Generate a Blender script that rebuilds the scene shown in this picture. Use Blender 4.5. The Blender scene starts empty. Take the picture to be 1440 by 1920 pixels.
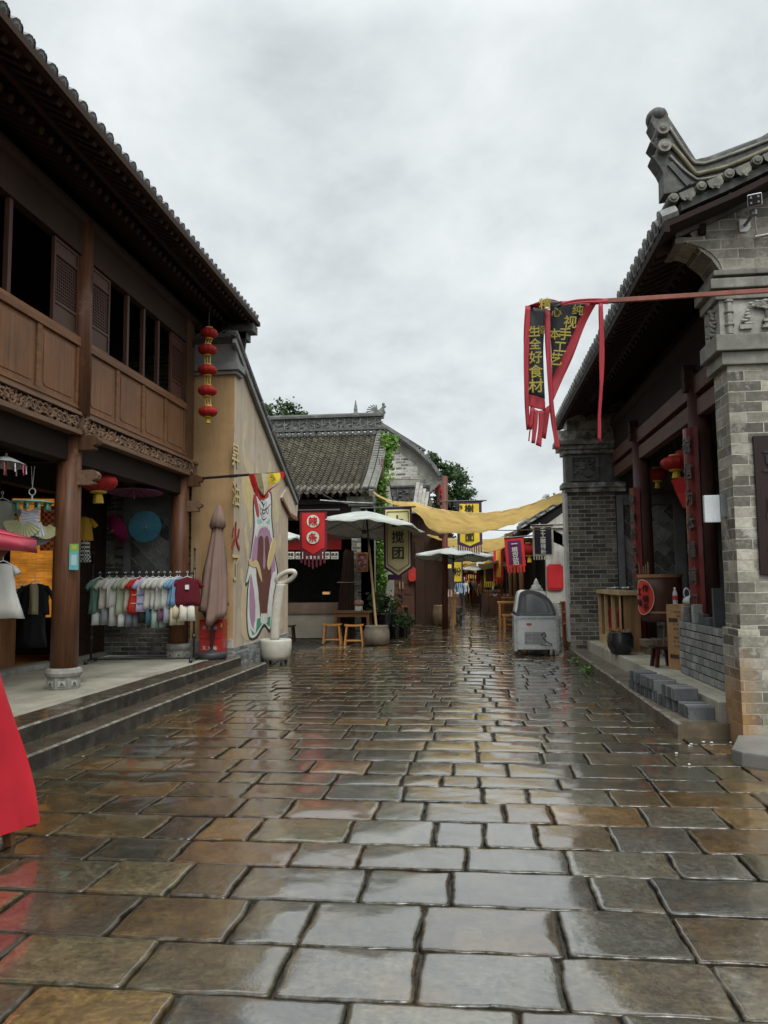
import bpy, bmesh, math, random
import numpy as np
from mathutils import Vector, Matrix, noise
R = random.Random(7)
SC = bpy.context.scene
COL = SC.collection
rad = math.radians
# ------------------------------------------------------------------ camera
FPX, EYE = 1450.0, 1.5
yaw = math.atan(165 / FPX); pitch = math.atan(132 / math.hypot(FPX, 165)); roll = rad(0.6)
fw = Vector((-math.sin(yaw) * math.cos(pitch), math.cos(yaw) * math.cos(pitch), math.sin(pitch)))
r0 = Vector((math.cos(yaw), math.sin(yaw), 0)); u0 = r0.cross(fw)
rt = r0 * math.cos(roll) - u0 * math.sin(roll); up = u0 * math.cos(roll) + r0 * math.sin(roll)
cam = bpy.data.cameras.new('camera'); camo = bpy.data.objects.new('camera', cam); COL.objects.link(camo)
mw = Matrix((rt, up, -fw)).transposed().to_4x4(); mw.translation = Vector((0, 0, EYE)); camo.matrix_world = mw
cam.sensor_fit = 'VERTICAL'; cam.sensor_height = 24; cam.lens = 24 * FPX / 1920; cam.clip_start = .05; cam.clip_end = 2000
SC.camera = camo
def ray(px, py): return fw + rt * ((px - 720) / FPX) - up * ((py - 960) / FPX)
def at(px, py, y):              # the place seen at a pixel of the photo when it stands y metres down the street
    d = ray(px, py); return Vector((0, 0, EYE)) + d * (y / d.y)
def gz(px, py, z=0):
    d = ray(px, py); return Vector((0, 0, EYE)) + d * ((z - EYE) / d.z)
def atx(px, py, x):
    d = ray(px, py); return Vector((0, 0, EYE)) + d * (x / d.x)
# ------------------------------------------------------------------ world and sun
SC.view_settings.view_transform = 'Standard'; SC.view_settings.look = 'None'
SC.view_settings.exposure = 0.44; SC.view_settings.gamma = 1
SC.cycles.use_denoising = True
try: SC.cycles.denoiser = 'OPENIMAGEDENOISE'
except Exception: pass
SC.cycles.max_bounces = 7; SC.cycles.diffuse_bounces = 4; SC.cycles.glossy_bounces = 3; SC.cycles.transmission_bounces = 4
SC.cycles.transparent_max_bounces = 6; SC.cycles.caustics_reflective = False; SC.cycles.caustics_refractive = False
SC.cycles.use_adaptive_sampling = True; SC.cycles.adaptive_threshold = .015; SC.cycles.sample_clamp_indirect = 6
W = bpy.data.worlds.new('World'); SC.world = W; W.use_nodes = True
SUN_EL, SUN_AZ = rad(55), rad(160)
def world():
    nt = W.node_tree; N = nt.nodes; L = nt.links; N.clear()
    out = N.new('ShaderNodeOutputWorld'); bg = N.new('ShaderNodeBackground'); bg2 = N.new('ShaderNodeBackground'); mx = N.new('ShaderNodeAddShader')
    sky = N.new('ShaderNodeTexSky'); sky.sky_type = 'NISHITA'; sky.sun_disc = False; sky.sun_elevation = SUN_EL; sky.sun_rotation = SUN_AZ
    L.new(sky.outputs[0], bg2.inputs[0]); bg2.inputs[1].default_value = .006      # thick overcast: little of the blue gets through
    tc = N.new('ShaderNodeTexCoord'); sep = N.new('ShaderNodeSeparateXYZ'); L.new(tc.outputs['Generated'], sep.inputs[0])
    def mth(op, a, b=None, c=None):
        m = N.new('ShaderNodeMath'); m.operation = op
        for i, v in enumerate((a, b, c)):
            if v is None: continue
            if isinstance(v, (int, float)): m.inputs[i].default_value = v
            else: L.new(v, m.inputs[i])
        return m.outputs[0]
    z = mth('MAXIMUM', sep.outputs[2], 0.0)
    zz = mth('ADD', z, .42)
    cx = mth('DIVIDE', sep.outputs[0], zz); cy = mth('DIVIDE', sep.outputs[1], zz)
    cb = N.new('ShaderNodeCombineXYZ'); L.new(cx, cb.inputs[0]); L.new(cy, cb.inputs[1])
    mp = N.new('ShaderNodeMapping'); mp.inputs['Rotation'].default_value = (0, 0, rad(28)); mp.inputs['Scale'].default_value = (1, 1, 1); L.new(cb.outputs[0], mp.inputs[0])
    n1 = N.new('ShaderNodeTexNoise'); n1.inputs['Scale'].default_value = 3.4; n1.inputs['Detail'].default_value = 8; n1.inputs['Roughness'].default_value = .57; n1.inputs['Distortion'].default_value = .15
    L.new(mp.outputs[0], n1.inputs[0])
    rp = N.new('ShaderNodeValToRGB'); e = rp.color_ramp.elements
    e[0].position = .30; e[0].color = (.39, .422, .435, 1); e[1].position = .70; e[1].color = (.645, .675, .675, 1)
    x = e.new(.48); x.color = (.525, .558, .567, 1)
    L.new(n1.outputs[0], rp.inputs[0])
    # the cloud deck thins towards the zenith (out of the frame)
    mr = N.new('ShaderNodeMapRange'); mr.inputs['From Min'].default_value = .60; mr.inputs['From Max'].default_value = 1; mr.inputs['To Min'].default_value = 1; mr.inputs['To Max'].default_value = 2.9
    L.new(z, mr.inputs[0])
    # glow added to the unseen sky behind the camera to brighten the walls
    dt = N.new('ShaderNodeVectorMath'); dt.operation = 'DOT_PRODUCT'; L.new(tc.outputs['Generated'], dt.inputs[0])
    dt.inputs[1].default_value = (math.sin(SUN_AZ) * math.cos(SUN_EL), math.cos(SUN_AZ) * math.cos(SUN_EL), math.sin(SUN_EL))
    gl = mth('MULTIPLY', mth('POWER', mth('MAXIMUM', dt.outputs['Value'], 0.0), 3.0), 2.0)
    # the added glow fades out towards the street axis
    fa = N.new('ShaderNodeMapRange'); fa.inputs['From Min'].default_value = .45; fa.inputs['From Max'].default_value = -.3; L.new(sep.outputs[1], fa.inputs[0])
    stg = mth('ADD', mr.outputs[0], mth('MULTIPLY', gl, fa.outputs[0]))
    L.new(rp.outputs[0], bg.inputs[0]); L.new(stg, bg.inputs[1])
    L.new(bg.outputs[0], mx.inputs[0]); L.new(bg2.outputs[0], mx.inputs[1]); L.new(mx.outputs[0], out.inputs[0])
world()
sun = bpy.data.lights.new('sun', 'SUN'); sun.energy = 1.5; sun.angle = rad(25); sun.color = (1, .96, .9)
suno = bpy.data.objects.new('sun', sun); COL.objects.link(suno)
sd = Vector((math.sin(SUN_AZ) * math.cos(SUN_EL), math.cos(SUN_AZ) * math.cos(SUN_EL), math.sin(SUN_EL)))
suno.rotation_euler = sd.to_track_quat('Z', 'Y').to_euler(); suno.location = (0, 0, 30)
# ------------------------------------------------------------------ materials
MATS = {}
class NT:
    def __init__(s, name):
        s.m = bpy.data.materials.new(name); s.m.use_nodes = True; s.nt = s.m.node_tree; s.N = s.nt.nodes; s.L = s.nt.links
        s.b = s.N['Principled BSDF']; s.tc = s.N.new('ShaderNodeTexCoord'); MATS[name] = s.m
    def noise(s, scale, detail=3, rough=.55, vec=None, stretch=None, dist=0):
        n = s.N.new('ShaderNodeTexNoise'); n.inputs['Scale'].default_value = scale; n.inputs['Detail'].default_value = detail
        n.inputs['Roughness'].default_value = rough; n.inputs['Distortion'].default_value = dist
        v = vec or s.tc.outputs['Object']
        if stretch:
            m = s.N.new('ShaderNodeMapping'); m.inputs['Scale'].default_value = stretch; s.L.new(v, m.inputs[0]); v = m.outputs[0]
        s.L.new(v, n.inputs[0]); return n.outputs[0]
    def ramp(s, f, stops):
        r = s.N.new('ShaderNodeValToRGB'); e = r.color_ramp.elements
        while len(e) < len(stops): e.new(.5)
        for i, (p, c) in enumerate(stops):
            e[i].position = p; e[i].color = (*c, 1) if not isinstance(c, (int, float)) else (c, c, c, 1)
        s.L.new(f, r.inputs[0]); return r.outputs[0]
    def mix(s, f, a, b, mode='MIX'):
        m = s.N.new('ShaderNodeMix'); m.data_type = 'RGBA'; m.blend_type = mode
        for i, v in ((0, f), (6, a), (7, b)):
            if isinstance(v, (int, float)): m.inputs[i].default_value = v
            elif isinstance(v, tuple): m.inputs[i].default_value = (*v, 1)
            else: s.L.new(v, m.inputs[i])
        return m.outputs[2]
    def mth(s, op, a, b=None):
        m = s.N.new('ShaderNodeMath'); m.operation = op
        for i, v in enumerate((a, b)):
            if v is None: continue
            if isinstance(v, (int, float)): m.inputs[i].default_value = v
            else: s.L.new(v, m.inputs[i])
        return m.outputs[0]
    def bump(s, h, st=.3, d=.01, prev=None):
        b = s.N.new('ShaderNodeBump')
        if isinstance(st, (int, float)): b.inputs['Strength'].default_value = st
        else: s.L.new(st, b.inputs['Strength'])
        b.inputs['Distance'].default_value = d
        s.L.new(h, b.inputs['Height'])
        if prev: s.L.new(prev, b.inputs['Normal'])
        return b.outputs[0]
    def set(s, **k):
        for n, v in k.items():
            i = s.b.inputs[{'col': 'Base Color', 'rough': 'Roughness', 'nrm': 'Normal', 'metal': 'Metallic', 'spec': 'Specular IOR Level', 'coat': 'Coat Weight', 'coatior': 'Coat IOR', 'cnrm': 'Coat Normal', 'crough': 'Coat Roughness', 'ior': 'IOR', 'alpha': 'Alpha', 'trans': 'Transmission Weight', 'sheen': 'Sheen Weight'}[n]]
            if isinstance(v, tuple): i.default_value = (*v, 1)
            elif isinstance(v, (int, float)): i.default_value = v
            else: s.L.new(v, i)
        return s.m
def sc3(c, k): return tuple(min(1, x * k) for x in c)
def pm(name, col, rough=.6, var=.3, sc=2.5, bump=.15, bs=45, stretch=None, metal=0, spec=.4, col2=None, coat=0, streak=0):
    if name in MATS: return MATS[name]
    t = NT(name)
    big = t.noise(sc, 4, .6, stretch=stretch)
    c = t.ramp(big, [(.3, sc3(col, 1 - var)), (.55, col), (.75, col2 or sc3(col, 1 + var))])
    fine = t.noise(bs, 3, .6, stretch=stretch)
    c = t.mix(.35, c, t.ramp(fine, [(.3, .55), (.7, 1.0)]), 'MULTIPLY')
    if streak:
        c = t.mix(streak, c, t.ramp(t.noise(2.2, 6, .7, stretch=(3.2, 3.2, .22), dist=.4), [(.30, .42), (.46, .9), (.6, 1.0), (.72, 1.12)]), 'MULTIPLY')
        c = t.mix(t.mth('MULTIPLY', t.ramp(t.noise(1.7, 6, .75), [(.54, 0.0), (.64, 1.0)]), streak * .5), c, sc3(col, .45))
    rr = t.ramp(t.noise(sc * 3, 2), [(.3, max(0, rough - .12)), (.7, min(1, rough + .1))])
    if bump: t.set(nrm=t.bump(fine, bump, .004))
    return t.set(col=c, rough=rr, metal=metal, spec=spec, coat=coat)
def wood(name, col, rough=.5, var=.4, axis=2, wear=None):
    if name in MATS: return MATS[name]
    t = NT(name); st = [9, 9, 9]; st[axis] = .5
    g = t.noise(3, 5, .65, stretch=tuple(st), dist=.6)
    c = t.ramp(g, [(.25, sc3(col, 1 - var)), (.5, col), (.78, sc3(col, 1 + var))])
    blot = t.noise(1.3, 4, .6)
    c = t.mix(.6, c, t.ramp(blot, [(.3, .5), (.65, 1.0)]), 'MULTIPLY')
    if wear:
        c = t.mix(t.ramp(t.noise(2.2, 6, .7), [(.6, 0.0), (.72, .7)]), c, wear)
    return t.set(col=c, rough=t.ramp(g, [(.3, max(.1, rough - .12)), (.7, min(1, rough + .12))]), nrm=t.bump(g, .25, .004), spec=.22)
def brick(name, c1, c2, mortar, bw=.28, bh=.085, ms=.006, lite=(.4, .4, .36), lamt=.6, rot=False, stain=None, wet=0, orange=False):
    if name in MATS: return MATS[name]
    t = NT(name); b = t.N.new('ShaderNodeTexBrick')
    v = t.tc.outputs['UV']
    wob = t.noise(14, 2, vec=v)
    vm = t.N.new('ShaderNodeVectorMath'); vm.operation = 'MULTIPLY_ADD'
    cbn = t.N.new('ShaderNodeCombineXYZ'); t.L.new(wob, cbn.inputs[0]); t.L.new(wob, cbn.inputs[1])
    t.L.new(cbn.outputs[0], vm.inputs[0]); vm.inputs[1].default_value = (.006, .006, 0); t.L.new(v, vm.inputs[2]); v2 = vm.outputs[0]
    if rot:
        m = t.N.new('ShaderNodeMapping'); m.inputs['Rotation'].default_value = (0, 0, rad(45)); t.L.new(v2, m.inputs[0]); v2 = m.outputs[0]
    t.L.new(v2, b.inputs['Vector'])
    b.inputs['Color1'].default_value = (0, 0, 0, 1); b.inputs['Color2'].default_value = (1, 1, 1, 1); b.inputs['Mortar'].default_value = (.5, .5, .5, 1)
    b.inputs['Scale'].default_value = 1; b.inputs['Brick Width'].default_value = bw; b.inputs['Row Height'].default_value = bh
    b.inputs['Mortar Size'].default_value = ms; b.inputs['Mortar Smooth'].default_value = .25; b.inputs['Bias'].default_value = 0
    c = t.ramp(b.outputs['Color'], [(.05, sc3(c1, .7)), (.3, c1), (.6, c2), (.9, sc3(c2, 1.35))])
    c = t.mix(.75, c, t.ramp(t.noise(22, 5, .7), [(.3, .45), (.6, 1.0)]), 'MULTIPLY')
    c = t.mix(t.ramp(t.noise(3.2, 6, .75), [(.52, 0.0), (.62, lamt)]), c, lite)
    c = t.mix(t.ramp(t.noise(1.1, 4, .6), [(.35, .55), (.55, 0.0)]), c, sc3(c1, .35))
    mo = t.mix(t.ramp(t.noise(4, 4, .7), [(.42, 0.0), (.6, .9)]), mortar, lite)
    c = t.mix(b.outputs['Fac'], c, mo)
    if orange:      # iron-brown water stain on the foot of the pier
        sp = t.N.new('ShaderNodeSeparateXYZ'); t.L.new(t.N.new('ShaderNodeNewGeometry').outputs['Position'], sp.inputs[0])
        z = t.mth('ADD', sp.outputs[2], t.mth('MULTIPLY', t.noise(2.5, 4), .9))
        msk = t.ramp(t.mth('MULTIPLY', z, .5), [(.42, .75), (.62, 0.0)])
        xm = t.ramp(t.mth('SUBTRACT', sp.outputs[0], 2.0), [(.40, 1.0), (.55, 0.0)])
        c = t.mix(t.mth('MULTIPLY', msk, xm), c, (.30, .16, .055))
    h = t.mix(.4, t.ramp(b.outputs['Fac'], [(0, 1.0), (1, 0.0)]), t.noise(35, 4, .7))
    return t.set(col=c, rough=t.ramp(t.noise(6, 3), [(.3, .55 - wet), (.7, .85 - wet)]), nrm=t.bump(h, .7, .012), spec=.4)
def cloth(name, col, rough=.8, trans=.0, var=.12, coat=0):
    if name in MATS: return MATS[name]
    t = NT(name)
    c = t.ramp(t.noise(3, 3), [(.3, sc3(col, 1 - var)), (.7, sc3(col, 1 + var))])
    t.set(col=c, rough=rough, spec=.25, nrm=t.bump(t.noise(160, 2), .12, .002), coat=coat)
    if trans:
        tr = t.N.new('ShaderNodeBsdfTranslucent'); mxs = t.N.new('ShaderNodeMixShader'); mxs.inputs[0].default_value = trans
        t.L.new(c, tr.inputs[0]); t.L.new(t.b.outputs[0], mxs.inputs[1]); t.L.new(tr.outputs[0], mxs.inputs[2])
        t.L.new(mxs.outputs[0], t.N['Material Output'].inputs[0])
    return t.m
def emis(name, col, st):
    t = NT(name); t.b.inputs['Emission Color'].default_value = (*col, 1); t.b.inputs['Emission Strength'].default_value = st
    return t.set(col=col, rough=.6)
# ------------------------------------------------------------------ mesh builder
GL = {}
def glyph(ch):
    if ch in GL: return GL[ch]
    cu = bpy.data.curves.new('g', 'FONT'); cu.body = ch; cu.size = 1; cu.resolution_u = 2
    o = bpy.data.objects.new('g', cu); COL.objects.link(o)
    dg = bpy.context.evaluated_depsgraph_get(); me = bpy.data.meshes.new_from_object(o.evaluated_get(dg))
    vs = [tuple(v.co) for v in me.vertices]; fs = [tuple(p.vertices) for p in me.polygons]
    bpy.data.objects.remove(o); bpy.data.curves.remove(cu); bpy.data.meshes.remove(me)
    if vs:
        xs = [v[0] for v in vs]; ys = [v[1] for v in vs]; cx = (min(xs) + max(xs)) / 2; cy = (min(ys) + max(ys)) / 2
        k = 1 / max(max(xs) - min(xs), max(ys) - min(ys), .35)
        vs = [((v[0] - cx) * k, (v[1] - cy) * k, 0) for v in vs]; n0 = len(vs); f0 = fs; base = vs
        for i, (dx, dy) in enumerate(((.022, .008), (-.022, -.008), (.004, .024), (-.004, -.024))):
            vs = vs + [(v[0] + dx, v[1] + dy, .003 * (i + 1)) for v in base]; fs = fs + [tuple(q + n0 * (i + 1) for q in f) for f in f0]
    GL[ch] = (vs, fs); return GL[ch]
def frame(o, xd, yd):           # matrix with local x, y along xd, yd at origin o
    x = Vector(xd).normalized(); z = x.cross(Vector(yd)).normalized(); y = z.cross(x)
    m = Matrix((x, y, z)).transposed().to_4x4(); m.translation = Vector(o); return m
class MB:
    def __init__(s, M=None): s.V = []; s.F = []; s.I = []; s.M = M
    def add(s, vs, fs, mi=0, M=None):
        n = len(s.V); M = M or s.M
        s.V += [tuple(M @ Vector(v)) for v in vs] if M else [tuple(v) for v in vs]
        s.F += [tuple(i + n for i in f) for f in fs]; s.I += [mi] * len(fs); return s
    def box(s, x0, x1, y0, y1, z0, z1, mi=0, M=None):
        v = [(x, y, z) for z in (z0, z1) for y in (y0, y1) for x in (x0, x1)]
        return s.add(v, [(0, 2, 3, 1), (4, 5, 7, 6), (0, 1, 5, 4), (2, 6, 7, 3), (0, 4, 6, 2), (1, 3, 7, 5)], mi, M)
    def bar(s, a, b, w, h, mi=0, upv=(0, 0, 1)):      # rectangular bar from a to b
        a = Vector(a); b = Vector(b); d = b - a; l = d.length
        uu = Vector(upv)
        if abs(d.normalized().dot(uu)) > .98: uu = Vector((1, 0, 0))
        z = (uu - d.normalized() * uu.dot(d.normalized())).normalized(); x = d.normalized(); y = z.cross(x)
        m = Matrix((x, y, z)).transposed().to_4x4(); m.translation = a
        if s.M: m = s.M @ m
        return s.box(0, l, -w / 2, w / 2, -h / 2, h / 2, mi, m)
    def tube(s, pts, r, n=8, mi=0, caps=True, closed=False):
        pts = [Vector(p) for p in pts]; rs = r if isinstance(r, (list, tuple)) else [r] * len(pts)
        vs = []; fs = []; prev = None
        for i, p in enumerate(pts):
            d = (pts[(i + 1) % len(pts)] - pts[i - 1]) if (closed or 0 < i < len(pts) - 1) else (pts[1] - pts[0] if i == 0 else pts[-1] - pts[-2])
            d.normalize()
            if prev is None: u = d.orthogonal().normalized()
            else: u = (prev - d * prev.dot(d)); u = u.normalized() if u.length > 1e-6 else d.orthogonal().normalized()
            prev = u; w = d.cross(u)
            vs += [p + (u * math.cos(2 * math.pi * k / n) + w * math.sin(2 * math.pi * k / n)) * rs[i] for k in range(n)]
        m = len(pts)
        for i in range(m if closed else m - 1):
            for k in range(n):
                a = i * n + k; b = i * n + (k + 1) % n; c = ((i + 1) % m) * n + (k + 1) % n; d = ((i + 1) % m) * n + k
                fs.append((a, b, c, d))
        if caps and not closed: fs.append(tuple(range(n - 1, -1, -1))); fs.append(tuple((m - 1) * n + k for k in range(n)))
        return s.add(vs, fs, mi)
    def lathe(s, prof, n=20, mi=0, o=(0, 0, 0), M=None, flute=0):   # prof: (r, z)
        vs = []; fs = []; o = Vector(o)
        for r, z in prof:
            for k in range(n):
                a = 2 * math.pi * k / n; q = r * (1 + (flute if k % 2 else 0)); vs.append((o.x + q * math.cos(a), o.y + q * math.sin(a), o.z + z))
        for i in range(len(prof) - 1):
            for k in range(n): fs.append((i * n + k, i * n + (k + 1) % n, (i + 1) * n + (k + 1) % n, (i + 1) * n + k))
        fs.append(tuple(range(n - 1, -1, -1))); fs.append(tuple((len(prof) - 1) * n + k for k in range(n)))
        return s.add(vs, fs, mi, M)
    def prism(s, poly, t, mi=0, M=None):     # polygon in local xy, extruded along local z from 0 to t
        n = len(poly); vs = [(x, y, 0) for x, y in poly] + [(x, y, t) for x, y in poly]
        fs = [tuple(range(n - 1, -1, -1)), tuple(range(n, 2 * n))] + [(i, (i + 1) % n, (i + 1) % n + n, i + n) for i in range(n)]
        return s.add(vs, fs, mi, M)
    def grid(s, P, mi=0, M=None):            # P[i][j] points
        a = len(P); b = len(P[0]); vs = [p for row in P for p in row]
        return s.add(vs, [(i * b + j, (i + 1) * b + j, (i + 1) * b + j + 1, i * b + j + 1) for i in range(a - 1) for j in range(b - 1)], mi, M)
    def sheet(s, P, t, mi=0):                # closed thin sheet, thickness t along averaged normal
        a = len(P); b = len(P[0]); P = [[Vector(p) for p in r] for r in P]; top = []; 
        for i in range(a):
            for j in range(b):
                du = P[min(i + 1, a - 1)][j] - P[max(i - 1, 0)][j]; dv = P[i][min(j + 1, b - 1)] - P[i][max(j - 1, 0)]
                n = du.cross(dv); n = n.normalized() if n.length > 1e-9 else Vector((0, 0, 1)); top.append(P[i][j] + n * t)
        vs = [p for r in P for p in r] + top; q = a * b; fs = []
        for i in range(a - 1):
            for j in range(b - 1):
                f = (i * b + j, (i + 1) * b + j, (i + 1) * b + j + 1, i * b + j + 1)
                fs.append(f[::-1]); fs.append(tuple(x + q for x in f))
        for i in range(a - 1):
            fs.append((i * b, (i + 1) * b, (i + 1) * b + q, i * b + q)); j = b - 1; fs.append((i * b + j, i * b + j + q, (i + 1) * b + j + q, (i + 1) * b + j))
        for j in range(b - 1):
            fs.append((j, j + q, j + 1 + q, j + 1)); k = (a - 1) * b; fs.append((k + j, k + j + 1, k + j + 1 + q, k + j + q))
        return s.add(vs, fs, mi)
    def text(s, ch, o, xd, yd, size, mi=0, wx=1):
        vs, fs = glyph(ch)
        if vs:
            m = frame(o, xd, yd) @ Matrix.Diagonal((size * wx, size, 1, 1)); 
            if s.M: m = s.M @ m
            s.add(vs, fs, mi, m)
        return s
    def ball(s, c, r, n=10, mi=0, M=None):
        if isinstance(r, (int, float)): r = (r, r, r)
        m = Matrix.Translation(Vector(c)) @ Matrix.Diagonal((*r, 1))
        if M or s.M: m = (M or s.M) @ m
        k = max(4, n // 2)
        return s.lathe([(max(.02, math.sin(math.pi * i / k)), -math.cos(math.pi * i / k)) for i in range(k + 1)], n, mi, M=m)
    def build(s, name, mats, parent=None, world=True, smooth=False, bevel=0, uv=False, attrs=None):
        if not isinstance(mats, (list, tuple)): mats = [mats]
        V = np.array(s.V, dtype=float).reshape(-1, 3)
        if parent is not None and world:
            q = parent
            while q is not None: V = V - np.array(q.location); q = q.parent
        me = bpy.data.meshes.new(name); me.from_pydata(V.tolist(), [], s.F)
        for m in mats: me.materials.append(m)
        me.polygons.foreach_set('material_index', s.I)
        if smooth: me.polygons.foreach_set('use_smooth', [True] * len(s.F))
        o = bpy.data.objects.new(name, me); COL.objects.link(o)
        if parent is not None: o.parent = parent
        elif world is False: pass
        if bevel:
            b = bmesh.new(); b.from_mesh(me); bmesh.ops.remove_doubles(b, verts=b.verts, dist=1e-5)
            es = [e for e in b.edges if len(e.link_faces) == 2 and e.calc_face_angle(0) > .5]
            try: bmesh.ops.bevel(b, geom=es, offset=bevel, segments=2, affect='EDGES', profile=.7, clamp_overlap=True)
            except Exception: pass
            b.to_mesh(me); b.free()
        if uv:
            l = me.uv_layers.new(name='UVMap'); W0 = np.zeros(3)
            q = parent
            while q is not None and world: W0 = W0 + np.array(q.location); q = q.parent
            co = np.empty(len(me.vertices) * 3); me.vertices.foreach_get('co', co); co = co.reshape(-1, 3) + W0
            dat = np.zeros((len(me.loops), 2))
            for p in me.polygons:
                n = p.normal; ax = (0, 1) if abs(n.z) > .75 else ((1, 2) if abs(n.x) > abs(n.y) else (0, 2))
                for li in p.loop_indices: c = co[me.loops[li].vertex_index]; dat[li] = (c[ax[0]], c[ax[1]])
            l.data.foreach_set('uv', dat.ravel())
        return o
def tag(o, label, cat, group=None, kind=None):
    if label: o['label'] = label
    if cat: o['category'] = cat
    if group: o['group'] = group
    if kind: o['kind'] = kind
    return o
def thing(name, label, cat, loc=(0, 0, 0), group=None):
    o = bpy.data.objects.new(name, None); COL.objects.link(o); o.location = loc; o.empty_display_size = .1
    return tag(o, label, cat, group)
def struct(o): o['kind'] = 'structure'; return o
def kids(o): return [c for c in bpy.data.objects if c.parent == o]
def copy_tree(o, parent=None):
    c = o.copy(); COL.objects.link(c); c.parent = parent
    for ch in kids(o): copy_tree(ch, c)
    return c
def dup(o, loc, rz=0, s=1, label=None):
    c = copy_tree(o); c.location = loc; c.rotation_euler = (0, 0, rz); c.scale = (s, s, s)
    if label: c['label'] = label
    return c
def lerp(a, b, t): return a + (b - a) * t
def cr(P, n):                    # catmull-rom resample
    P = [Vector(p) for p in P]; out = []
    for i in range(len(P) - 1):
        a, b, c, d = P[max(i - 1, 0)], P[i], P[i + 1], P[min(i + 2, len(P) - 1)]
        for k in range(n):
            t = k / n; out.append(.5 * ((2 * b) + (c - a) * t + (2 * a - 5 * b + 4 * c - d) * t * t + (3 * b - a - 3 * c + d) * t ** 3))
    return out + [P[-1]]
# ------------------------------------------------------------------ ground
def stone_mat(name='wet_paving_stone', const=None):
    t = NT(name)
    at_ = t.N.new('ShaderNodeAttribute'); at_.attribute_name = 'Col'
    c = at_.outputs['Color']
    if const: c = t.ramp(t.noise(.9, 4), [(.3, sc3(const, .6)), (.6, sc3(const, 1.3))])
    c = t.mix(.9, c, t.ramp(t.noise(5, 6, .72, dist=.8), [(.28, .25), (.5, .80), (.7, 1.35)]), 'MULTIPLY')
    c = t.mix(.8, c, t.ramp(t.noise(26, 5, .8), [(.34, .30), (.5, .85), (.68, 1.7)]), 'MULTIPLY')
    c = t.mix(t.ramp(t.noise(2.3, 5, .7), [(.52, 0.0), (.70, .42)]), c, (.20, .12, .05))
    c = t.mix(t.ramp(t.noise(38, 4, .75), [(.58, 0.0), (.66, .8)]), c, (.018, .016, .013))
    c = t.mix(t.ramp(t.noise(60, 3, .7), [(.62, 0.0), (.70, .5)]), c, (.26, .23, .17))
    r = t.mix(t.ramp(t.noise(1.7, 5, .7, dist=.5), [(.42, 0.0), (.64, 1.0)]), (.04,) * 3, (.22,) * 3)
    n = t.bump(t.noise(9, 3, .5, dist=.5), .10, .010)
    n = t.bump(t.noise(38, 6, .75, dist=.3), .75, .0050, n)
    n = t.bump(t.noise(170, 4, .75), .8, .0016, n)
    eg = t.ramp(at_.outputs['Alpha'], [(.2, 1.0), (.9, 0.0)]); eg = t.mth('MULTIPLY', eg, t.ramp(t.noise(12, 4, .7), [(.35, 1.0), (.66, .72)]))
    r = t.mix(eg, r, (.85,) * 3); c = t.mix(t.mth('MULTIPLY', eg, .7), c, (.02, .017, .013))
    wet = t.ramp(t.noise(2.6, 6, .68, dist=.6), [(.42, 1.0), (.58, .45), (.74, .0)])
    cs1 = t.ramp(wet, [(0, .34), (.4, .18), (1, .075)]); cs2 = t.ramp(wet, [(0, .34), (.4, .16), (1, .06)])
    c = t.mix(wet, c, t.mix(1.0, c, (.85, .78, .68), 'MULTIPLY'))
    ct = t.mth('MULTIPLY', t.mth('SUBTRACT', 1.0, eg), t.ramp(wet, [(0, .7), (.4, 1.0)])); sp = t.mth('MULTIPLY', t.mth('SUBTRACT', 1.0, eg), .75)
    return t.set(col=c, rough=r, nrm=n, spec=sp, ior=1.7, coat=ct, crough=.028, coatior=2.6, cnrm=t.bump(t.noise(150, 3, .7), cs2, .0010, t.bump(t.noise(30, 5, .66, dist=.3), cs1, .0042)))
SM = stone_mat()
PALG = [(.085, .088, .078), (.07, .072, .062), (.10, .10, .086), (.115, .11, .09), (.06, .062, .056), (.09, .08, .06)]
PAL = [(.085, .072, .052), (.07, .064, .052), (.105, .082, .05), (.13, .088, .042), (.06, .058, .052), (.15, .09, .045), (.09, .082, .066), (.045, .043, .04), (.115, .10, .075), (.16, .11, .058), (.075, .06, .045)]
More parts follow.
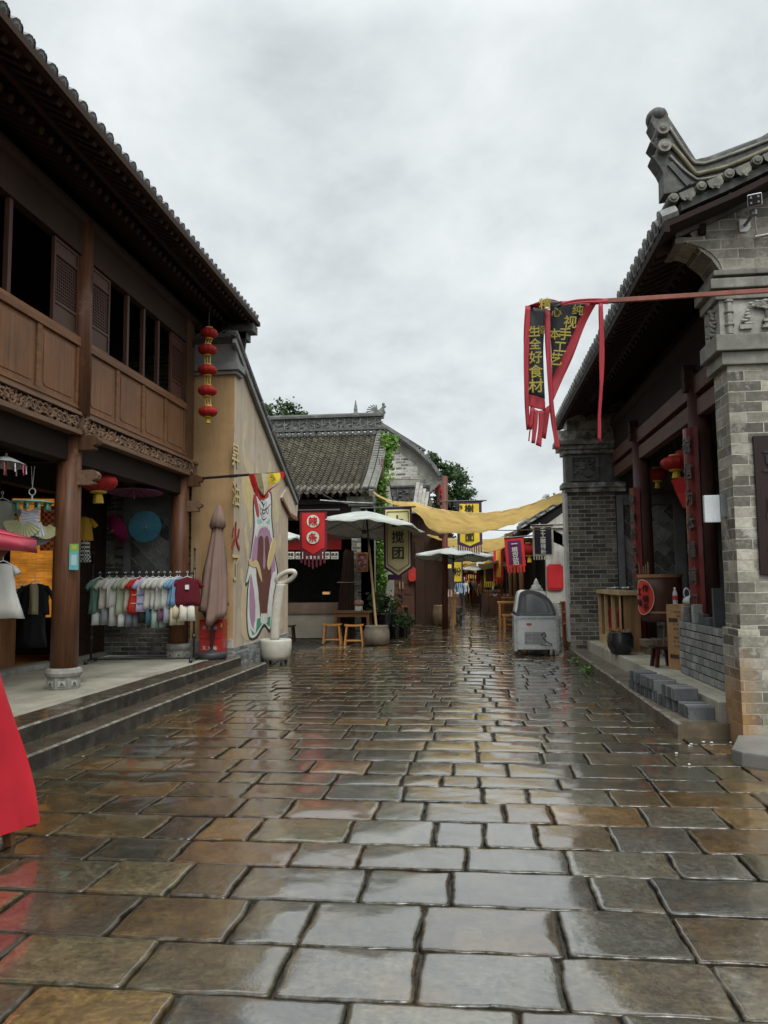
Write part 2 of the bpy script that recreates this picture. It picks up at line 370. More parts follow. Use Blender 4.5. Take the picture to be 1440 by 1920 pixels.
def add_stone(vs, fs, cs, x0, x1, y0, y1, nx, ny, col, dz=0, rnd=.03, chop=1.0):
    base = len(vs); cx, cy = (x0 + x1) / 2, (y0 + y1) / 2; hx, hy = (x1 - x0) / 2, (y1 - y0) / 2
    tx = R.uniform(-.011, .011); ty = R.uniform(-.011, .011); seed = Vector((R.uniform(0, 99), R.uniform(0, 99), 0)); crown = R.uniform(-.001, .009)
    def ps(n):
        p = [-1.0, -1 + .0012 / hh, -1 + .007 / hh, -1 + .022 / hh]; k = n - 6
        return p + [lerp(p[-1], -p[-1], (i + 1) / (k + 1)) for i in range(k)] + [-v for v in p[::-1]]
    hh = hx; X = ps(nx); hh = hy; Y = ps(ny); nx, ny = len(X), len(Y)
    for j, v in enumerate(Y):
        for i, u in enumerate(X):
            ex = min(1 - abs(u), 1 - abs(v)); em = min((1 - abs(u)) * hx, (1 - abs(v)) * hy); cr_ = (1 - abs(u)) * hx < .008 and (1 - abs(v)) * hy < .008
            px = cx + hx * u; py = cy + hy * v
            w = noise.noise(Vector((px * 5.5, py * 5.5, 0)) + seed) * .016 * chop; w2 = noise.noise(Vector((px * 5.5, py * 5.5, 7)) + seed) * .016 * chop
            w += noise.noise(Vector((px * 22, py * 22, 3)) + seed) * .006; w2 += noise.noise(Vector((px * 22, py * 22, 9)) + seed) * .006
            if ex < .3: px += w * (1 - ex / .3); py += w2 * (1 - ex / .3)
            if cr_:
                px -= math.copysign(.005, u); py -= math.copysign(.005, v)
            z = dz + tx * (px - cx) + ty * (py - cy) + crown * (1 - u * u) * (1 - v * v)
            q = Vector((px, py, 0))
            z += .0034 * noise.noise(q * 3.3 + seed) + .0012 * noise.noise(q * 9 + seed) + .0004 * noise.noise(q * 24 + seed)
            if em <= 1e-6: z -= .045
            elif em < .003: z -= .006 + .005 * abs(noise.noise(q * 20 + seed))
            elif em < .010: z -= .0008 + .0014 * abs(noise.noise(q * 17 + seed))
            vs.append((px, py, z)); cs.append((*col[:3], 0 if em < .003 else .12 if em < .010 else .85 if em < .03 else 1))
    for j in range(ny - 1):
        for i in range(nx - 1):
            a = base + j * nx + i; fs.append((a, a + 1, a + nx + 1, a + nx))
def jitgrey(c):
    k = R.uniform(.8, 1.45); return (c[0] * k * R.uniform(.96, 1.05), c[1] * k * .99, c[2] * k * R.uniform(.84, .95), 1)
def jitcol(c):
    k = R.uniform(.65, 1.45); return (c[0] * k * R.uniform(.95, 1.06), c[1] * k * .96, c[2] * k * R.uniform(.56, .72), 1)
def stones():
    vs, fs, cs = [], [], []
    y = 1.2; k = 0
    while y < 17.3:
        d = R.uniform(.33, .46) if y > 3 else R.uniform(.38, .48)
        x = -4.6 + R.uniform(0, .4)
        near = y < 5.5; mid = y < 10
        nx, ny = (24, 20) if near else (15, 12) if mid else (9, 8)
        xe = 4.6 if y < 6.9 else 2.05
        if y > 12.9: xe = 2.05
        while x < xe:
            w = R.choice([R.uniform(.42, .58), R.uniform(.48, .68), R.uniform(.50, .64), R.uniform(.27, .38)])
            gx = R.uniform(.004, .014); gy = R.uniform(.003, .009)
            add_stone(vs, fs, cs, x + gx / 2, x + w - gx / 2, y + gy, y + d - gy, nx, ny, (jitgrey(R.choice(PALG)) if abs(x + w / 2 - .25 * y / 5) < 1.0 + .04 * y and R.random() < .85 else jitcol(R.choice(PAL))), dz=R.uniform(-.004, .004))  # greyer stones along mid-street carry the sky's reflection in their colour
            x += w
        y += d; k += 1
    # far street: slabs laid lengthwise down the middle, mixed paving at the sides
    xs = [-3.6, -2.9, -2.25, -1.75, -1.2, -.62, -.1, .36, .86, 1.35, 1.9]
    for i in range(len(xs) - 1):
        y = 17.3 + R.uniform(0, .12)
        while y < 46:
            l = R.uniform(.45, .9) if 2 < i else R.uniform(.35, .7); ja, jb = R.uniform(-.035, .035), R.uniform(-.035, .035)
            c = R.choice(PAL)
            if R.random() < .2 and y < 30: c = R.choice([(.30, .28, .23), (.24, .20, .14), (.22, .22, .2)])
            add_stone(vs, fs, cs, xs[i] + .006 + ja * (i > 0), xs[i + 1] - .006 + ja * (i > 0), y + .006, y + l - .006, 7, 7, jitcol(c), dz=R.uniform(-.005, .005))
            y += l
    me = bpy.data.meshes.new('paved_street'); me.from_pydata(vs, [], fs); me.materials.append(SM)
    zz_ = [v[2] for v in vs]; me.polygons.foreach_set('use_smooth', [min(zz_[i] for i in f) > -.03 for f in fs])
    ca = me.color_attributes.new('Col', 'FLOAT_COLOR', 'POINT'); ca.data.foreach_set('color', np.array(cs, dtype=np.float32).ravel())
    o = bpy.data.objects.new('paved_street', me); COL.objects.link(o); struct(o)
    tag(o, 'wet rectangular paving stones of the market street', None)
stones()
def joints():
    t = NT('wet_joint'); 
    c = t.ramp(t.noise(9, 4, .6), [(.3, (.010, .009, .007)), (.7, (.04, .035, .027))])
    t.set(col=c, rough=t.ramp(t.noise(4, 3), [(.35, .10), (.5, .7)]), nrm=t.bump(t.noise(50, 4, .7), .8, .008), spec=.35)
    return t.m
mb = MB(); mb.grid([[(lerp(-6, 5.4, i / 3), lerp(-3, 48, j / 8), -.026) for j in range(9)] for i in range(4)])
struct(mb.build('street_bedding', joints()))
mb = MB(); mb.grid([[(-600, -600, -.06), (-600, 900, -.06)], [(600, -600, -.06), (600, 900, -.06)]])
struct(mb.build('ground', pm('wet_earth', (.06, .055, .045), .5, sc=.6)))
# ---- terrace of the shop house on the left, two granite steps
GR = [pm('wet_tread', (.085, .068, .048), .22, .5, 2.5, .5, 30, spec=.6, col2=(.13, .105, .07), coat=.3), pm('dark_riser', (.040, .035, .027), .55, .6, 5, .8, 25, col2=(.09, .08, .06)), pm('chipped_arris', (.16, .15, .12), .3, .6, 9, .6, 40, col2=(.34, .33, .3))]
def dry_mat():
    t = NT('terrace_concrete')
    c = t.ramp(t.noise(1.2, 6, .7, dist=.6), [(.3, (.19, .175, .135)), (.5, (.33, .31, .245)), (.7, (.42, .40, .33))])
    c = t.mix(.4, c, t.ramp(t.noise(30, 4, .7), [(.35, .6), (.6, 1.0)]), 'MULTIPLY')
    b = t.N.new('ShaderNodeTexBrick'); m = t.N.new('ShaderNodeMapping'); m.inputs['Rotation'].default_value = (0, 0, rad(90)); t.L.new(t.tc.outputs['Object'], m.inputs[0]); t.L.new(m.outputs[0], b.inputs['Vector'])
    b.inputs['Scale'].default_value = 1; b.inputs['Brick Width'].default_value = 1.3; b.inputs['Row Height'].default_value = .62; b.inputs['Mortar Size'].default_value = .006
    c = t.mix(t.mth('MULTIPLY', b.outputs['Fac'], .6), c, (.07, .065, .055))
    t.set(col=c, rough=t.ramp(t.noise(2, 4), [(.4, .35), (.6, .75)]), nrm=t.bump(t.noise(25, 4, .7), .15, .004)); return t.m
DRY = dry_mat()
def rough_kerb(name, x_in, x_out, ya, yb, z0, z1, mat, seg=1.9):
    # row of long kerb stones with chipped arrises
    vs, fs, kk = [], [], []; y = ya
    while y < yb - .05:
        l = min(R.uniform(seg * .7, seg * 1.3), yb - y)
        if yb - y - l < .3: l = yb - y
        n = max(5, int(l / .045)); b = len(vs); dzz = R.uniform(-.004, .004)
        prof = [(x_in, z0), (x_in, z1), (lerp(x_in, x_out, .6), z1), (lerp(x_in, x_out, .93), z1 - .002), (x_out, z1 - .016), (x_out, lerp(z0, z1, .45)), (x_out, z0)]
        for i in range(n + 1):
            yy = y + .0015 + (l - .003) * i / n
            for k, (px, pz) in enumerate(prof):
                q = Vector((px * 6, yy * 6, pz * 9)); j = noise.noise(q) * .006 + noise.noise(q * 3.1) * .003
                if k == 0: j = 0
                vs.append((px + (j if k > 2 else 0), yy, pz + dzz + (j * .6 if k in (2, 3, 4) else 0)))
        m = len(prof)
        for i in range(n):
            for k in range(m - 1): kk.append(2 if k == 3 else 1 if k > 3 else 0); fs.append((b + i * m + k, b + i * m + k + 1, b + (i + 1) * m + k + 1, b + (i + 1) * m + k))
        kk += [1, 1]; fs.append(tuple(b + k for k in range(m))); fs.append(tuple(b + n * m + k for k in range(m - 1, -1, -1)))
        y += l
    mb = MB(); mb.add(vs, fs); mb.I = kk
    return struct(mb.build(name, mat, bevel=0))
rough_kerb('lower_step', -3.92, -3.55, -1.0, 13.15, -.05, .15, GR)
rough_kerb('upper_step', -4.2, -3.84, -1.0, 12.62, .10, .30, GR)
mb = MB(); mb.box(-9.5, -4.18, -1, 12.5, -.05, .298); struct(mb.build('terrace', DRY))
# ---- platform of the brick hall on the right
KB = [pm('kerb_stone', (.12, .10, .075), .4, .5, 3, .5, 25, spec=.5, col2=(.2, .17, .12)), pm('kerb_riser', (.10, .075, .045), .6, .6, 4, .8, 25, col2=(.2, .15, .09)), GR[2]]
rough_kerb('kerb', 2.42, 1.89, 7.72, 15.7, -.05, .14, KB)
mb = MB(); mb.prism([(2.30, 7.80), (8.5, 7.80), (8.5, 15.55), (2.17, 15.55)], .37, 0, Matrix.Translation((0, 0, -.04))); o = struct(mb.build('platform', DRY, bevel=.012))
# ------------------------------------------------------------------ shared building materials
WOOD = wood('brown_timber', (.115, .058, .030), .5, .45, 2)
WOODY = wood('brown_timber_long', (.215, .100, .045), .55, .6, 1, wear=(.26, .16, .09))
WOODP = wood('panel_timber', (.225, .106, .048), .55, .5, 2, wear=(.24, .14, .07))
WOODC = wood('carved_timber', (.20, .12, .075), .6, .5, 1)
COLM = wood('column_timber', (.13, .055, .028), .42, .5, 2, wear=(.30, .17, .09))
DARK = wood('dark_timber', (.022, .013, .010), .88, .5, 0)  # near-black timber for soffits, joists, lintel and recessed boards
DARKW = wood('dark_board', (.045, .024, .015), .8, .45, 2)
LATT = wood('lattice_timber', (.085, .038, .024), .5, .3, 2)
BLK = pm('interior_shade', (.02, .018, .016), .9, .3, bump=0)  # near-black holds the shade of unlit rooms in the colour itself
TILE = pm('grey_roof_tile', (.12, .125, .12), .45, .5, 4, .35, 40, col2=(.24, .25, .24), spec=.5)
TILED = pm('old_roof_tile', (.085, .075, .052), .5, .6, 5, .5, 35, col2=(.19, .165, .11), spec=.5)
TAN = pm('tan_plaster', (.42, .265, .125), .8, .22, 1.4, .15, 60, col2=(.44, .29, .15), streak=.6)
BEIGE = pm('beige_plaster', (.52, .42, .31), .8, .16, 1.1, .12, 60, col2=(.60, .52, .42), streak=.55)
GB = brick('grey_brick', (.13, .125, .105), (.23, .22, .185), (.16, .155, .135))
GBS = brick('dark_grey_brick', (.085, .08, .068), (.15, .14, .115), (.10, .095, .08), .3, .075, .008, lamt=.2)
PLN = brick('blue_grey_brick', (.14, .15, .15), (.24, .25, .25), (.06, .06, .06), .22, .065, .009, lamt=.25)
DIAM = brick('diagonal_tile', (.11, .115, .11), (.20, .205, .195), (.07, .07, .065), .42, .21, .008, lamt=.3, rot=True)
STN = pm('carved_stone', (.30, .295, .26), .7, .35, 5, .3, 50, col2=(.42, .42, .38), streak=.6)
STND = pm('dark_carved_stone', (.10, .10, .092), .7, .4, 6, .4, 50, col2=(.17, .17, .155), streak=.5)
GOLD = pm('gold_trim', (.62, .42, .06), .4, .2, bump=0)
BLKM = pm('black_metal', (.015, .015, .016), .35, .3, bump=0, spec=.5)
WHT = pm('white_plastic', (.75, .75, .74), .4, .08, bump=0)
# ------------------------------------------------------------------ roof helper
def tile_roof(E0, E1, T0, T1, pitch=.2, rows=24, sag=.12, r=.055, mi=0, step=.018):
    # E0-E1 eave line, T0-T1 ridge line; half-round cover tiles between troughs, each course stepped
    E0, E1, T0, T1 = map(Vector, (E0, E1, T0, T1)); mb = MB(); n = max(2, round((E1 - E0).length / pitch)); sub = 6
    N = (E1 - E0).cross(T0 - E0).normalized(); 
    if N.z < 0: N = -N
    P = []
    for i in range(rows * 2 + 1):
        k = i // 2; v = min(1, (k + (1 if i % 2 else 0)) / rows) if i < rows * 2 else 1
        row = []
        lift = step if i % 2 == 0 else 0
        for j in range(n * sub + 1):
            u = j / (n * sub); q = E0.lerp(E1, u).lerp(T0.lerp(T1, u), v); ph = (j % sub) / sub
            h = r * math.sin(math.pi * min(1, ph / .62)) if ph < .62 else -.25 * r * math.sin(math.pi * (ph - .62) / .38)
            jj = noise.noise(Vector((j // sub * 1.7, k * 1.3, 0))) * .008
            q = q + N * (h + lift + jj) + Vector((0, 0, -sag * math.sin(math.pi * v) ** 1))
            row.append(q)
        P.append(row)
    mb.grid(P, mi); return mb
def eave_caps(mb, E0, E1, dirv, pitch=.2, r=.07, ln=.5, drip=True, mi=0, face=None):
    # round tile ends and lobed drip tiles along an eave; dirv points up the slope
    E0, E1, d = Vector(E0), Vector(E1), Vector(dirv).normalized(); n = round((E1 - E0).length / pitch); e = (E1 - E0).normalized()
    N = e.cross(d).normalized(); N = N if N.z > 0 else -N
    for k in range(n):
        p = E0.lerp(E1, (k + .3) / n) + N * r * .35 + Vector((0, 0, R.uniform(-.008, .008)))
        mb.tube([p - d * .012, p + d * .02, p + d * ln], [r * 1.04, r, r * .95], 10, mi)
        mb.tube([p - d * .022, p - d * .010], [r * .45, r * .8], 8, mi)
        if drip:
            q = E0.lerp(E1, (k + .82) / n); m = frame(q, e, Vector((0, 0, 1)))
            w = pitch * .36
            mb.prism([(-w, .02), (-w, -.03), (-w * .6, -.055), (-w * .35, -.05), (0, -.085), (w * .35, -.05), (w * .6, -.055), (w, -.03), (w, .02)], .014, mi, m)
            mb.bar(q, q + d * ln, pitch * .6, .02, mi)
    return mb
def rafters(mb, xa, za, xb, zb, y0, y1, pitch, w=.06, h=.07, mi=0, rnd=False):
    y = y0
    while y < y1:
        if rnd: mb.tube([(xa, y, za), (xb, y, zb)], w / 2, 8, mi)
        else: mb.bar((xa, y, za), (xb, y, zb), w, h, mi)
        y += pitch
    return mb
# ------------------------------------------------------------------ two-storey timber shop house
LB = thing('timber_shop_house', 'two-storey brown timber shop house with carved beam and open upper windows', 'building', (-5.5, 8, .3))
FX = -4.66; SX = -6.3; EY = 12.75
COLY = [1.5, 5.1, 8.73, 12.3]
for cy in COLY:
    mb = MB(); mb.tube([(-4.8, cy, .52), (-4.8, cy, 1.6), (-4.8, cy, 3.35)], [.158, .150, .138], 24)
    c = mb.build('column', COLM, LB, smooth=True)
    mb = MB(); mb.lathe([(.185, 0), (.19, .012), (.19, .13), (.178, .14)], 8, o=(-4.8, cy, .298)); mb.lathe([(.178, .13), (.2, .15), (.212, .185), (.2, .225), (.172, .24), (.15, .24)], 24, o=(-4.8, cy, .3))
    for k in range(8):
        a = 2 * math.pi * (k + .5) / 8; m = frame((-4.8 + .182 * math.cos(a), cy + .182 * math.sin(a), .37), (-math.sin(a), math.cos(a), 0), (0, 0, 1)) 
        mb.prism([(-.04, -.03), (.04, -.03), (.04, .03), (-.04, .03)], -.004, 1, m); mb.prism([(-.025, -.02), (.03, -.02), (0, .018)], -.007, 2, m)
        mb.prism([(-.04, -.03), (.04, -.03), (.04, .03), (-.04, .03)], .004, 1, m); mb.prism([(-.025, -.02), (.03, -.02), (0, .018)], .007, 2, m)
    mb.build('column_base', [STN, pm('pale_stone', (.36, .37, .34), .7, .2), STND], c)
    for z in (3.2, 2.78):
        mb = MB(); m = frame((FX, cy + .05, z), (1, 0, 0), (0, 0, 1))
        mb.prism([(-.1, -.09), (.16, -.09), (.20, -.075), (.17, -.04), (.235, -.02), (.25, .03), (.22, .07), (.17, .09), (-.1, .09)], .1, 0, m)
        mb.build('beam_end', WOODC if z < 3 else WOOD, LB, bevel=.006)
def carving(y0, y1, x, z0, z1):
    mb = MB(); mb.box(x - .14, x - .03, y0, y1, z0 + .02, z1 - .01, 1); mb.box(x - .14, x + .03, y0, y1, z0 - .02, z0 + .035, 0); mb.box(x - .14, x + .035, y0, y1, z1 - .012, z1 + .028, 0)
    y = y0 + .06; zc = (z0 + z1) / 2; h = z1 - z0
    while y < y1 - .05:
        s = R.choice([-1, 1]); rr = h * R.uniform(.26, .36); c = Vector((x - .012, y, zc + R.uniform(-.015, .015)))
        pts = []
        for k in range(15):
            a = k * .62 * s + R.uniform(0, .2); q = rr * (1 - k / 17); pts.append(c + Vector((.02 - .001 * k, q * math.cos(a), q * math.sin(a))))
        mb.tube(pts, [.014 + .004 * math.sin(k) for k in range(15)], 6)
        for k in range(5):
            a = R.uniform(0, 6.28); q = h * R.uniform(.25, .42); d = Vector((0, math.cos(a), math.sin(a)))
            p = c + d * q + Vector((.012, 0, 0)); p.z = min(max(p.z, z0 + .05), z1 - .03)
            m = Matrix.Translation(p) @ Matrix.Rotation(a, 4, 'X') @ Matrix.Diagonal((.018, .034, .014, 1)); mb.ball((0, 0, 0), 1, 6, 0, m)
        mb.ball(c + Vector((.015, 0, 0)), .018, 6)
        y += rr * 1.45
    return mb
for a, b in zip(COLY[:-1], COLY[1:]):
    carving(a + (.07 if a > 2 else 0), b - .07, FX + .02, 3.31, 3.53).build('carved_beam', [WOODC, DARK], LB)
for cy in COLY[1:]:
    mb = MB(); mb.box(FX - .06, FX + .05, cy - .055, cy + .055, 3.30, 3.56)
    for k in range(9): mb.ball((FX + .06, cy + R.uniform(-.05, .05), 3.33 + .025 * k), (.03, .03, .024), 6)
    mb.build('beam_clasp', WOODC, LB)
carving(12.37, 12.72, FX + .02, 3.31, 3.53).build('carved_beam', [WOODC, DARK], LB)
# parapet of framed panels
def octagon(y0, y1, z0, z1, c): return [(y0, z0), (y1, z0), (y1, z1), (y0, z1)] if not c else [(y0 + c, z0), (y1 - c, z0), (y1, z0 + c), (y1, z1 - c), (y1 - c, z1), (y0 + c, z1), (y0, z1 - c), (y0, z0 + c)]
MX = frame((0, 0, 0), (0, 1, 0), (0, 0, 1))       # local x->world y, local y->world z, local z->world x
for bi, (a, b) in enumerate([(1.5, 5.1), (5.1, 8.73), (8.73, 12.2)]):
    a2, b2 = a + .11, b - .11
    mb = MB(); mb.box(FX - .06, FX - .015, a2, b2, 3.56, 4.44); mb.box(FX - .015, FX + .03, a2, b2, 4.36, 4.47); mb.box(FX - .015, FX + .014, a2, b2, 3.56, 3.645); mb.box(FX + .014, FX + .026, a2, b2, 3.60, 3.62)
    n = 4; w = (b2 - a2) / n
    for k in range(n + 1):
        yc = a2 + k * w; mb.box(FX - .0145, FX + .013, max(a2, yc - .045), min(b2, yc + .045), 3.645, 4.36)
    par = mb.build('parapet', WOODY, LB, bevel=.004)
    for k in range(n):
        y0, y1 = a2 + k * w + .055, a2 + (k + 1) * w - .055
        mb = MB(); m = MX.copy(); m.translation = (FX - .014, 0, 0); mb.prism(octagon(y0 + .05, y1 - .05, 3.70, 4.31, .035), .016, 0, m)
        mb.box(FX - .0143, FX - .006, y0, y1, 3.65, 4.355)
        mb.build('panel', WOODP, par, bevel=.003)
for cy in (1.5, 5.1, 8.73):
    mb = MB(); mb.tube([(FX - .03, cy, 3.54), (FX - .03, cy, 5.95)], [.125, .118], 20); mb.build('upper_column', COLM, LB, smooth=True)
mb = MB(); mb.box(FX - .1, FX + .03, 12.09, 12.3, 3.54, 5.95); mb.box(FX - .08, FX + .015, 12.3, 12.46, 3.54, 5.95); mb.build('corner_post', WOOD, LB, bevel=.006)
mb = MB(); mb.box(FX - .09, FX + .02, -1, 12.45, 5.5, 5.62); mb.box(FX - .07, FX + .0, -1, 12.45, 5.62, 5.9); mb.tube([(FX - .03, -1, 5.98), (FX - .03, 12.9, 5.98)], .1, 12); mb.build('window_header', DARKW, LB)
def shutter(y0, y1, z0=4.48, z1=5.49):
    mb = MB(); x = FX - .03; w = .035
    for a, b, c, d in ((y0, y0 + w, z0, z1), (y1 - w, y1, z0, z1)): mb.box(x - .02, x + .02, a, b, c, d)
    for c, d in ((z0, z0 + w), (z1 - w, z1), (z0 + .24, z0 + .24 + w), (z1 - .20, z1 - .2 + w)): mb.box(x - .019, x + .019, y0 + w, y1 - w, c, d)
    mb.box(x - .006, x + .006, y0 + w, y1 - w, z0 + w, z0 + .24); mb.box(x - .006, x + .006, y0 + w, y1 - w, z1 - .2 + w, z1 - w)
    s = mb.build('shutter', LATT, LB)
    mb = MB(); za, zb = z0 + .24 + w, z1 - .2; n = int((y1 - y0 - 2 * w) / .042)
    for k in range(1, n): yy = lerp(y0 + w, y1 - w, k / n); mb.box(x - .006, x + .006, yy - .006, yy + .006, za, zb)
    n = 14
    for k in range(1, n): zz = lerp(za, zb, k / n); mb.box(x - .0065, x + .0065, y0 + w, y1 - w, zz - .005, zz + .005)
    mb.box(x - .03, x - .022, y0 + w, y1 - w, za, zb, 1)
    mb.build('lattice', [LATT, BLK], s)
for a, b in ((8.86, 9.42), (11.5, 12.05), (8.05, 8.6), (5.25, 5.8)): shutter(a, b)
for yy in (9.95, 10.48, 11.0, 7.2, 6.5): 
    mb = MB(); mb.box(FX - .06, FX - .005, yy - .03, yy + .03, 4.47, 5.5); mb.build('window_post', LATT, LB)
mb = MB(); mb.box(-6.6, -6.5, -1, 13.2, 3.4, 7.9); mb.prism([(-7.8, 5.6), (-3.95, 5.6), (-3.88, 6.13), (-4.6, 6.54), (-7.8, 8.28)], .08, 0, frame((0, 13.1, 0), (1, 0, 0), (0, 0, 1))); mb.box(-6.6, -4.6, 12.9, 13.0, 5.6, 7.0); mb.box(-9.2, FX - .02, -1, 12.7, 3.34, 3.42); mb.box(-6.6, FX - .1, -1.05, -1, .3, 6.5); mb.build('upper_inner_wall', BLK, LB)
mb = MB()
for k in range(14): mb.box(-6.3, FX - .15, -0.5 + k * .95, -.38 + k * .95, 3.2, 3.34)
mb.box(-5.0, -4.75, -1, 12.6, 2.98, 3.3); mb.box(SX - .1, SX + .1, -1, 12.7, 2.9, 3.34)
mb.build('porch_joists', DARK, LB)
# gable infill + roof
EX, EZ, RX, RZ = -3.8, 6.16, -7.8, 8.35
sl = Vector((RX - EX, 0, RZ - EZ)); sld = sl.normalized()
mb = tile_roof((EX, 13.35, EZ + .1), (EX, -3, EZ + .1), (RX, 13.35, RZ + .1), (RX, -3, RZ + .1), .19, 26, .1, .06); mb.build('roof_tiles', TILE, LB, smooth=False)
mb = eave_caps(MB(), (EX, -3, EZ + .07), (EX, 13.35, EZ + .07), sld, .19, .072, .4, True); mb.build('eave_tiles', TILE, LB)
mb = MB()
for y0, y1 in ((-3, 13.3),):
    P = [[(lerp(EX + .05, RX, i / 6), y0, lerp(EZ + .0, RZ, i / 6) - .1 * math.sin(math.pi * i / 6)), (lerp(EX + .05, RX, i / 6), y1, lerp(EZ + .0, RZ, i / 6) - .1 * math.sin(math.pi * i / 6))] for i in range(7)]
    mb.sheet(P, .05)
mb.box(EX + .0, EX + .07, -3, 13.3, EZ - .035, EZ + .035)
mb.box(EX - .40, EX - .34, -3, 13.3, EZ + .03, EZ + .12)
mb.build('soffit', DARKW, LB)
k = (RZ - EZ) / (RX - EX)
mb = rafters(MB(), EX - .02, EZ - .06, EX - .75, EZ - .06 - k * -.75 * -1 + 0, -3, 13.2, .16, .075, .07)
mb = MB(); rafters(mb, EX - .03, EZ - .055, EX - .8, EZ - .055 + .8 * -k, -3, 13.2, .175, .075, .07); mb.build('flying_rafters', DARKW, LB)
mb = MB(); rafters(mb, EX - .42, EZ - .10, EX - 1.6, EZ - .12 + 1.15 * -k, -3, 13.2, .175, .085, .08, rnd=True); mb.build('rafters', DARKW, LB)
mb = MB(); mb.box(EX - .55, EX + .02, 13.0, 13.3, EZ - .20, EZ - .06); mb.box(EX - .75, EX - .1, 13.02, 13.28, EZ - .34, EZ - .205); mb.build('corner_cornice', STND, LB, bevel=.01)
# end wall of the porch: brick with a framed panel of diagonal tiles
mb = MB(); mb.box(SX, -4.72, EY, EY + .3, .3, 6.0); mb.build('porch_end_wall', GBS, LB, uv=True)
pl, pr, pz0, pz1 = -5.97, -5.02, .98, 3.02
mb = MB(); y = EY - .05
for a, b, c, d in ((pl, pl + .13, pz0, pz1), (pr - .13, pr, pz0, pz1), (pl + .13, pr - .13, pz0, pz0 + .1), (pl + .13, pr - .13, pz1 - .32, pz1)): mb.box(a, b, y, EY + .01, c, d)
mb.box(pl - .05, pr + .07, y - .03, EY + .01, pz1, pz1 + .1); mb.build('panel_frame', STN if False else pm('grey_dressed_stone', (.20, .205, .195), .7, .3), LB, bevel=.008)
mb = MB(); mb.box(pl + .13, pr - .13, y + .025, EY + .005, pz0 + .1, pz1 - .32); mb.build('diagonal_tile_panel', DIAM, LB, uv=True)
# shopfront
def shopdoor(y0, y1, x=SX):
    mb = MB(); mb.box(x - .03, x + .0, y0, y1, .36, 3.0)
    for a, b in ((.42, .62), (.68, 1.15), (1.22, 1.36)): mb.box(x, x + .014, y0 + .07, y1 - .07, a, b)
    for a, b, c, d in ((y0, y0 + .05, .36, 2.95), (y1 - .05, y1, .36, 2.95)): mb.box(x, x + .028, a, b, c, d)
    for z in (.36, .64, 1.17, 1.38, 2.9): mb.box(x, x + .027, y0 + .05, y1 - .05, z, z + .045)
    return mb.build('shop_door', DARKW, LB, bevel=.003)
for k in range(3): shopdoor(11.1 + k * .54, 11.1 + k * .54 + .52)
for k in range(6): shopdoor(6.2 + k * .58, 6.2 + k * .58 + .56)
mb = MB(); mb.box(SX - .14, SX + .1, 3, 12.7, .298, .37); mb.build('threshold', STN, LB, bevel=.01)
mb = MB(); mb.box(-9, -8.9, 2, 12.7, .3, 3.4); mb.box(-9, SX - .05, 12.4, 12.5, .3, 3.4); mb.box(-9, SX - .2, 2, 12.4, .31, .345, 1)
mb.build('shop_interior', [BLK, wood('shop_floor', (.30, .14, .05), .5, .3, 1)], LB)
# ------------------------------------------------------------------ plastered house with the mural
PH = thing('plaster_house', 'plastered house with tan end and a painted mural on its street wall', 'building', (-6, 14.5, 0))
WX = -3.98; HY = 12.6; HY2 = 16.45
def topz(y): return 5.52 - (y - 12.6) * .485 + .05 * ((y - 14.9) / 2.4) ** 2
ys = [HY + (HY2 - HY) * i / 10 for i in range(11)]
poly = [(HY, .3)] + [(HY2, .3)] + [(y, topz(y) - .03) for y in reversed(ys)]
mb = MB(); m = MX.copy(); m.translation = (WX - .2, 0, 0); mb.prism(poly, .2, 0, m)
mb.build('mural_wall', BEIGE, PH)
mb = MB(); mb.box(-4.72, WX - .201, HY, HY + .2, .58, 5.5); mb.box(WX - .201, WX - .0, HY - .003, HY, .58, 5.2); mb.build('tan_wall', TAN, PH)
mb = MB(); mb.box(-8, WX - .2, HY2 - .2, HY2 - .003, 0, topz(HY2) - .05); mb.build('rear_wall', TAN, PH)
mb = MB(); mb.box(-4.74, WX - .02, HY - .03, HY + .1, .29, .585); mb.build('stone_footing', STN, PH, bevel=.01)
mb = MB(); mb.box(WX - .19, WX + .035, HY - .035, HY2 + .02, -.05, .44); mb.build('brick_plinth', PLN, PH, uv=True, bevel=.006)
mb = MB(); mb.box(-4.75, WX + .06, HY - .06, HY + .3, 5.06, 5.12); mb.box(-4.75, WX + .10, HY - .1, HY + .3, 5.125, 5.25); mb.box(-4.75, WX + .05, HY - .05, HY + .3, 5.252, 5.62); mb.build('cornice', pm('grey_dressed_stone', (.2, .2, .19)), PH, bevel=.012)
ry = [12.4 + (17.1 - 12.4) * i / 12 for i in range(13)]
mb = MB(); mb.sheet([[(WX + .04, y, topz(y)), (-8.5, y, topz(y))] for y in ry], .07)
mb.build('roof_deck', STND, PH)
mb = MB()
for i in range(12): mb.bar((WX + .05, ry[i], topz(ry[i]) - .075), (WX + .05, ry[i + 1], topz(ry[i + 1]) - .075), .06, .10)
mb.build('verge_moulding', pm('grey_dressed_stone', (.2, .2, .19)), PH)
mb = MB()
for i in range(12):
    for xx in (WX + .07, WX - .06): mb.tube([(xx, ry[i], topz(ry[i]) + .05), (xx, ry[i + 1] + .02, topz(ry[i + 1]) + .06)], [.055, .048], 8)
n = 30
for i in range(n):
    y = lerp(12.42, 17.3, i / n); mb.tube([(WX - .05, y, topz(y) + .07), (WX + .10, y, topz(y) + .06)], .05, 8)
tr = tile_roof((-8.5, 17.38, topz(17.38) + .06), (WX, 17.38, topz(17.38) + .06), (-8.5, 12.4, topz(12.4) + .06), (WX, 12.4, topz(12.4) + .06), .2, 22, .02, .05)
mb.add(tr.V, tr.F); mb.build('roof_tiles', TILE, PH)
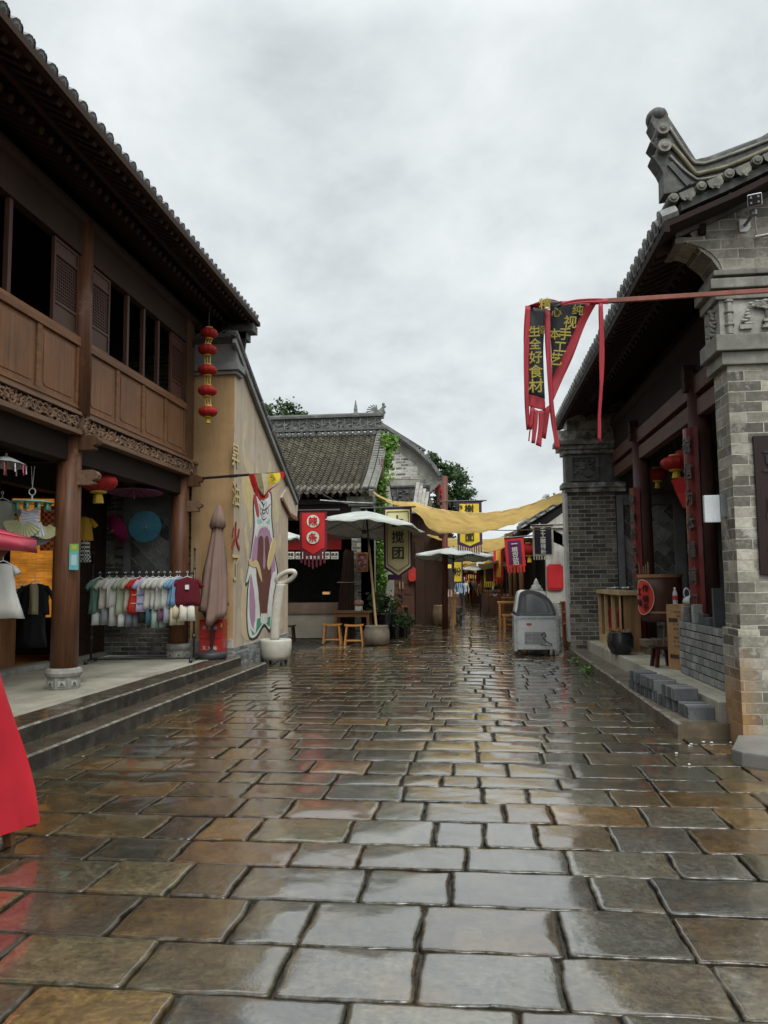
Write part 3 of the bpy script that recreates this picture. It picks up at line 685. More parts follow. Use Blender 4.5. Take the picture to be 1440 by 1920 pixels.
mb = MB(); m = MX.copy(); m.translation = (WX - .2, 0, 0); mb.prism([(HY2 - .7, 3.28), (HY2, 3.02), (17.2, 2.98), (17.3, topz(17.3) - .02), (HY2, topz(HY2) - .01)], .23, 0, m); mb.build('eave_box', BEIGE, PH)
mb = MB(); m = MX.copy(); m.translation = (WX + .031, 0, 0); mb.prism([(HY2 - .68, 3.22), (HY2 + .1, 2.93), (17.1, 2.9), (17.15, 2.97), (HY2, 3.03), (HY2 - .66, 3.29)], .03, 0, m); mb.build('eave_trim', WOODY, PH)
# mural (paint on the wall, a few mm thick) -- coordinates taken off the photo, laid on the wall plane
def MU(u, v):
    p = atx(420 + u / 4.364, 780 + v / 4.364, WX); return (p.y, p.z)
PAINT = {k: pm('mural_' + k, c, .75, .12, 6, .05) for k, c in dict(white=(.72, .72, .68), black=(.03, .03, .035), mauve=(.42, .24, .36), brown=(.13, .045, .03), green=(.05, .30, .16), red=(.42, .04, .035), flame=(.64, .50, .24), pale=(.58, .48, .30), teal=(.30, .55, .48)).items()}
PK = list(PAINT); lay = [0]
mur = MB()
def poly_(col, pts, sm=True):
    lay[0] += 1; q = [MU(*p) for p in pts]
    if sm:
        q3 = [Vector((a, b, 0)) for a, b in q]; n = len(q3); out = []
        for i in range(n):
            a, b, c, d = q3[i - 1], q3[i], q3[(i + 1) % n], q3[(i + 2) % n]
            for k in range(4):
                t = k / 4; out.append(.5 * ((2 * b) + (c - a) * t + (2 * a - 5 * b + 4 * c - d) * t * t + (3 * b - a - 3 * c + d) * t ** 3))
        q = [(v.x, v.y) for v in out]
    m = MX.copy(); m.translation = (WX, 0, 0); mur.prism(q, .0008 + .00022 * lay[0], PK.index(col), m)
def line_(col, pts, w=6):
    lay[0] += 1; P = cr([Vector((*MU(*p), 0)) for p in pts], 4); w = w * .0035; L_, R_ = [], []
    for i, p in enumerate(P):
        d = P[min(i + 1, len(P) - 1)] - P[max(i - 1, 0)]; d.normalize(); n = Vector((-d.y, d.x, 0)) * w * .5 * (.5 + .5 * math.sin(math.pi * (i + .5) / len(P))) * 2 ** .5
        L_.append(p + n); R_.append(p - n)
    X = WX + .0008 + .00022 * lay[0]
    mur.grid([[(X, a.x, a.y), (X, b.x, b.y)] for a, b in zip(L_, R_)], PK.index(col))
for pts in ([(170, 30), (185, 120), (165, 230), (190, 330), (240, 420), (245, 470), (200, 470), (165, 400), (150, 250)], [(150, 480), (215, 500), (235, 640), (225, 900), (205, 880), (190, 760), (160, 700)], [(180, 860), (190, 960), (180, 1090), (165, 960)],
            [(190, 980), (205, 1060), (195, 1160), (180, 1080)], [(140, 1240), (160, 1290), (150, 1400), (133, 1330)], [(375, 360), (395, 460), (360, 470)], [(405, 560), (440, 700), (450, 830), (415, 880), (395, 700)], [(460, 960), (468, 1030), (455, 1090), (450, 1020)], [(160, 1380), (215, 1400), (195, 1700), (200, 1830), (150, 1800), (140, 1640)], [(466, 1600), (478, 1700), (460, 1740)], [(270, 400), (295, 470), (262, 480)]):
    poly_('pale' if R.random() < .5 else 'flame', pts)
poly_('black', [(255, 640), (235, 730), (240, 900), (215, 1130), (172, 1370), (190, 1380), (205, 1300), (188, 1420), (180, 1640), (192, 1790), (220, 1835), (275, 1815), (328, 1725), (372, 1775), (390, 1700), (412, 1480), (442, 1290), (420, 1150), (405, 960), (392, 820), (392, 660), (360, 610)])
poly_('white', [(262, 650), (245, 730), (250, 900), (222, 1130), (180, 1345), (195, 1350), (215, 1290), (197, 1420), (190, 1640), (202, 1780), (225, 1815), (265, 1795), (325, 1700), (370, 1745), (382, 1690), (402, 1470), (432, 1290), (412, 1150), (396, 960), (384, 820), (382, 660), (350, 620)])
poly_('mauve', [(262, 960), (240, 1040), (222, 1200), (262, 1260), (280, 1420), (292, 1620), (300, 1640), (350, 1640), (365, 1500), (400, 1300), (420, 1250), (402, 1080), (385, 960), (345, 915), (300, 920)])
poly_('brown', [(280, 1010), (270, 1150), (262, 1300), (280, 1440), (292, 1640), (352, 1640), (368, 1440), (385, 1300), (380, 1130), (362, 1000), (345, 980), (326, 1010), (310, 980), (292, 985)])
poly_('mauve', [(322, 990), (330, 990), (333, 1110), (338, 1200), (328, 1252), (318, 1220), (322, 1110)])
poly_('mauve', [(218, 1300), (240, 1400), (255, 1560), (250, 1700), (236, 1740), (212, 1660), (206, 1480)])
poly_('white', [(220, 1275), (250, 1340), (280, 1480), (292, 1640), (272, 1700), (262, 1560), (240, 1400)])
poly_('white', [(408, 1270), (385, 1340), (362, 1500), (352, 1650), (366, 1690), (378, 1540), (400, 1380)])
poly_('green', [(215, 1740), (232, 1795), (262, 1775), (322, 1680), (372, 1725), (380, 1640), (350, 1650), (330, 1660), (300, 1650), (270, 1660), (262, 1740), (240, 1770)], False)
for u in (308, 326, 343): poly_('white', [(u - 9, 1690), (u - 9, 1630), (u, 1612), (u + 8, 1630), (u + 8, 1690)])
poly_('white', [(242, 1770), (245, 1700), (254, 1685), (262, 1700), (256, 1770)])
poly_('red', [(240, 660), (262, 640), (352, 625), (360, 665), (300, 690), (270, 700), (288, 760), (282, 830), (262, 800)])
poly_('white', [(262, 655), (285, 690), (310, 695), (350, 690), (372, 640), (382, 700), (380, 790), (352, 860), (322, 880), (290, 850), (282, 760)])
poly_('teal', [(272, 840), (300, 850), (322, 880), (350, 860), (372, 840), (368, 890), (320, 900), (278, 890)])
poly_('white', [(266, 900), (300, 880), (345, 880), (380, 910), (392, 1000), (380, 990), (372, 950), (350, 915), (320, 905), (300, 915), (280, 950), (266, 995), (258, 960)])
for u in (285, 300, 318, 335, 352, 368): line_('mauve', [(u, 890), (u - 2 + (u - 320) * .1, 940 + abs(u - 320) * .7)], 2.4)
for c in ([(300, 700), (318, 740), (312, 800), (322, 830)], [(345, 700), (338, 760), (330, 800)], [(284, 720), (300, 760), (320, 770), (340, 760), (378, 720)], [(296, 800), (318, 850), (345, 830)], [(308, 780), (322, 800), (336, 775)], [(322, 690), (322, 745)], [(285, 670), (310, 715), (330, 690)]): line_('black', c, 5)
for c in ((300, 780), (352, 775), (322, 705)): poly_('black', [(c[0] - 11, c[1]), (c[0], c[1] - 28), (c[0] + 11, c[1]), (c[0], c[1] + 28)]); poly_('white', [(c[0] - 7, c[1]), (c[0], c[1] - 20), (c[0] + 7, c[1]), (c[0], c[1] + 20)])
poly_('flame', [(402, 1000), (424, 1040), (415, 1110), (375, 1240), (362, 1262), (352, 1230), (360, 1150), (380, 1060)])
poly_('flame', [(196, 1165), (230, 1195), (262, 1180), (285, 1220), (300, 1290), (307, 1362), (282, 1300), (262, 1240), (235, 1235), (205, 1215)])
mur.build('mural_painting', [PAINT[k] for k in PK], PH)
for ch, u, v, s, c in (('昇', 90, 325, .40, 'flame'), ('油', 92, 640, .40, 'flame'), ('火', 92, 980, .46, 'red'), ('了', 92, 1240, .42, 'flame')):
    p = MU(u, v); mb = MB(); mb.text(ch, (WX + .003, p[0] + .004, p[1] - .006), (0, 1, 0), (0, 0, 1), s * 1.0, 1); mb.text(ch, (WX + .006, p[0], p[1]), (0, 1, 0), (0, 0, 1), s, 0)
    mb.build('wall_character', [PAINT[c], PAINT['black']], PH)
# ------------------------------------------------------------------ brick hall on the right
RH = thing('brick_hall', 'grey brick hall with upswept ridge horn, deep tiled eaves and red-brown columns', 'building', (4.5, 11.5, 0))
GBO = brick('pier_brick', (.135, .125, .098), (.29, .27, .215), (.22, .205, .165), .30, .098, .006, lite=(.46, .45, .40), lamt=.65, orange=True)
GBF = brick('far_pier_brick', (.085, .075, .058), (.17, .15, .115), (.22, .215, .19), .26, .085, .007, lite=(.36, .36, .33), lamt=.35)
DRS = pm('dressed_brick', (.21, .205, .175), .75, .4, 4, .3, 50, col2=(.33, .325, .29), streak=.7)
YG = 7.4
def roofz(x):      # underside of the roof over the gable: concave Chinese curve
    t = x - 1.85; return 4.81 + .36 * t + .055 * t * t
# near gable wall
prof = [(2.4, -.05), (8.5, -.05)] + [(x, roofz(x) - .12) for x in (8.5, 7, 6, 5, 4, 3.2, 2.6)] + [(2.12, roofz(2.12) - .12), (2.2, 4.62), (2.31, 4.52), (2.38, 4.40), (2.40, 4.25)]
MYF = frame((0, YG, 0), (1, 0, 0), (0, 0, 1))      # local x->x, y->z, z->-y
def yprism(mb, poly, y0, y1, mi=0):
    m = frame((0, y1, 0), (1, 0, 0), (0, 0, 1)); mb.prism(poly, y1 - y0, mi, m); return mb
mb = MB(); yprism(mb, prof, YG, YG + .4); mb.build('gable_wall', GBO, RH, uv=True)
mb = MB(); mb.box(2.365, 8.5, YG - .035, YG + .42, -.05, 1.04); mb.build('wall_foot', GBO, RH, uv=True, bevel=.012)
# corbel bands at the head of the pier
mb = MB()
for x, y, z0, z1 in ((2.345, .045, 3.48, 3.60), (2.29, .085, 3.605, 3.76), (2.31, .06, 4.10, 4.19), (2.26, .10, 4.195, 4.29), (2.30, .07, 4.33, 4.38)):
    mb.box(x, 8.5, YG - y, YG + .4 + min(y, .05), z0, z1)
mb.build('corbel_bands', DRS, RH, bevel=.012)
mb = MB(); mb.box(2.345, 8.5, YG - .03, YG + .43, 3.765, 4.098); mb.build('relief_ground', STN, RH)
def relief_pot(mb, cx, cz, y, s=1.0, mi=0):
    mb.box(cx - .11 * s, cx + .11 * s, y - .05, y, cz - .2 * s, cz - .17 * s); mb.box(cx - .08 * s, cx + .08 * s, y - .04, y, cz - .17 * s, cz - .13 * s)
    mb.box(cx - .1 * s, cx + .1 * s, y - .055, y, cz - .13 * s, cz - .1 * s)
    m = Matrix.Translation((cx, y - .01, cz - .1 * s)); mb.lathe([(.045 * s, 0), (.06 * s, .05 * s), (.068 * s, .1 * s), (.055 * s, .11 * s), (.075 * s, .12 * s), (.07 * s, .135 * s)], 14, mi, M=m)
for_rel = []
mb = MB()
for cx, s in ((2.80, 1.0), (3.5, 1), (4.2, 1)):
    relief_pot(mb, cx, 3.97, YG - .03, s * .8)
    for k in range(9):
        a = R.uniform(-.15, .15); z = 4.0 + .008 * k; q = cx + a
        mb.tube([(cx + a * .3, YG - .05, z), (q, YG - .065, z + R.uniform(0, .04)), (q + a * .5, YG - .06, z + .01)], [.009, .012, .006], 6)
        mb.ball((q + a * .5, YG - .06, z + .015), (.028, .014, .014), 6)
    mb.build('relief_vase', STN, RH); mb = MB()
for cx in (2.57, 3.03, 3.3):
    mb.box(cx - .055, cx + .055, YG - .06, YG - .03, 3.81, 3.85)
    for k in range(5): mb.ball((cx + R.uniform(-.03, .03), YG - .05, 3.86 + .03 * k), (.045 - .006 * k, .016, .016), 8)
mb.build('relief_carving', STN, RH)
for cx, cy in ((2.43, YG - .035), (2.37, YG + .35)):
    mb = MB(); mb.lathe([(a_, b_ * .66) for a_, b_ in [(.034, 0), (.034, .12), (.046, .125), (.046, .15), (.032, .16), (.036, .2), (.036, .26), (.032, .3), (.046, .31), (.046, .335), (.033, .34), (.033, .46), (.044, .465), (.044, .49)]], 12, o=(cx, cy, 3.77), flute=-.10); mb.build('relief_colonnette', STN, RH)
mb = MB()
for k in range(7):
    z = 3.80 + .038 * k; mb.tube([(2.34, YG + .08 + .03 * math.sin(k * 1.7), z), (2.33, YG + .16 + .04 * math.cos(k * 2.1), z + .04), (2.34, YG + .24, z + .01)], [.012, .02, .01], 6)
mb.build('side_relief', STN, RH)
# curved corbel soffit toward the street (brick quarter arch)
arc = [(2.40, 4.38), (2.392, 4.43), (2.365, 4.50), (2.31, 4.57), (2.23, 4.63), (2.13, 4.675), (2.02, 4.70)]
mb = MB(); poly = arc + [(2.02, 4.74), (2.6, 4.74), (2.6, 4.38)]; yprism(mb, poly, YG - .012, YG + .41); mb.build('corbel_arch', GBO, RH, uv=True)
mb = MB(); mb.box(1.98, 2.06, YG - .02, YG + .42, 4.68, 4.74); mb.build('arch_lip', DRS, RH)
# verge: corbelled cornice, dentils, tile ends, drip tiles
def along(x0, x1, n): return [x0 + (x1 - x0) * i / n for i in range(n + 1)]
xs_ = along(1.98, 8.4, 16)
mb = MB()
for dz0, dz1, yo in ((-.13, -.02, .05), (-.018, .03, .12), (.032, .11, .26)):
    poly = [(x, roofz(x) + dz0) for x in xs_] + [(x, roofz(x) + dz1) for x in reversed(xs_)]; yprism(mb, poly, YG - yo, YG + .4)
mb.build('verge_cornice', STND, RH)
mb = MB(); x = 2.15
while x < 7:
    mb.box(x, x + .05, YG - .2, YG - .1, roofz(x) - .06, roofz(x) + .025); x += .28
mb.build('dentils', DRS, RH)
LIC = pm('lichen_tile', (.13, .13, .105), .65, .5, 9, .4, 50, col2=(.27, .265, .19), streak=.5)
mb = MB(); x = 1.90
while x < 7.5:
    z = roofz(x) + .155; mb.tube([(x, YG - .34, z), (x, YG - .315, z), (x, YG + .3, z + .02)], [.044, .048, .045], 14); mb.tube([(x, YG - .352, z), (x, YG - .338, z)], [.022, .038], 12)
    q = x + .125; m = frame((q, YG - .31, roofz(q) + .15), (1, 0, .4), (-.4, 0, 1)); w = .068
    mb.prism([(-w, .03), (-w, -.03), (-w * .75, -.055), (-w * .35, -.06), (0, -.085), (w * .35, -.06), (w * .75, -.055), (w, -.03), (w, .03)], .014, 0, m)
    mb.ball((q, YG - .325, roofz(q) + .105), (.02, .008, .02), 8)
    mb.box(q - .06, q + .06, YG - .30, YG + .1, roofz(q) + .135, roofz(q) + .16)
    x += .25
mb.build('verge_tiles', LIC, RH)
# descending ridge with upswept horn, outline taken from the photo at its own distance
def HN(u, v): p = at(1200 + u / 6, 180 + v / 6, YG - .16); return (p.x, p.z)
rr = [(1440, 700), (1100, 830), (800, 935), (640, 960), (560, 985), (420, 1060), (275, 1085), (270, 850), (235, 780), (140, 650), (190, 640), (205, 585), (118, 495), (202, 505), (195, 380), (125, 260), (150, 180), (205, 105), (290, 112), (318, 190), (480, 440), (640, 690), (830, 650), (1130, 540), (1440, 415)]
P = [HN(*p) for p in rr]; ex0 = P[0]; ex1 = P[-1]
tail = [(ex1[0] + 1.5, ex1[1] + .95), (ex1[0] + 2.6, ex1[1] + 1.75)]; tail0 = [(ex0[0] + 2.9, ex0[1] + 1.65), (ex0[0] + 1.5, ex0[1] + .75)]
mb = MB(); yprism(mb, tail0[::1] + P + tail[:1] + tail[1:], YG - .13, YG + .07); mb.build('ridge_horn', pm('ridge_stone', (.062, .064, .058), .65, .5, 7, .4, 50, col2=(.15, .15, .125), streak=.7), RH, bevel=.008)
def hpath(pts, r, yo, mat, name, n=3, bar=None):
    q = [HN(*p) for p in pts]; e = q[-1]; L_ = cr([Vector((a, YG - yo, b)) for a, b in q], n) + [Vector((e[0] + 1.5, YG - yo, e[1] + .86)), Vector((e[0] + 2.6, YG - yo, e[1] + 1.62))]
    return L_
mb = MB(); mb.tube(hpath([(355, 540), (480, 680), (600, 830), (650, 865), (730, 850), (1000, 780), (1440, 590)], 0, .145, None, ''), .022, 10); mb.build('ridge_roll', pm('ochre_tile', (.15, .135, .08), .65, .6, 6, .3, 50, col2=(.2, .2, .15)), RH, smooth=True)
mb = MB(); mb.tube(hpath([(345, 660), (480, 800), (610, 900), (700, 925), (1000, 850), (1440, 650)], 0, .14, None, ''), .014, 8); mb.tube(hpath([(330, 330), (480, 560), (600, 720), (670, 745), (830, 720), (1440, 490)], 0, .14, None, ''), .016, 8); mb.build('ridge_mouldings', DRS, RH, smooth=True)
mb = MB(); mb.tube(hpath([(250, 110), (318, 190), (480, 440), (640, 690), (830, 650), (1440, 420)], 0, .03, None, '', 1), .045, 8); mb.build('ridge_cap', pm('ridge_stone', (.1, .1, .1)), RH)
mb = MB()
for u, v, r in ((255, 372, .062), (272, 570, .062)):
    p = HN(u, v); mb.tube([(p[0], YG - .19, p[1]), (p[0], YG + .12, p[1])], r, 18); mb.tube([(p[0], YG - .205, p[1]), (p[0], YG - .185, p[1])], [r * .3, r * .72], 14)
mb.build('horn_disc', DRS, RH)
mb = MB(); p0 = HN(340, 745); p1 = HN(555, 985); mb.bar((p0[0], YG - .138, p0[1]), (p1[0], YG - .138, p1[1]), .02, .05); mb.build('horn_groove', BLKM, RH)
p = HN(225, 180); mb = MB(); mb.ball((p[0], YG - .03, p[1] + .01), (.105, .13, .095), 12); mb.build('horn_knob', pm('ridge_stone', (.1, .1, .1)), RH, smooth=True)
# street eave and roof
REX, REZ, RY0, RY1 = 1.8, 4.70, 7.05, 16.6
def rz(x): return REZ + .36 * (x - REX) + .05 * (x - REX) ** 2
sdir = Vector((1, 0, .36)).normalized()
mb = eave_caps(MB(), (REX, RY0, REZ + .09), (REX, RY1, REZ + .09), sdir, .2, .07, .14, True); mb.build('eave_tiles', TILE, RH)
tr = MB()
segs = [(REX, 3.2), (3.2, 4.6), (4.6, 6.2)]
for a, b in segs:
    q = tile_roof((a, RY0 + .3, rz(a) + .13), (a, RY1, rz(a) + .13), (b, RY0 + .3, rz(b) + .13), (b, RY1, rz(b) + .13), .2, 9, 0, .055); tr.add(q.V, q.F)
tr.build('roof_tiles', TILE, RH)
mb = MB(); mb.sheet([[(x, RY0 + .02, rz(x)), (x, RY1, rz(x))] for x in along(REX + .03, 8, 10)], .05)
mb.box(REX, REX + .05, RY0, RY1, REZ - .045, REZ + .06); mb.box(REX + .40, REX + .46, RY0 + .3, RY1, rz(2.2) - .10, rz(2.2) - .0)
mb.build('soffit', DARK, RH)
mb = MB(); rafters(mb, REX + .04, REZ - .04, REX + .85, rz(REX + .85) - .04, RY0 + .5, RY1 - .1, .18, .07, .07); mb.build('flying_rafters', DARKW, RH)
mb = MB(); rafters(mb, REX + .45, rz(REX + .45) - .16, 4.2, rz(4.2) - .12, RY0 + .5, RY1 - .1, .2, .085, .08, rnd=True); mb.build('rafters', DARK, RH)
mb = MB(); mb.box(3.1, 3.2, YG + .4, 15.6, 4.5, 5.2); mb.tube([(2.85, YG + .3, 4.55), (2.85, 15.6, 4.55)], .12, 12); mb.box(2.80, 2.90, YG + .4, 15.5, 4.03, 4.5); mb.build('eave_purlins', DARK, RH)
REDW = wood('red_brown_timber', (.075, .036, .027), .5, .4, 2)
REDY = wood('red_brown_beam', (.115, .056, .040), .55, .35, 1)
mb = MB(); mb.box(2.77, 2.93, YG + .4, 15.5, 3.78, 4.0); mb.build('upper_beam', REDY, RH, bevel=.01)
mb = MB(); mb.box(2.79, 2.91, YG + .4, 15.5, 3.50, 3.71); mb.build('lower_beam', REDY, RH, bevel=.01)
CX = 2.85
for cy in (9.9, 13.3):
    mb = MB(); mb.tube([(CX, cy, .33), (CX, cy, 4.05)], [.15, .135], 22); c = mb.build('column', REDW, RH, smooth=True)
    mb = MB(); m = MX.copy(); m.translation = (CX - .18, cy, 3.95); mb.prism([(-.05, -.12), (.05, -.12), (.09, -.04), (.05, .02), (.09, .08), (.03, .22), (-.03, .22), (-.09, .08), (-.05, .02), (-.09, -.04)], .12, 0, m); mb.build('column_bracket', DARKW, c)
    # couplet board hung on the column, text facing the street
    mb = MB(); y0 = cy - .24 if cy < 12 else cy - .2
    cpt = []
    for i in range(9):
        a = rad(180 + 60 - 120 * i / 8 + 6); cpt.append((CX + .205 * math.cos(a), cy + .205 * math.sin(a)))
    zt = 3.36 if cy < 12 else 3.02
    inn = [(CX + (x - CX) * .9, cy + (y - cy) * .9) for x, y in cpt]
    mb.prism(cpt + inn[::-1], zt - .5, 0, Matrix.Translation((0, 0, .5)))
    bd = mb.build('couplet_board', pm('red_lacquer', (.13, .020, .018), .4, .25, bump=.05, coat=.2), c, smooth=False)
    mb = MB(); a = rad(205); chs = '诚信为本福满门来' if cy < 12 else '货真价实客如云至'
    o = Vector((CX + .209 * math.cos(a), cy + .209 * math.sin(a), 0)); 
    for i, ch in enumerate(chs):
        mb.text(ch, (o.x, o.y, zt - .22 - i * (zt - .8) / 8), (-math.sin(-a), -abs(math.cos(a)), 0) if False else (math.sin(a), -math.cos(a), 0) if False else (-.2, -1, 0) if False else (.208, -.978, 0), (0, 0, 1), .2, 0)
    mb.build('lettering', pm('letter_highlight_paint', (.085, .08, .075), .5, .3, bump=0), bd)  # dark letters greyed, highlights on their relief put into the colour
mb = MB(); yprism(mb, [(1.92, 4.6), (8.4, 4.6)] + [(x, rz(x) - .01) for x in (8.2, 7, 6, 5, 4, 3, 1.95)], 15.55, 15.85); mb.build('far_gable', GBS, RH, uv=True)
# far end pier, framed wall and inner front
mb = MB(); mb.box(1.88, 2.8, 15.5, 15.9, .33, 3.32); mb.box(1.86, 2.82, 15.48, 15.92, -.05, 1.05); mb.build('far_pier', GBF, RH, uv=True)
mb = MB(); mb.box(1.83, 1.88, 15.49, 15.91, .3, 3.3); mb.build('pier_edge', pm('lime_render', (.42, .42, .39), .7, .25, 5), RH)
mb = MB()
for x, y, z0, z1 in ((1.84, .06, 3.22, 3.3), (1.78, .10, 3.305, 3.4), (1.8, .08, 3.98, 4.06), (1.72, .12, 4.065, 4.15), (1.66, .16, 4.155, 4.24), (1.70, .1, 4.245, 4.45), (1.9, .12, 4.455, 4.75)): mb.box(x, 3.0, 15.5 - y, 15.9, z0, z1)
mb.build('far_corbels', GBS, RH, bevel=.01)
mb = MB(); mb.box(1.86, 2.75, 15.48, 15.9, 3.405, 3.975); mb.box(1.95, 2.0, 15.44, 15.48, 3.44, 3.94); mb.box(2.45, 2.5, 15.44, 15.48, 3.44, 3.94); mb.box(2.0, 2.45, 15.44, 15.48, 3.9, 3.94); mb.box(2.0, 2.45, 15.44, 15.48, 3.44, 3.48)
for k in range(26): mb.ball((R.uniform(2.04, 2.4), 15.47, R.uniform(3.52, 3.86)), (R.uniform(.02, .05), .025, R.uniform(.015, .03)), 6)
mb.build('far_relief', STND, RH)
mb = MB(); mb.box(2.8, 8.5, 15.6, 15.9, .33, 4.6); mb.box(2.82, 2.95, 15.5, 15.6, .33, 3.15); mb.box(2.95, 6, 15.52, 15.6, 2.95, 3.15); mb.box(3.9, 4.1, 15.5, 15.6, .33, 2.95); mb.build('end_wall', pm('dark_dressed_stone', (.16, .165, .16), .7, .3, 3), RH, bevel=.01)
mb = MB(); mb.box(2.95, 3.9, 15.57, 15.6, .6, 2.93); mb.build('end_panel', DIAM, RH, uv=True)
mb = MB(); mb.box(5.0, 5.2, YG + .4, 15.6, .33, 6); mb.box(8.4, 8.6, YG + .4, 15.9, 0, 6); 
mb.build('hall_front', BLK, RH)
for k in range(8):
    y = 8.0 + k * .94; mb = MB(); mb.box(4.93, 5.0, y, y + .88, .4, 2.9)
    for a, b in ((.5, 1.0), (1.1, 1.3), (1.4, 2.8)): mb.box(4.915, 4.93, y + .1, y + .78, a, b)
    mb.build('hall_door', DARKW, RH)
mb = MB(); mb.box(3.0, 5, YG + .42, 15.5, 3.72, 3.8); mb.build('porch_ceiling', DARK, RH)
# ------------------------------------------------------------------ hanging things and clothes, left porch
def ring(c, rx, ry, n, a0=0, ph=0, fold=0, m=3): return [(c[0] + rx * math.cos(a) * (1 + fold * math.sin(m * a + ph)), c[1] + ry * math.sin(a) * (1 + fold * 1.5 * math.sin(m * a + ph)), c[2]) for a in [a0 + 2 * math.pi * k / n for k in range(n)]]
def loft(mb, rings, mi=0, M=None, caps=True):
    n = len(rings[0]); vs = [p for r in rings for p in r]; fs = [(i * n + k, i * n + (k + 1) % n, (i + 1) * n + (k + 1) % n, (i + 1) * n + k) for i in range(len(rings) - 1) for k in range(n)]
    if caps: fs += [tuple(range(n - 1, -1, -1)), tuple((len(rings) - 1) * n + k for k in range(n))]
    return mb.add(vs, fs, mi, M)
def hanger_mb(M=None):
    mb = MB(M); mb.tube([(.0, 0, -.055), (.0, 0, -.02), (.012, 0, .012), (0, 0, .026), (-.014, 0, .014), (-.016, 0, .0)], .0045, 6)
    mb.tube([(0, 0, -.055), (.05, 0, -.075), (.12, 0, -.115)], .006, 6); mb.tube([(0, 0, -.055), (-.05, 0, -.075), (-.12, 0, -.115)], .006, 6); mb.tube([(-.12, 0, -.115), (.12, 0, -.115)], .005, 6)
    return mb
def shirt_mb(M, w=.30, L=.40, sl=.14, flare=1.0, seed=0, z0=-.09):
    mb = MB(M); n = 20; rg = []; rr_ = random.Random(seed); ph = rr_.uniform(0, 6)
    for t, kx, ky in ((0, .28, .35), (.03, .55, .7), (.08, .9, .95), (.2, .92, 1.05), (.5, .90 + .1 * (flare - 1), 1.1), (.8, .95 * (1 + (flare - 1) * .7), 1.25), (1, flare, 1.35)):
        rg.append(ring((0, 0, z0 - t * L), w / 2 * kx, .024 * ky * (1 + (flare - 1)), n, 0, ph + t * 1.5, .04 + .14 * t, 5))
    for q_ in range(1, len(rg)):
        rg[q_] = [(p[0] * (1 + .03 * math.sin(p[2] * 40 + seed)), p[1] + .010 * math.sin(p[0] * 55 + seed * 1.7 + p[2] * 6), p[2] + .008 * math.sin(p[0] * 20 + seed)) for p in rg[q_]]
    loft(mb, rg)
    for s in (-1, 1):
        a = Vector((s * w * .40, 0, z0 - .035)); d = Vector((s * .62, rr_.uniform(-.15, .15), -1)).normalized()
        if sl: mb.tube([a, a + d * sl * .5, a + d * sl], [.024, .034, .04], 10)
    return mb
def pants_mb(M, w=.2, L=.3, z0=-.4):
    mb = MB(M)
    for s in (-1, 1): loft(mb, [ring((s * w * .25, 0, z0), w * .27, .03, 12), ring((s * w * .27, 0, z0 - L * .5), w * .27, .034, 12, 0, 1, .06), ring((s * w * .3, 0, z0 - L), w * .29, .036, 12, 0, 2, .1)])
    return mb
# clothes rail
ra = gz(170, 1243, .3); rb = gz(363, 1240, .3); rb.z = ra.z = .3
rail = thing('clothes_rail', 'black metal clothes rail full of small summer outfits on the terrace', 'clothes rail', ((ra + rb) / 2))
rd = (rb - ra).normalized(); rn = Vector((-rd.y, rd.x, 0)); ztop = 1.88
for p, zt in ((ra, 2.0), (rb, 2.05)):
    mb = MB(); mb.tube([p + Vector((0, 0, .06)), p + Vector((0, 0, zt - .3))], .018, 10); mb.tube([p + Vector((0, 0, .35)), p + Vector((0, 0, .42))], .03, 10)
    mb.ball(p + Vector((0, 0, zt - .3)), .026, 8); mb.ball(p + Vector((0, 0, 1.75 - .3)), .026, 8)
    mb.tube([p - rn * .24 + Vector((0, 0, .05)), p + rn * .24 + Vector((0, 0, .05))], .017, 8)
    for s in (-1, 1): mb.tube([p + rn * .24 * s + Vector((0, 0, .0)), p + rn * .24 * s + Vector((0, 0, .06))], .028, 10)
    mb.build('rail_post', BLKM, rail, smooth=True)
BZ = at(265, 1076, rb.y - .2).z
mb = MB(); mb.tube([ra + Vector((0, 0, BZ - .3)), rb + Vector((0, 0, BZ - .3))], .014, 8); mb.tube([ra + Vector((0, 0, .05)), rb + Vector((0, 0, .05))], .012, 8); mb.build('rail_bar', BLKM, rail)
CL = [(188, 'soft green', (.13, .24, .2), 'white', .42, .26, 'long sage dress'), (205, 'cream', (.62, .58, .48), 'grey', .36, .28, ''), (219, 'white', (.68, .66, .62), 'pale', .34, .28, ''), (236, 'pale green', (.42, .47, .34), 'white', .44, .25, ''),
      (249, 'sand', (.50, .45, .34), 'slate', .40, .26, ''), (262, 'bright red', (.50, .03, .025), None, .42, .27, ''), (275, 'lilac white', (.46, .45, .58), 'black', .40, .27, ''), (287, 'oatmeal', (.56, .54, .46), 'teal', .37, .25, ''),
      (298, 'light grey', (.55, .55, .51), 'mint', .37, .25, ''), (309, 'stone grey', (.50, .50, .46), 'plum', .38, .27, ''), (320, 'dove grey', (.53, .54, .50), 'stripe', .36, .26, ''), (332, 'sky blue', (.20, .34, .48), 'cream', .34, .26, ''), (337, 'mid blue', (.16, .30, .48), 'cream', .34, .26, ''), (352, 'maroon', (.13, .012, .022), 'ivory', .34, .32, '')]
SHC = dict(white=(.6, .6, .57), grey=(.3, .31, .31), pale=(.5, .5, .46), slate=(.17, .18, .21), black=(.02, .02, .02), teal=(.06, .12, .16), mint=(.3, .4, .35), plum=(.16, .08, .13), stripe=(.3, .31, .36), cream=(.6, .52, .36), ivory=(.66, .63, .55))
gd = (rb - ra)
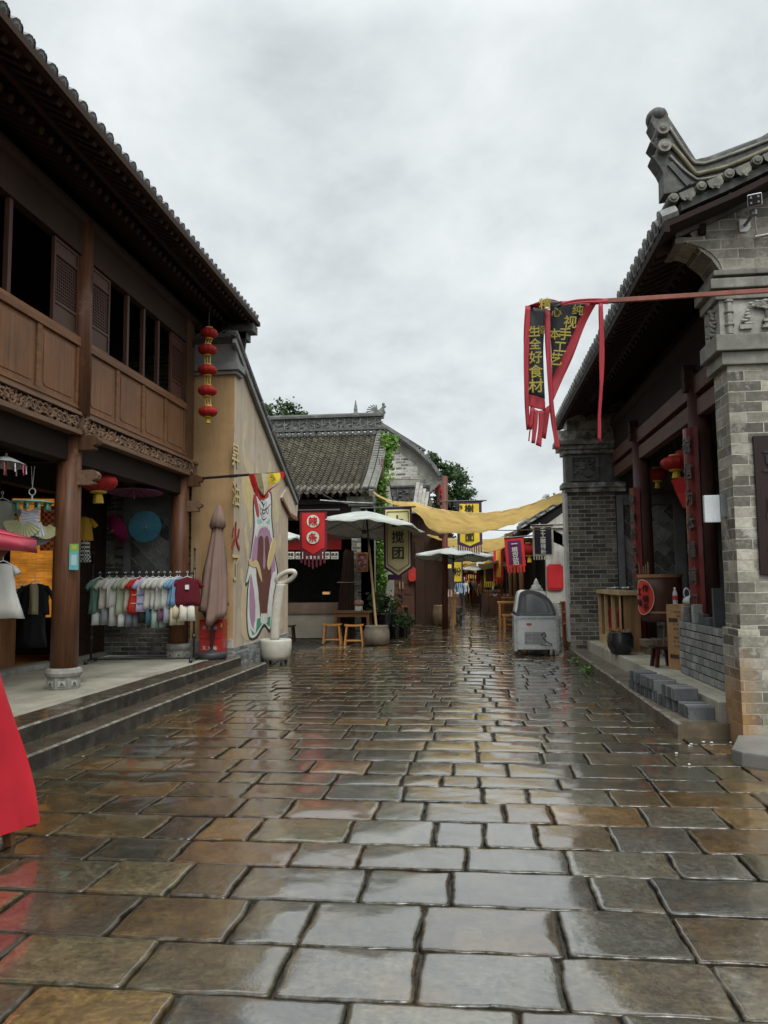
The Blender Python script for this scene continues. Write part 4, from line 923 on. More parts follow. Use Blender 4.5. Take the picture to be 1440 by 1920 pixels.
for i, (px, nm, c, sh, L_, w_, _) in enumerate(CL):
    best = min((k / 400 for k in range(401)), key=lambda t: abs((lambda q: (q - Vector((0, 0, EYE))).dot(rt) / (q - Vector((0, 0, EYE))).dot(fw) * FPX + 720)(ra + gd * t + Vector((0, 0, BZ - .3))) - px))
    p = ra + gd * best; p.z = BZ + .012
    ang = math.atan2(rd.y, rd.x) + rad((38 + R.uniform(-8, 8)) if i < 13 else 8)
    if i >= 13: p -= rn * .03
    lab = nm + ' small ' + ('dress' if sh is None else 'T-shirt with ' + sh + ' shorts' ) + ' hanging on the clothes rail'
    g = thing('garment', lab, 'clothing', p, 'children outfits on the clothes rail'); M = Matrix.Translation(p) @ Matrix.Rotation(ang, 4, 'Z')
    hanger_mb(M).build('hanger', WHT, g)
    shirt_mb(M, w_ * 1.2, L_ * 1.3, .15, 1.0 if sh else 1.15, i, -.075).build('shirt', cloth('shirt_' + nm.replace(' ', '_'), c, .85, .15), g, smooth=True)
    if sh: pants_mb(M, .22, .19 + .06 * (i % 3), -.06 - L_ * 1.3).build('shorts', cloth('shorts_' + sh, SHC[sh], .85, .1), g, smooth=True)
    if i in (5, 6):
        mb = MB(M); loft(mb, [ring((0, 0, -.33), w_ * .54, .047, 20), ring((0, 0, -.345), w_ * .54, .047, 20)]); loft(mb, [ring((0, 0, -.46), w_ * .58, .052, 20), ring((0, 0, -.475), w_ * .58, .052, 20)]); mb.build('trim', cloth('trim_%d' % i, (.6, .4, .2) if i == 5 else (.12, .14, .45)), g)
    if i == 13: mb = MB(M); mb.box(-.03, .03, -.055, -.05, -.26, -.19); mb.build('price_tag', WHT, g)
# yellow shirt with checked skirt, hanging further in
def check(name, a, b, s=.03, c=None):
    t = NT(name); ck = t.N.new('ShaderNodeTexChecker'); ck.inputs['Scale'].default_value = 1 / s
    ck.inputs[1].default_value = (*a, 1); ck.inputs[2].default_value = (*b, 1); t.L.new(t.tc.outputs['Object'], ck.inputs[0]); return t.set(col=ck.outputs[0], rough=.85)
YEL = cloth('yellow_cotton', (.55, .33, .04))
def hang(name, label, px, py, y, ang, fn, cat='clothing', group=None):
    p = at(px, py, y); g = thing(name, label, cat, p, group); fn(g, Matrix.Translation(p) @ Matrix.Rotation(rad(ang), 4, 'Z')); return g
def f1(g, M): hanger_mb(M).build('hanger', BLKM, g); shirt_mb(M, .26, .36, .14, 1.05, 3).build('shirt', YEL, g, smooth=True); shirt_mb(M, .2, .36, 0, 1.1, 4, -.42).build('skirt', check('gingham', (.5, .5, .48), (.02, .02, .02), .03), g, smooth=True)
hang('garment', 'mustard yellow T-shirt over black and white checked skirt beside the column', 158, 958, 11.2, 15, f1)
def f2(g, M): hanger_mb(M).build('hanger', WHT, g); shirt_mb(M, .34, .5, .16, 1.05, 5).build('shirt', cloth('pale_linen', (.42, .42, .36)), g, smooth=True)
hang('garment', 'pale grey blouse hanging high behind the red stall roof', 5, 925, 8.6, 10, f2)
def f3(g, M): hanger_mb(M).build('hanger', WHT, g); shirt_mb(M, .30, .62, .10, 1.5, 6).build('dress', cloth('white_cotton', (.55, .54, .5)), g, smooth=True)
hang('garment', 'long white sleeveless dress at the left edge below the red stall roof', 6, 1042, 8.3, 10, f3)
def f4(g, M): hanger_mb(M).build('hanger', WHT, g); shirt_mb(M, .40, .42, .30, 1.0, 7).build('jacket', cloth('black_cotton', (.012, .012, .014)), g, smooth=True); shirt_mb(M @ Matrix.Translation((0, -.03, 0)), .13, .42, 0, 1.0, 8).build('scarf', cloth('khaki_satin', (.30, .25, .15), .5), g, smooth=True); shirt_mb(M, .34, .5, 0, 1.1, 9, -.45).build('skirt', cloth('black_cotton', (.01, .01, .01)), g, smooth=True)
hang('garment', 'black jacket with khaki scarf and black skirt in the shop opening', 66, 1082, 10.0, 5, f4)
def f5(g, M): hanger_mb(M).build('hanger', WHT, g); shirt_mb(M, .3, .38, .14, 1.0, 7).build('blouse', cloth('grey_green_linen', (.14, .14, .11)), g, smooth=True)
hang('garment', 'grey green blouse left of the black jacket in the shop opening', 42, 1090, 10.1, 25, f5)
def f6(g, M):
    mb = MB(M); loft(mb, [ring((0, 0, -.0), .16, .02, 16), ring((0, 0, -.35), .17, .03, 16, 0, 1, .1), ring((0, 0, -.62), .16, .03, 16, 0, 2, .1)]); mb.build('panel', check('red_plaid', (.55, .22, .06), (.35, .02, .015), .045), g)
    mb = MB(M); mb.tube([(-.17, 0, 0), (.17, 0, 0)], .01, 6); mb.build('hanger', BLKM, g)
hang('garment', 'red and orange plaid cloth hanging between fans and column', 98, 950, 10.3, 10, f6)
def f7(g, M):
    mb = MB(M); loft(mb, [ring((0, 0, -.0), .05, .02, 12), ring((0, 0, -.3), .06, .02, 12, 0, 1, .1), ring((0, 0, -.62), .05, .02, 12)]); mb.build('scarf_cloth', check('yellow_check', (.6, .45, .08), (.05, .04, .02), .04), g)
hang('scarf', 'narrow yellow and black checked scarf hanging behind the green fan ring', 28, 940, 9.7, 10, f7, 'scarf')
# bamboo blind in the shop opening; emission stands in for light behind it
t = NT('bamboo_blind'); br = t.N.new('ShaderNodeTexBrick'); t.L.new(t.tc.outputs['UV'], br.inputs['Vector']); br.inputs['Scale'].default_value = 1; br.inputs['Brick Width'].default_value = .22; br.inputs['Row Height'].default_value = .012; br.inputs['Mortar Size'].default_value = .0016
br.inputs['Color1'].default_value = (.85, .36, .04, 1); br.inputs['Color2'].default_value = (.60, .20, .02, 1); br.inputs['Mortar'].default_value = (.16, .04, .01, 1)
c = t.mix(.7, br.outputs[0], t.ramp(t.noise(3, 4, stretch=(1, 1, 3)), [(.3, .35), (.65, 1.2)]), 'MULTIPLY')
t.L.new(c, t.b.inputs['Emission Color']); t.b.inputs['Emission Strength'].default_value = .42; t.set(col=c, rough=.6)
bl = thing('bamboo_blind', 'orange backlit bamboo blind hanging inside the clothes shop', 'blind', (-6.6, 10.6, 1.9))
mb = MB(); P0 = at(18, 1095, 11.0); P1 = at(106, 1095, 11.2); z1 = at(18, 935, 11).z
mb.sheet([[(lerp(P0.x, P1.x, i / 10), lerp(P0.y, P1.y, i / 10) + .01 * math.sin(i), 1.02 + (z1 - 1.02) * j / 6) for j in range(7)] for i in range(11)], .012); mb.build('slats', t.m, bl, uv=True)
mb = MB(); mb.tube([(P0.x - .05, P0.y, z1 + .03), (P1.x + .05, P1.y, z1 + .03)], .03, 8); mb.build('head_rail', DARKW, bl)
mb = MB(); mb.box(at(0, 1100, 10.2).x - .6, at(17, 1100, 10.2).x, 10.0, 10.4, .32, 1.35)
cb = mb.build('cabinet', WOODP, None, bevel=.01); tag(cb, 'brown wooden cabinet at the far left inside the shop', 'cabinet')
# green ring of fans
p = at(60, 938, 8.4); fr = thing('fan_display', 'green plastic hanging ring carrying white and cream folding fans', 'fan display', p); GRN = pm('mint_plastic', (.20, .42, .33), .3, .15, bump=0)
mb = MB(); mb.lathe([(.02, -.0), (.2, -.012), (.235, -.02), (.235, -.035), (.2, -.035), (.02, -.02)], 28, o=p); 
for k in range(10):
    a = k * .628; mb.tube([p + Vector((.19 * math.cos(a), .19 * math.sin(a), -.03)), p + Vector((.19 * math.cos(a), .19 * math.sin(a), -.12))], .018, 8)
mb.build('ring', GRN, fr, smooth=True)
mb = MB(); mb.tube([p, p + Vector((0, 0, .06))], .01, 6); mb.tube([p + Vector((.04 * math.cos(a * .35), 0, .10 + .04 * math.sin(a * .35))) for a in range(18)], .007, 6, closed=True); mb.tube([p + Vector((0, 0, .14)), p + Vector((.02, 0, .4))], .003, 5); mb.tube([p + Vector((0, 0, .14)), p + Vector((-.02, 0, .4))], .003, 5); mb.build('hook', WHT, fr)
def fan_mb(c, r, ang, tilt, spread=150):
    mb = MB(); M = Matrix.Translation(c) @ Matrix.Rotation(rad(ang), 4, 'Z') @ Matrix.Rotation(rad(tilt), 4, 'Y'); n = 26; P = []
    for k in range(n + 1):
        a = rad(-spread / 2 + spread * k / n - 90); z = .008 * (k % 2); P.append([M @ Vector((q * math.cos(a), z, q * math.sin(a))) for q in (r * .25, r)])
    mb.sheet(P, .002); return mb
FC = [cloth('fan_white', (.62, .62, .66), .7, .3), cloth('fan_cream', (.50, .50, .28), .7, .3), cloth('fan_mauve', (.36, .16, .2), .7, .3), cloth('fan_grey', (.34, .33, .34), .7, .3)]
for k, (dx, dy, dz, r, ci, tl) in enumerate([(.16, -.12, -.12, .3, 0, 80), (.02, -.2, -.14, .3, 1, 20), (-.06, -.14, -.1, .3, 0, -80), (-.16, .05, -.12, .3, 2, -20), (0, .1, -.2, .32, 3, 0), (.12, .1, -.15, .28, 1, 15)]):
    fan_mb(p + Vector((dx, dy, dz - .1)), r * .7, 8 + 11 * k, tl * .6).build('fan', FC[ci], fr)
# parasols and lanterns
def parasol(name, label, c, nrm, r, h, mat, mi2=None):
    c = Vector(c); o = thing(name, label, 'parasol', c, 'paper parasols hung in the porch'); z = Vector(nrm).normalized(); x = z.orthogonal().normalized(); y = z.cross(x); M = Matrix((x, y, z)).transposed().to_4x4(); M.translation = c
    n = 28; mb = MB(M); rg = []
    for q, hh in ((.03, h), (.3, h * .78), (.7, h * .35), (1, 0)): rg.append([(r * q * math.cos(a) * (1 + (.012 if k % 2 else 0)), r * q * math.sin(a), hh + (.004 if k % 2 else 0)) for k, a in enumerate([2 * math.pi * j / n for j in range(n)])])
    P = [g + [g[0]] for g in rg]; mb.sheet([[M @ Vector(v) for v in g] for g in P], .004) if False else None
    mb.M = None; mb.sheet([[M @ Vector(v) for v in g] for g in P], .004); mb.build('canopy', mat, o)
    mb = MB(M)
    for k in range(14): a = 2 * math.pi * k / 14; mb.tube([(r * .05 * math.cos(a), r * .05 * math.sin(a), h * .93), (r * .97 * math.cos(a), r * .97 * math.sin(a), -.004)], .004, 5)
    mb.build('ribs', pm('bamboo', (.30, .22, .12), .5), o)
    mb = MB(M); mb.tube([(0, 0, h + .04), (0, 0, h * .5), (0, 0, -h * 1.2)], [.012, .012, .01], 8); mb.ball((0, 0, h), .022, 8); mb.build('shaft', pm('bamboo', (.3, .2, .1)), o); return o
BLUE = cloth('blue_paper', (.045, .17, .24), .6, .25); PINK = cloth('magenta_paper', (.34, .03, .13), .6, .25); PURP = cloth('purple_paper', (.22, .05, .18), .6, .25)
view = lambda p: (Vector((0, 0, EYE)) - p).normalized()
p = at(272, 987, 12.1); parasol('parasol', 'blue paper parasol facing the street beside the tiled wall panel', p, view(p) + Vector((.25, 0, -.2)), .26, .07, BLUE)
p = at(221, 990, 12.0); parasol('parasol', 'magenta paper parasol tilted behind the blue one', p, view(p) + Vector((-.9, .2, -.35)), .24, .10, PINK)
p = at(252, 924, 11.2); parasol('parasol', 'purple paper parasol hung flat under the porch ceiling', p, (0, .05, 1), .42, .08, PURP)
p = at(10, 872, 7.6); parasol('parasol', 'white parasol with pink tassels hung flat at the left edge', p, (0, .1, 1), .21, .09, cloth('white_paper', (.5, .5, .48), .6, .3))
mb = MB()
for k in range(12):
    a = k * .5236; q = p + Vector((.2 * math.cos(a), .2 * math.sin(a), -.0)); mb.tube([q, q + Vector((.004, 0, -.09))], .006, 5, mi=k % 2)
o = mb.build('tassel_fringe', [cloth('pink_tassel', (.6, .1, .2)), WHT], [x for x in bpy.data.objects if x.name.startswith('parasol')][-1] if False else None); tag(o, 'pink and white tassels hanging round the rim of the white parasol', 'tassel')
REDL = cloth('red_lantern_silk', (.38, .022, .020), .6, .2); 
def lantern_parts(g, c, r, h, tas=True, flat=1.0, name_body='body', gold=True):
    c = Vector(c); mb = MB(); n = 24
    mb.lathe([(r * math.cos(a) ** .9 if abs(math.cos(a)) > .01 else .01, h * math.sin(a)) for a in [rad(-68 + 136 * i / 10) for i in range(11)]], n, o=c, flute=-.05); b = mb.build(name_body, REDL, g, smooth=False)
    mb = MB()
    for s in (-1, 1):
        z0, z1 = sorted((s * h * .9, s * h * 1.12)); mb.lathe([(r * .42, z0), (r * .45, (z0 + z1) / 2), (r * .42, z1)], 14, o=c)
    mb.build('gold_band', GOLD, b)
    if tas: mb = MB(); mb.lathe([(r * .16, -h * 1.1), (r * .22, -h * 1.5), (r * .26, -h * 2.1)][::-1], 12, o=c, flute=.1); mb.build('tassel', pm('yellow_tassel', (.62, .40, .03), .7, .2), b)
    return b
ls = thing('lantern_string', 'vertical string of five red lanterns with gold bands before the tan wall', 'lantern', at(390, 610, 11.9))
cs_ = [(392, 625), (389, 656), (389, 694), (389, 733), (390, 772)]
for i, (a, b) in enumerate(cs_):
    q = at(a, b, 11.9); lantern_parts(ls, q, .157 if i else .145, .09, i == 4)
mb = MB()
for i in range(4):
    q0, q1 = at(*cs_[i], 11.9), at(*cs_[i + 1], 11.9)
    for s in (-1, 0, 1): mb.tube([q0 + Vector((s * .045, 0, -.10)), q1 + Vector((s * .045, 0, .10))], .010, 6)
mb.build('gold_link', GOLD, ls)
mb = MB(); q = at(392, 612, 11.9); mb.tube([q, q + Vector((-.0, 0, .75))], .006, 5); mb.build('cord', BLKM, ls)
def lantern(label, px, py, y, r, h, group='round red lanterns'):
    q = at(px, py, y); g = thing('red_lantern', label, 'lantern', q, group); lantern_parts(g, q, r, h); mb = MB(); mb.tube([q + Vector((0, 0, h)), q + Vector((0, 0, h + .5))], .006, 5); mb.build('cord', BLKM, g); return g
lantern('wide red lantern with yellow tassel hanging right of the porch column', 185, 903, 9.9, .25, .14)
lantern('red lantern with yellow tassel in the hall porch, nearer the barrel', 1267, 868, 11.0, .21, .10)
lantern('red lantern partly behind the near couplet board in the hall porch', 1290, 852, 11.4, .19, .09)
lantern('small dim red lantern deep in the hall porch', 1232, 890, 13.5, .16, .11)
lantern('red lantern with gold top behind the white market umbrella', 637, 972, 21.5, .32, .26)
# red banner cloth hanging in the hall porch
p = at(1285, 940, 9.9); g = thing('red_pennant', 'plain red triangular cloth hanging behind the near hall column', 'banner', p)
mb = MB(); a, b, c_, d = at(1258, 900, 10.1), at(1310, 890, 9.9), at(1312, 950, 9.9), at(1285, 952, 10.0)
mb.sheet([[a, at(1268, 925, 10.1), at(1281, 952, 10.05)], [at(1285, 893, 10.0), at(1290, 925, 10.02), at(1292, 953, 10.0)], [b, at(1311, 922, 9.9), c_]], .006); mb.build('cloth_panel', REDL, g)
# poster on the near column
p = at(138, 1044, 8.6); g = thing('column_poster', 'small green and turquoise notice stuck on the near porch column', 'poster', p); m = frame(p + Vector((.02, -.03, 0)), (.96, .28, 0), (0, 0, 1))
mb = MB(); mb.prism([(-.05, -.15), (.055, -.155), (.05, .06), (-.05, .06)], .004, 0, m); mb.prism([(-.05, .0605), (.05, .0605), (.05, .15), (-.05, .15)], .004, 1, m); mb.prism([(-.028, -.1), (.03, -.1), (.03, .02), (-.028, .02)], .006, 2, m); mb.prism([(-.03, .09), (.02, .08), (.03, .13), (-.02, .14)], .006, 3, m)
mb.build('sheet', [pm('turquoise_print', (.12, .42, .45), .4, .1, bump=0), pm('green_print', (.16, .42, .10), .4, .1, bump=0), pm('pale_print', (.40, .55, .55), .4, .1, bump=0), pm('yellow_print', (.5, .45, .05), .4, bump=0)], g)
# folded parasol, base and cabinet
q = at(396, 1224, 12.25); ux, uy = q.x, q.y
fu = thing('folded_market_umbrella', 'folded taupe market umbrella standing against the tan wall', 'umbrella', (ux, uy, .3))
top = at(410, 952, uy); zt = top.z; lean = Vector((top.x - ux, 0, 0)) / (zt - .3)
def cen(z): return Vector((ux, uy, z)) + lean * (z - .3)
mb = MB(); n = 40; zb = at(400, 1155, uy).z; rg = []
for i in range(19):
    t = i / 18; z = lerp(zt, zb, t); r = .035 + .275 * t ** .9; 
    if .10 < t < .2: r *= 1.18
    rg.append([(cen(z).x + r * math.cos(a) * f, cen(z).y + r * .9 * math.sin(a) * f, z + (.11 * math.sin(a * 2 + 1) + .06 * math.sin(5 * a)) * (t ** 3)) for a in [2 * math.pi * k / n for k in range(n)] for f in [1 - .5 * (.25 + t * .75) * abs(math.sin(4.5 * a + t * 1.2 + .5 * math.sin(2 * a))) ** .7]])
loft(mb, rg); mb.build('folded_canopy', cloth('taupe_canvas', (.23, .155, .125), .9), fu, smooth=True)
mb = MB()
rg = [[(cen(z).x + r * math.cos(a), cen(z).y + r * math.sin(a), z + .03 * math.sin(4 * a)) for a in [2 * math.pi * k / 20 for k in range(20)]] for z, r in ((zt + .02, .03), (zt - .15, .09), (zt - .32, .135))]
loft(mb, rg); mb.build('vent_cap', cloth('taupe_canvas', (.2, .15, .12)), fu, smooth=True)
mb = MB(); mb.tube([(ux, uy, .33), cen(zt + .04)], .022, 10); mb.build('pole', BLKM, fu)
mb = MB(); mb.lathe([(.23, 0), (.25, .02), (.25, .085), (.235, .1), (.06, .105), (.04, .14)], 32, o=(ux, uy, .3)); mb.build('base', pm('black_rubber', (.035, .037, .04), .5, .2), fu, smooth=True)
p0, p1 = gz(373, 1217, .3), gz(417, 1218, .3); fx = thing('extinguisher_cabinet', 'red metal fire extinguisher cabinet behind the folded umbrella', 'cabinet', ((p0.x + p1.x) / 2, 12.45, .3)); REDM = pm('red_enamel', (.32, .018, .015), .3, .15, bump=0, coat=.3)
hh = at(390, 1162, 12.3).z; x0, x1 = at(373, 1200, 12.3).x, at(417, 1200, 12.3).x
mb = MB(); mb.box(x0, x1, 12.32, 12.55, .3, hh); mb.build('body', REDM, fx, bevel=.008)
mb = MB(); mb.box(x0 + .01, x1 - .035, 12.305, 12.32, .32, (hh + .3) / 2 - .005); mb.box(x0 + .01, x1 - .035, 12.305, 12.32, (hh + .3) / 2 + .005, hh - .02); dr = mb.build('door', REDM, fx, bevel=.003)
mb = MB()
for i, ch in enumerate('灭火箱'):
    for z in (hh - .13, .46): mb.text(ch, (x0 + .09 + .09 * i, 12.302, z), (1, 0, 0), (0, 0, 1), .06)
mb.build('lettering', pm('faded_white_paint', (.5, .4, .38), .6, bump=0), dr)
mb = MB(); mb.box(x1 - .03, x1 - .01, 12.3, 12.32, hh - .12, hh - .06); mb.build('latch', GOLD, fx)
# flagpole with wrapped flag
a, b = at(376, 897, 12.3), at(468, 890, 12.2); c_ = at(530, 886, 12.2)
g = thing('flag_pole', 'black pole with a small red and yellow flag wrapped round its tip', 'flag', a); mb = MB(); mb.tube([a, b], .022, 8); mb.tube([b, c_], .013, 8); mb.tube([lerp(a, b, .6), lerp(a, b, .75)], .028, 8); mb.build('pole', BLKM, g)
def fl(pts, y=12.15): return [at(u, v, y) for u, v in pts]
mb = MB(); mb.sheet([fl([(466, 890), (470, 905), (476, 922)]), fl([(476, 889), (480, 908), (481, 930)], 12.1), fl([(484, 888), (486, 905), (483, 932)])], .008); mb.sheet([fl([(482, 905), (484, 922), (488, 934)], 12.12), fl([(500, 920), (498, 928), (496, 934)], 12.08), fl([(527, 905), (512, 915), (500, 925)], 12.1)], .006); mb.sheet([fl([(524, 886), (527, 892), (528, 900)]), fl([(532, 884), (533, 892), (531, 898)])], .006)
mb.build('red_border', cloth('flag_red', (.42, .02, .02)), g)
mb = MB(); mb.sheet([fl([(500, 888), (502, 898), (503, 912)]), fl([(512, 887), (513, 900), (513, 908)], 12.12), fl([(525, 886), (526, 895), (524, 902)])], .006); mb.build('yellow_field', cloth('flag_yellow', (.62, .48, .04)), g)
mb = MB(); mb.sheet([fl([(478, 890), (484, 915), (491, 927)], 12.08), fl([(490, 887), (494, 910), (495, 929)], 12.02), fl([(503, 888), (503, 905), (502, 920)], 12.08)], .006); mb.build('faded_fold', cloth('flag_khaki', (.38, .33, .2)), g)
mb = MB(); 
for i, ch in enumerate('山火'): mb.text(ch, at(510 + i * 5, 893 + i * 5, 12.09), (1, 0, 0), (0, 0, 1), .06)
mb.build('lettering', BLKM, g)
# giant ladle and bowl
by = 14.3; bp = at(517, 1232, by); bx = bp.x; g = thing('spoon_sculpture', 'white stone bowl with a tall upright hollow-ended spoon before the mural', 'sculpture', (bx, by, .04)); CER = pm('white_render', (.50, .48, .41), .5, .2, 3, .15, 40, col2=(.60, .58, .52))
k = (at(547, 1200, by).x - at(489, 1200, by).x) / 2
mb = MB(); mb.lathe([(k * .5, .06), (k * .78, .08), (k * .93, .16), (k * 1.0, .3), (k * 1.0, .42), (k * .96, .455), (k * .88, .46), (k * .84, .42), (k * .5, .38)], 32, o=(bx, by, 0)); mb.build('bowl', CER, g, smooth=True)
def sp(u, v, dy=0): return at(u, v, by + dy)
mb = MB(); path = [sp(515, 1200), sp(517, 1160), sp(522, 1120), sp(527, 1095)]
P = cr(path, 5); rg = []
for i, q in enumerate(P):
    t = i / (len(P) - 1); w = lerp(.085, .095, t); rg.append([(q.x + w * math.cos(a), q.y + .06 * math.sin(a), q.z) for a in [2 * math.pi * j / 14 for j in range(14)]])
loft(mb, rg); mb.build('spoon_handle', CER, g, smooth=True)
mb = MB(); ctr = sp(536, 1082); ax = Vector((1, .0, .55)).normalized(); az = Vector((-.5, 0, 1)).normalized() 
loop = [ctr + Vector((1, 0, 0)) * (.17 * math.cos(a)) + Vector((.35, -.35, 1)).normalized() * (.11 * math.sin(a)) + Vector((0, 0, .05 * math.cos(a))) for a in [2 * math.pi * j / 20 for j in range(20)]]
mb.tube(loop, .048, 12, closed=True); mb.build('spoon_loop', CER, g, smooth=True)
mb = MB()
for s in (-1, 1): 
    for t in (-1, 1): mb.tube([(bx + s * k * .5 - .02, by + t * .18, .035), (bx + s * k * .5 + .02, by + t * .18, .035)], .035, 12)
mb.build('castors', BLKM, g)
# red market stall at the left edge
ST = thing('market_stall', 'market stall with glossy red cloth skirt and pink-red awning at the left edge', 'stall', (-3.4, 3.7, 0)); RC = cloth('red_vinyl', (.40, .018, .028), .42, 0, .15, coat=.15); RP = cloth('pink_red_vinyl', (.46, .045, .075), .35, .1, .15, coat=.2)
def skirt_pt(s, t):     # s round the table, t down
    A = [(-2.86, 4.40), (-2.86, 2.9), (-4.2, 2.9), (-4.2, 4.40), (-2.86, 4.40)]; B = [(-2.595, 4.45), (-2.595, 2.7), (-4.5, 2.7), (-4.5, 4.45), (-2.595, 4.45)]
    i = min(3, int(s)); f = s - i; a = Vector(A[i]).lerp(Vector(A[i + 1]), f); b = Vector(B[i]).lerp(Vector(B[i + 1]), f); q = a.lerp(b, t); w = .034 * math.sin(s * 15 + t * 2.5) * t + .014 * math.sin(s * 37 + t * 4) * t + .006 * math.sin(s * 71 - t * 5)
    return (q.x + w, q.y + w, lerp(1.12, .10 + .02 * math.sin(s * 9), t))
mb = MB(); mb.grid([[skirt_pt(4 * i / 120, j / 10) for j in range(11)] for i in range(121)]); mb.build('skirt_cloth', RC, ST, smooth=True)
mb = MB(); mb.box(-4.22, -2.85, 2.88, 4.41, 1.10, 1.135); mb.build('table_top', RC, ST, bevel=.008)
WL = wood('light_timber', (.22, .11, .05), .5, .3, 2)
for x, y in ((-2.70, 4.36), (-2.70, 2.85), (-4.3, 2.85), (-4.3, 4.3)):
    mb = MB(); mb.bar((x, y, .0), (x - .12 * (1 if x > -3 else -1), y - .05, .95), .05, .05); mb.build('leg', WL, ST, bevel=.004)
for x, y in ((-3.1, 4.3), (-4.2, 4.3), (-4.2, 3.0), (-3.1, 3.0)): mb = MB(); mb.box(x - .025, x + .025, y - .025, y + .025, .5, 1.95); mb.build('post', WL, ST, bevel=.003)
mb = MB(); zc = 1.80
def aw(x, y): return 1.80 + .24 * (-2.75 - x) / 1.1 + .012 * math.sin(x * 9 + y * 5)
P = [[(lerp(-2.75, -4.0, i / 8), lerp(4.62, 2.6, j / 10), aw(lerp(-2.75, -4.0, i / 8), lerp(4.62, 2.6, j / 10))) for j in range(11)] for i in range(9)]
mb.sheet(P, .006); mb.sheet([[(p[0] + (0 if k == 0 else .012), p[1], p[2] - .09 * k - .01 * math.sin(p[1] * 8) * k) for p in P[0]] for k in (0, 1)], .005); mb.sheet([[(p[0], p[1] + .01 * k, p[2] - .085 * k) for p in [r[0] for r in P]] for k in (0, 1)], .005)
mb.build('awning', RP, ST, smooth=True)
mb = MB(); mb.bar((-3.1, 4.33, 1.35), (-2.83, 4.50, 1.79), .05, .05); mb.build('brace', WL, ST)
# ------------------------------------------------------------------ right platform things
p0 = gz(1345, 1240, .33); 
# counter of grey blocks
c0, c1 = gz(1292, 1240, .33), gz(1357, 1278, .33); g = thing('block_counter', 'low counter wall of pale grey blocks with dark joints beside the pier', 'counter', (2.8, 9.9, .33))
BL = [pm('grey_block_a', (.23, .235, .23), .8, .3, 5), pm('grey_block_b', (.28, .285, .275), .8, .3, 5), pm('grey_block_c', (.18, .185, .18), .8, .2, 5), pm('dark_joint', (.03, .03, .03), .9, bump=0)]
ya, yb = 8.0, 10.2; xa = 2.56; ht = 7; bh = .092; mb = MB(); mb.box(xa + .01, xa + .13, ya, yb - .01, .33, .33 + ht * bh, 3)
for r_ in range(ht):
    y = ya - (.1 if r_ % 2 else 0)
    while y < yb:
        a = max(ya, y + .004); b = min(yb, y + .190)
        if b - a > .03: mb.box(xa + R.uniform(-.003, .003), xa + .135, a, b, .33 + r_ * bh + .010, .33 + (r_ + 1) * bh - .004, R.choice([0, 1, 2]))
        y += .2
mb.build('block_wall', BL, g, bevel=.003)
SB = pm('slate_brick', (.085, .088, .095), .75, .25, 6, .3, 50, col2=(.17, .175, .18)); SBD = pm('dark_slate_brick', (.06, .063, .068), .7, .25, 6, .3, 50)
zt_ = .33 + ht * bh
for k, (y, z, dx, dy, dz, m) in enumerate([(10.6, 0, .22, .11, .09, BL[0]), (10.6, .095, .22, .11, .09, BL[1]), (10.4, .095, .2, .1, .09, SBD), (10.1, 0, .1, .11, .22, BL[1]), (9.6, 0, .1, .22, .09, SBD), (9.85, .0, .06, .2, .12, SBD), (9.3, .0, .12, .06, .42, SBD), (8.9, 0, .22, .1, .10, SBD), (10.35, 0, .2, .1, .09, SBD)]):
    mb = MB(); y -= .5; mb.box(2.58 + .01 * (k % 3), 2.58 + min(dx, .12) + .01 * (k % 3), y - dy / 2, y + dy / 2, zt_ + z + .002, zt_ + z + dz); o = mb.build('loose_block', m, None, bevel=.004)
    tag(o, ['pale block at the far end of the counter top', 'pale block stacked on the far end block', 'dark block bridging beside the stacked pale block', 'upright pale block standing on the counter', 'dark low block in the middle of the counter top', 'dark block just behind the upright pale one', 'tall dark slab leaning up near the pier', 'dark block hidden beside the pier on the counter', 'dark block beneath the bridging block'][k], 'block', 'blocks lying on the counter')
# stacks of slate bricks on the kerb: rows of bricks set on edge, upper course on lower
def edge_brick(x, y, z, L_, t_, h_, rz, i, lab):
    mb = MB(); M = Matrix.Translation((x, y, z)) @ Matrix.Rotation(rz, 4, 'Z'); mb.box(-L_ / 2, L_ / 2, -t_ / 2, t_ / 2, 0, h_, 0, M)
    o = mb.build('slate_brick', SB if i % 3 else BL[2], None, bevel=.003); tag(o, lab, 'brick', 'slate bricks stood on edge along the kerb'); return o
i = 0
courses = [(8.08, 9.95, .142, 'lower'), (8.32, 8.72, .264, 'upper'), (9.0, 9.55, .264, 'upper'), (9.68, 9.98, .264, 'upper')]
names = {8.32: 'nearest', 9.0: 'middle', 9.68: 'farthest'}
for ya_, yb_, z, nm in courses:
    y = ya_
    while y < yb_:
        t_ = .052
        if nm == 'lower': lab = 'slate brick on edge in the lower course of the kerb row' 
        else: lab = 'slate brick on edge in the %s raised pile of the kerb row' % names[ya_]
        edge_brick(lerp(2.175, 2.03, (y - 8) / 2.1) + R.uniform(-.012, .012) - (.015 if nm == 'upper' else 0), y, z, .24, t_, .12, rad(R.uniform(-2.5, 2.5)), i, lab); y += t_ + R.choice([.003, .004, .006, .015]); i += 1
edge_brick(1.99, 10.15, .142, .1, .2, .1, rad(4), 1, 'slate brick lying flat past the far end of the row')
edge_brick(2.17, 7.985, .142, .25, .10, .115, rad(2), 1, 'broad slate block closing the near end of the row')
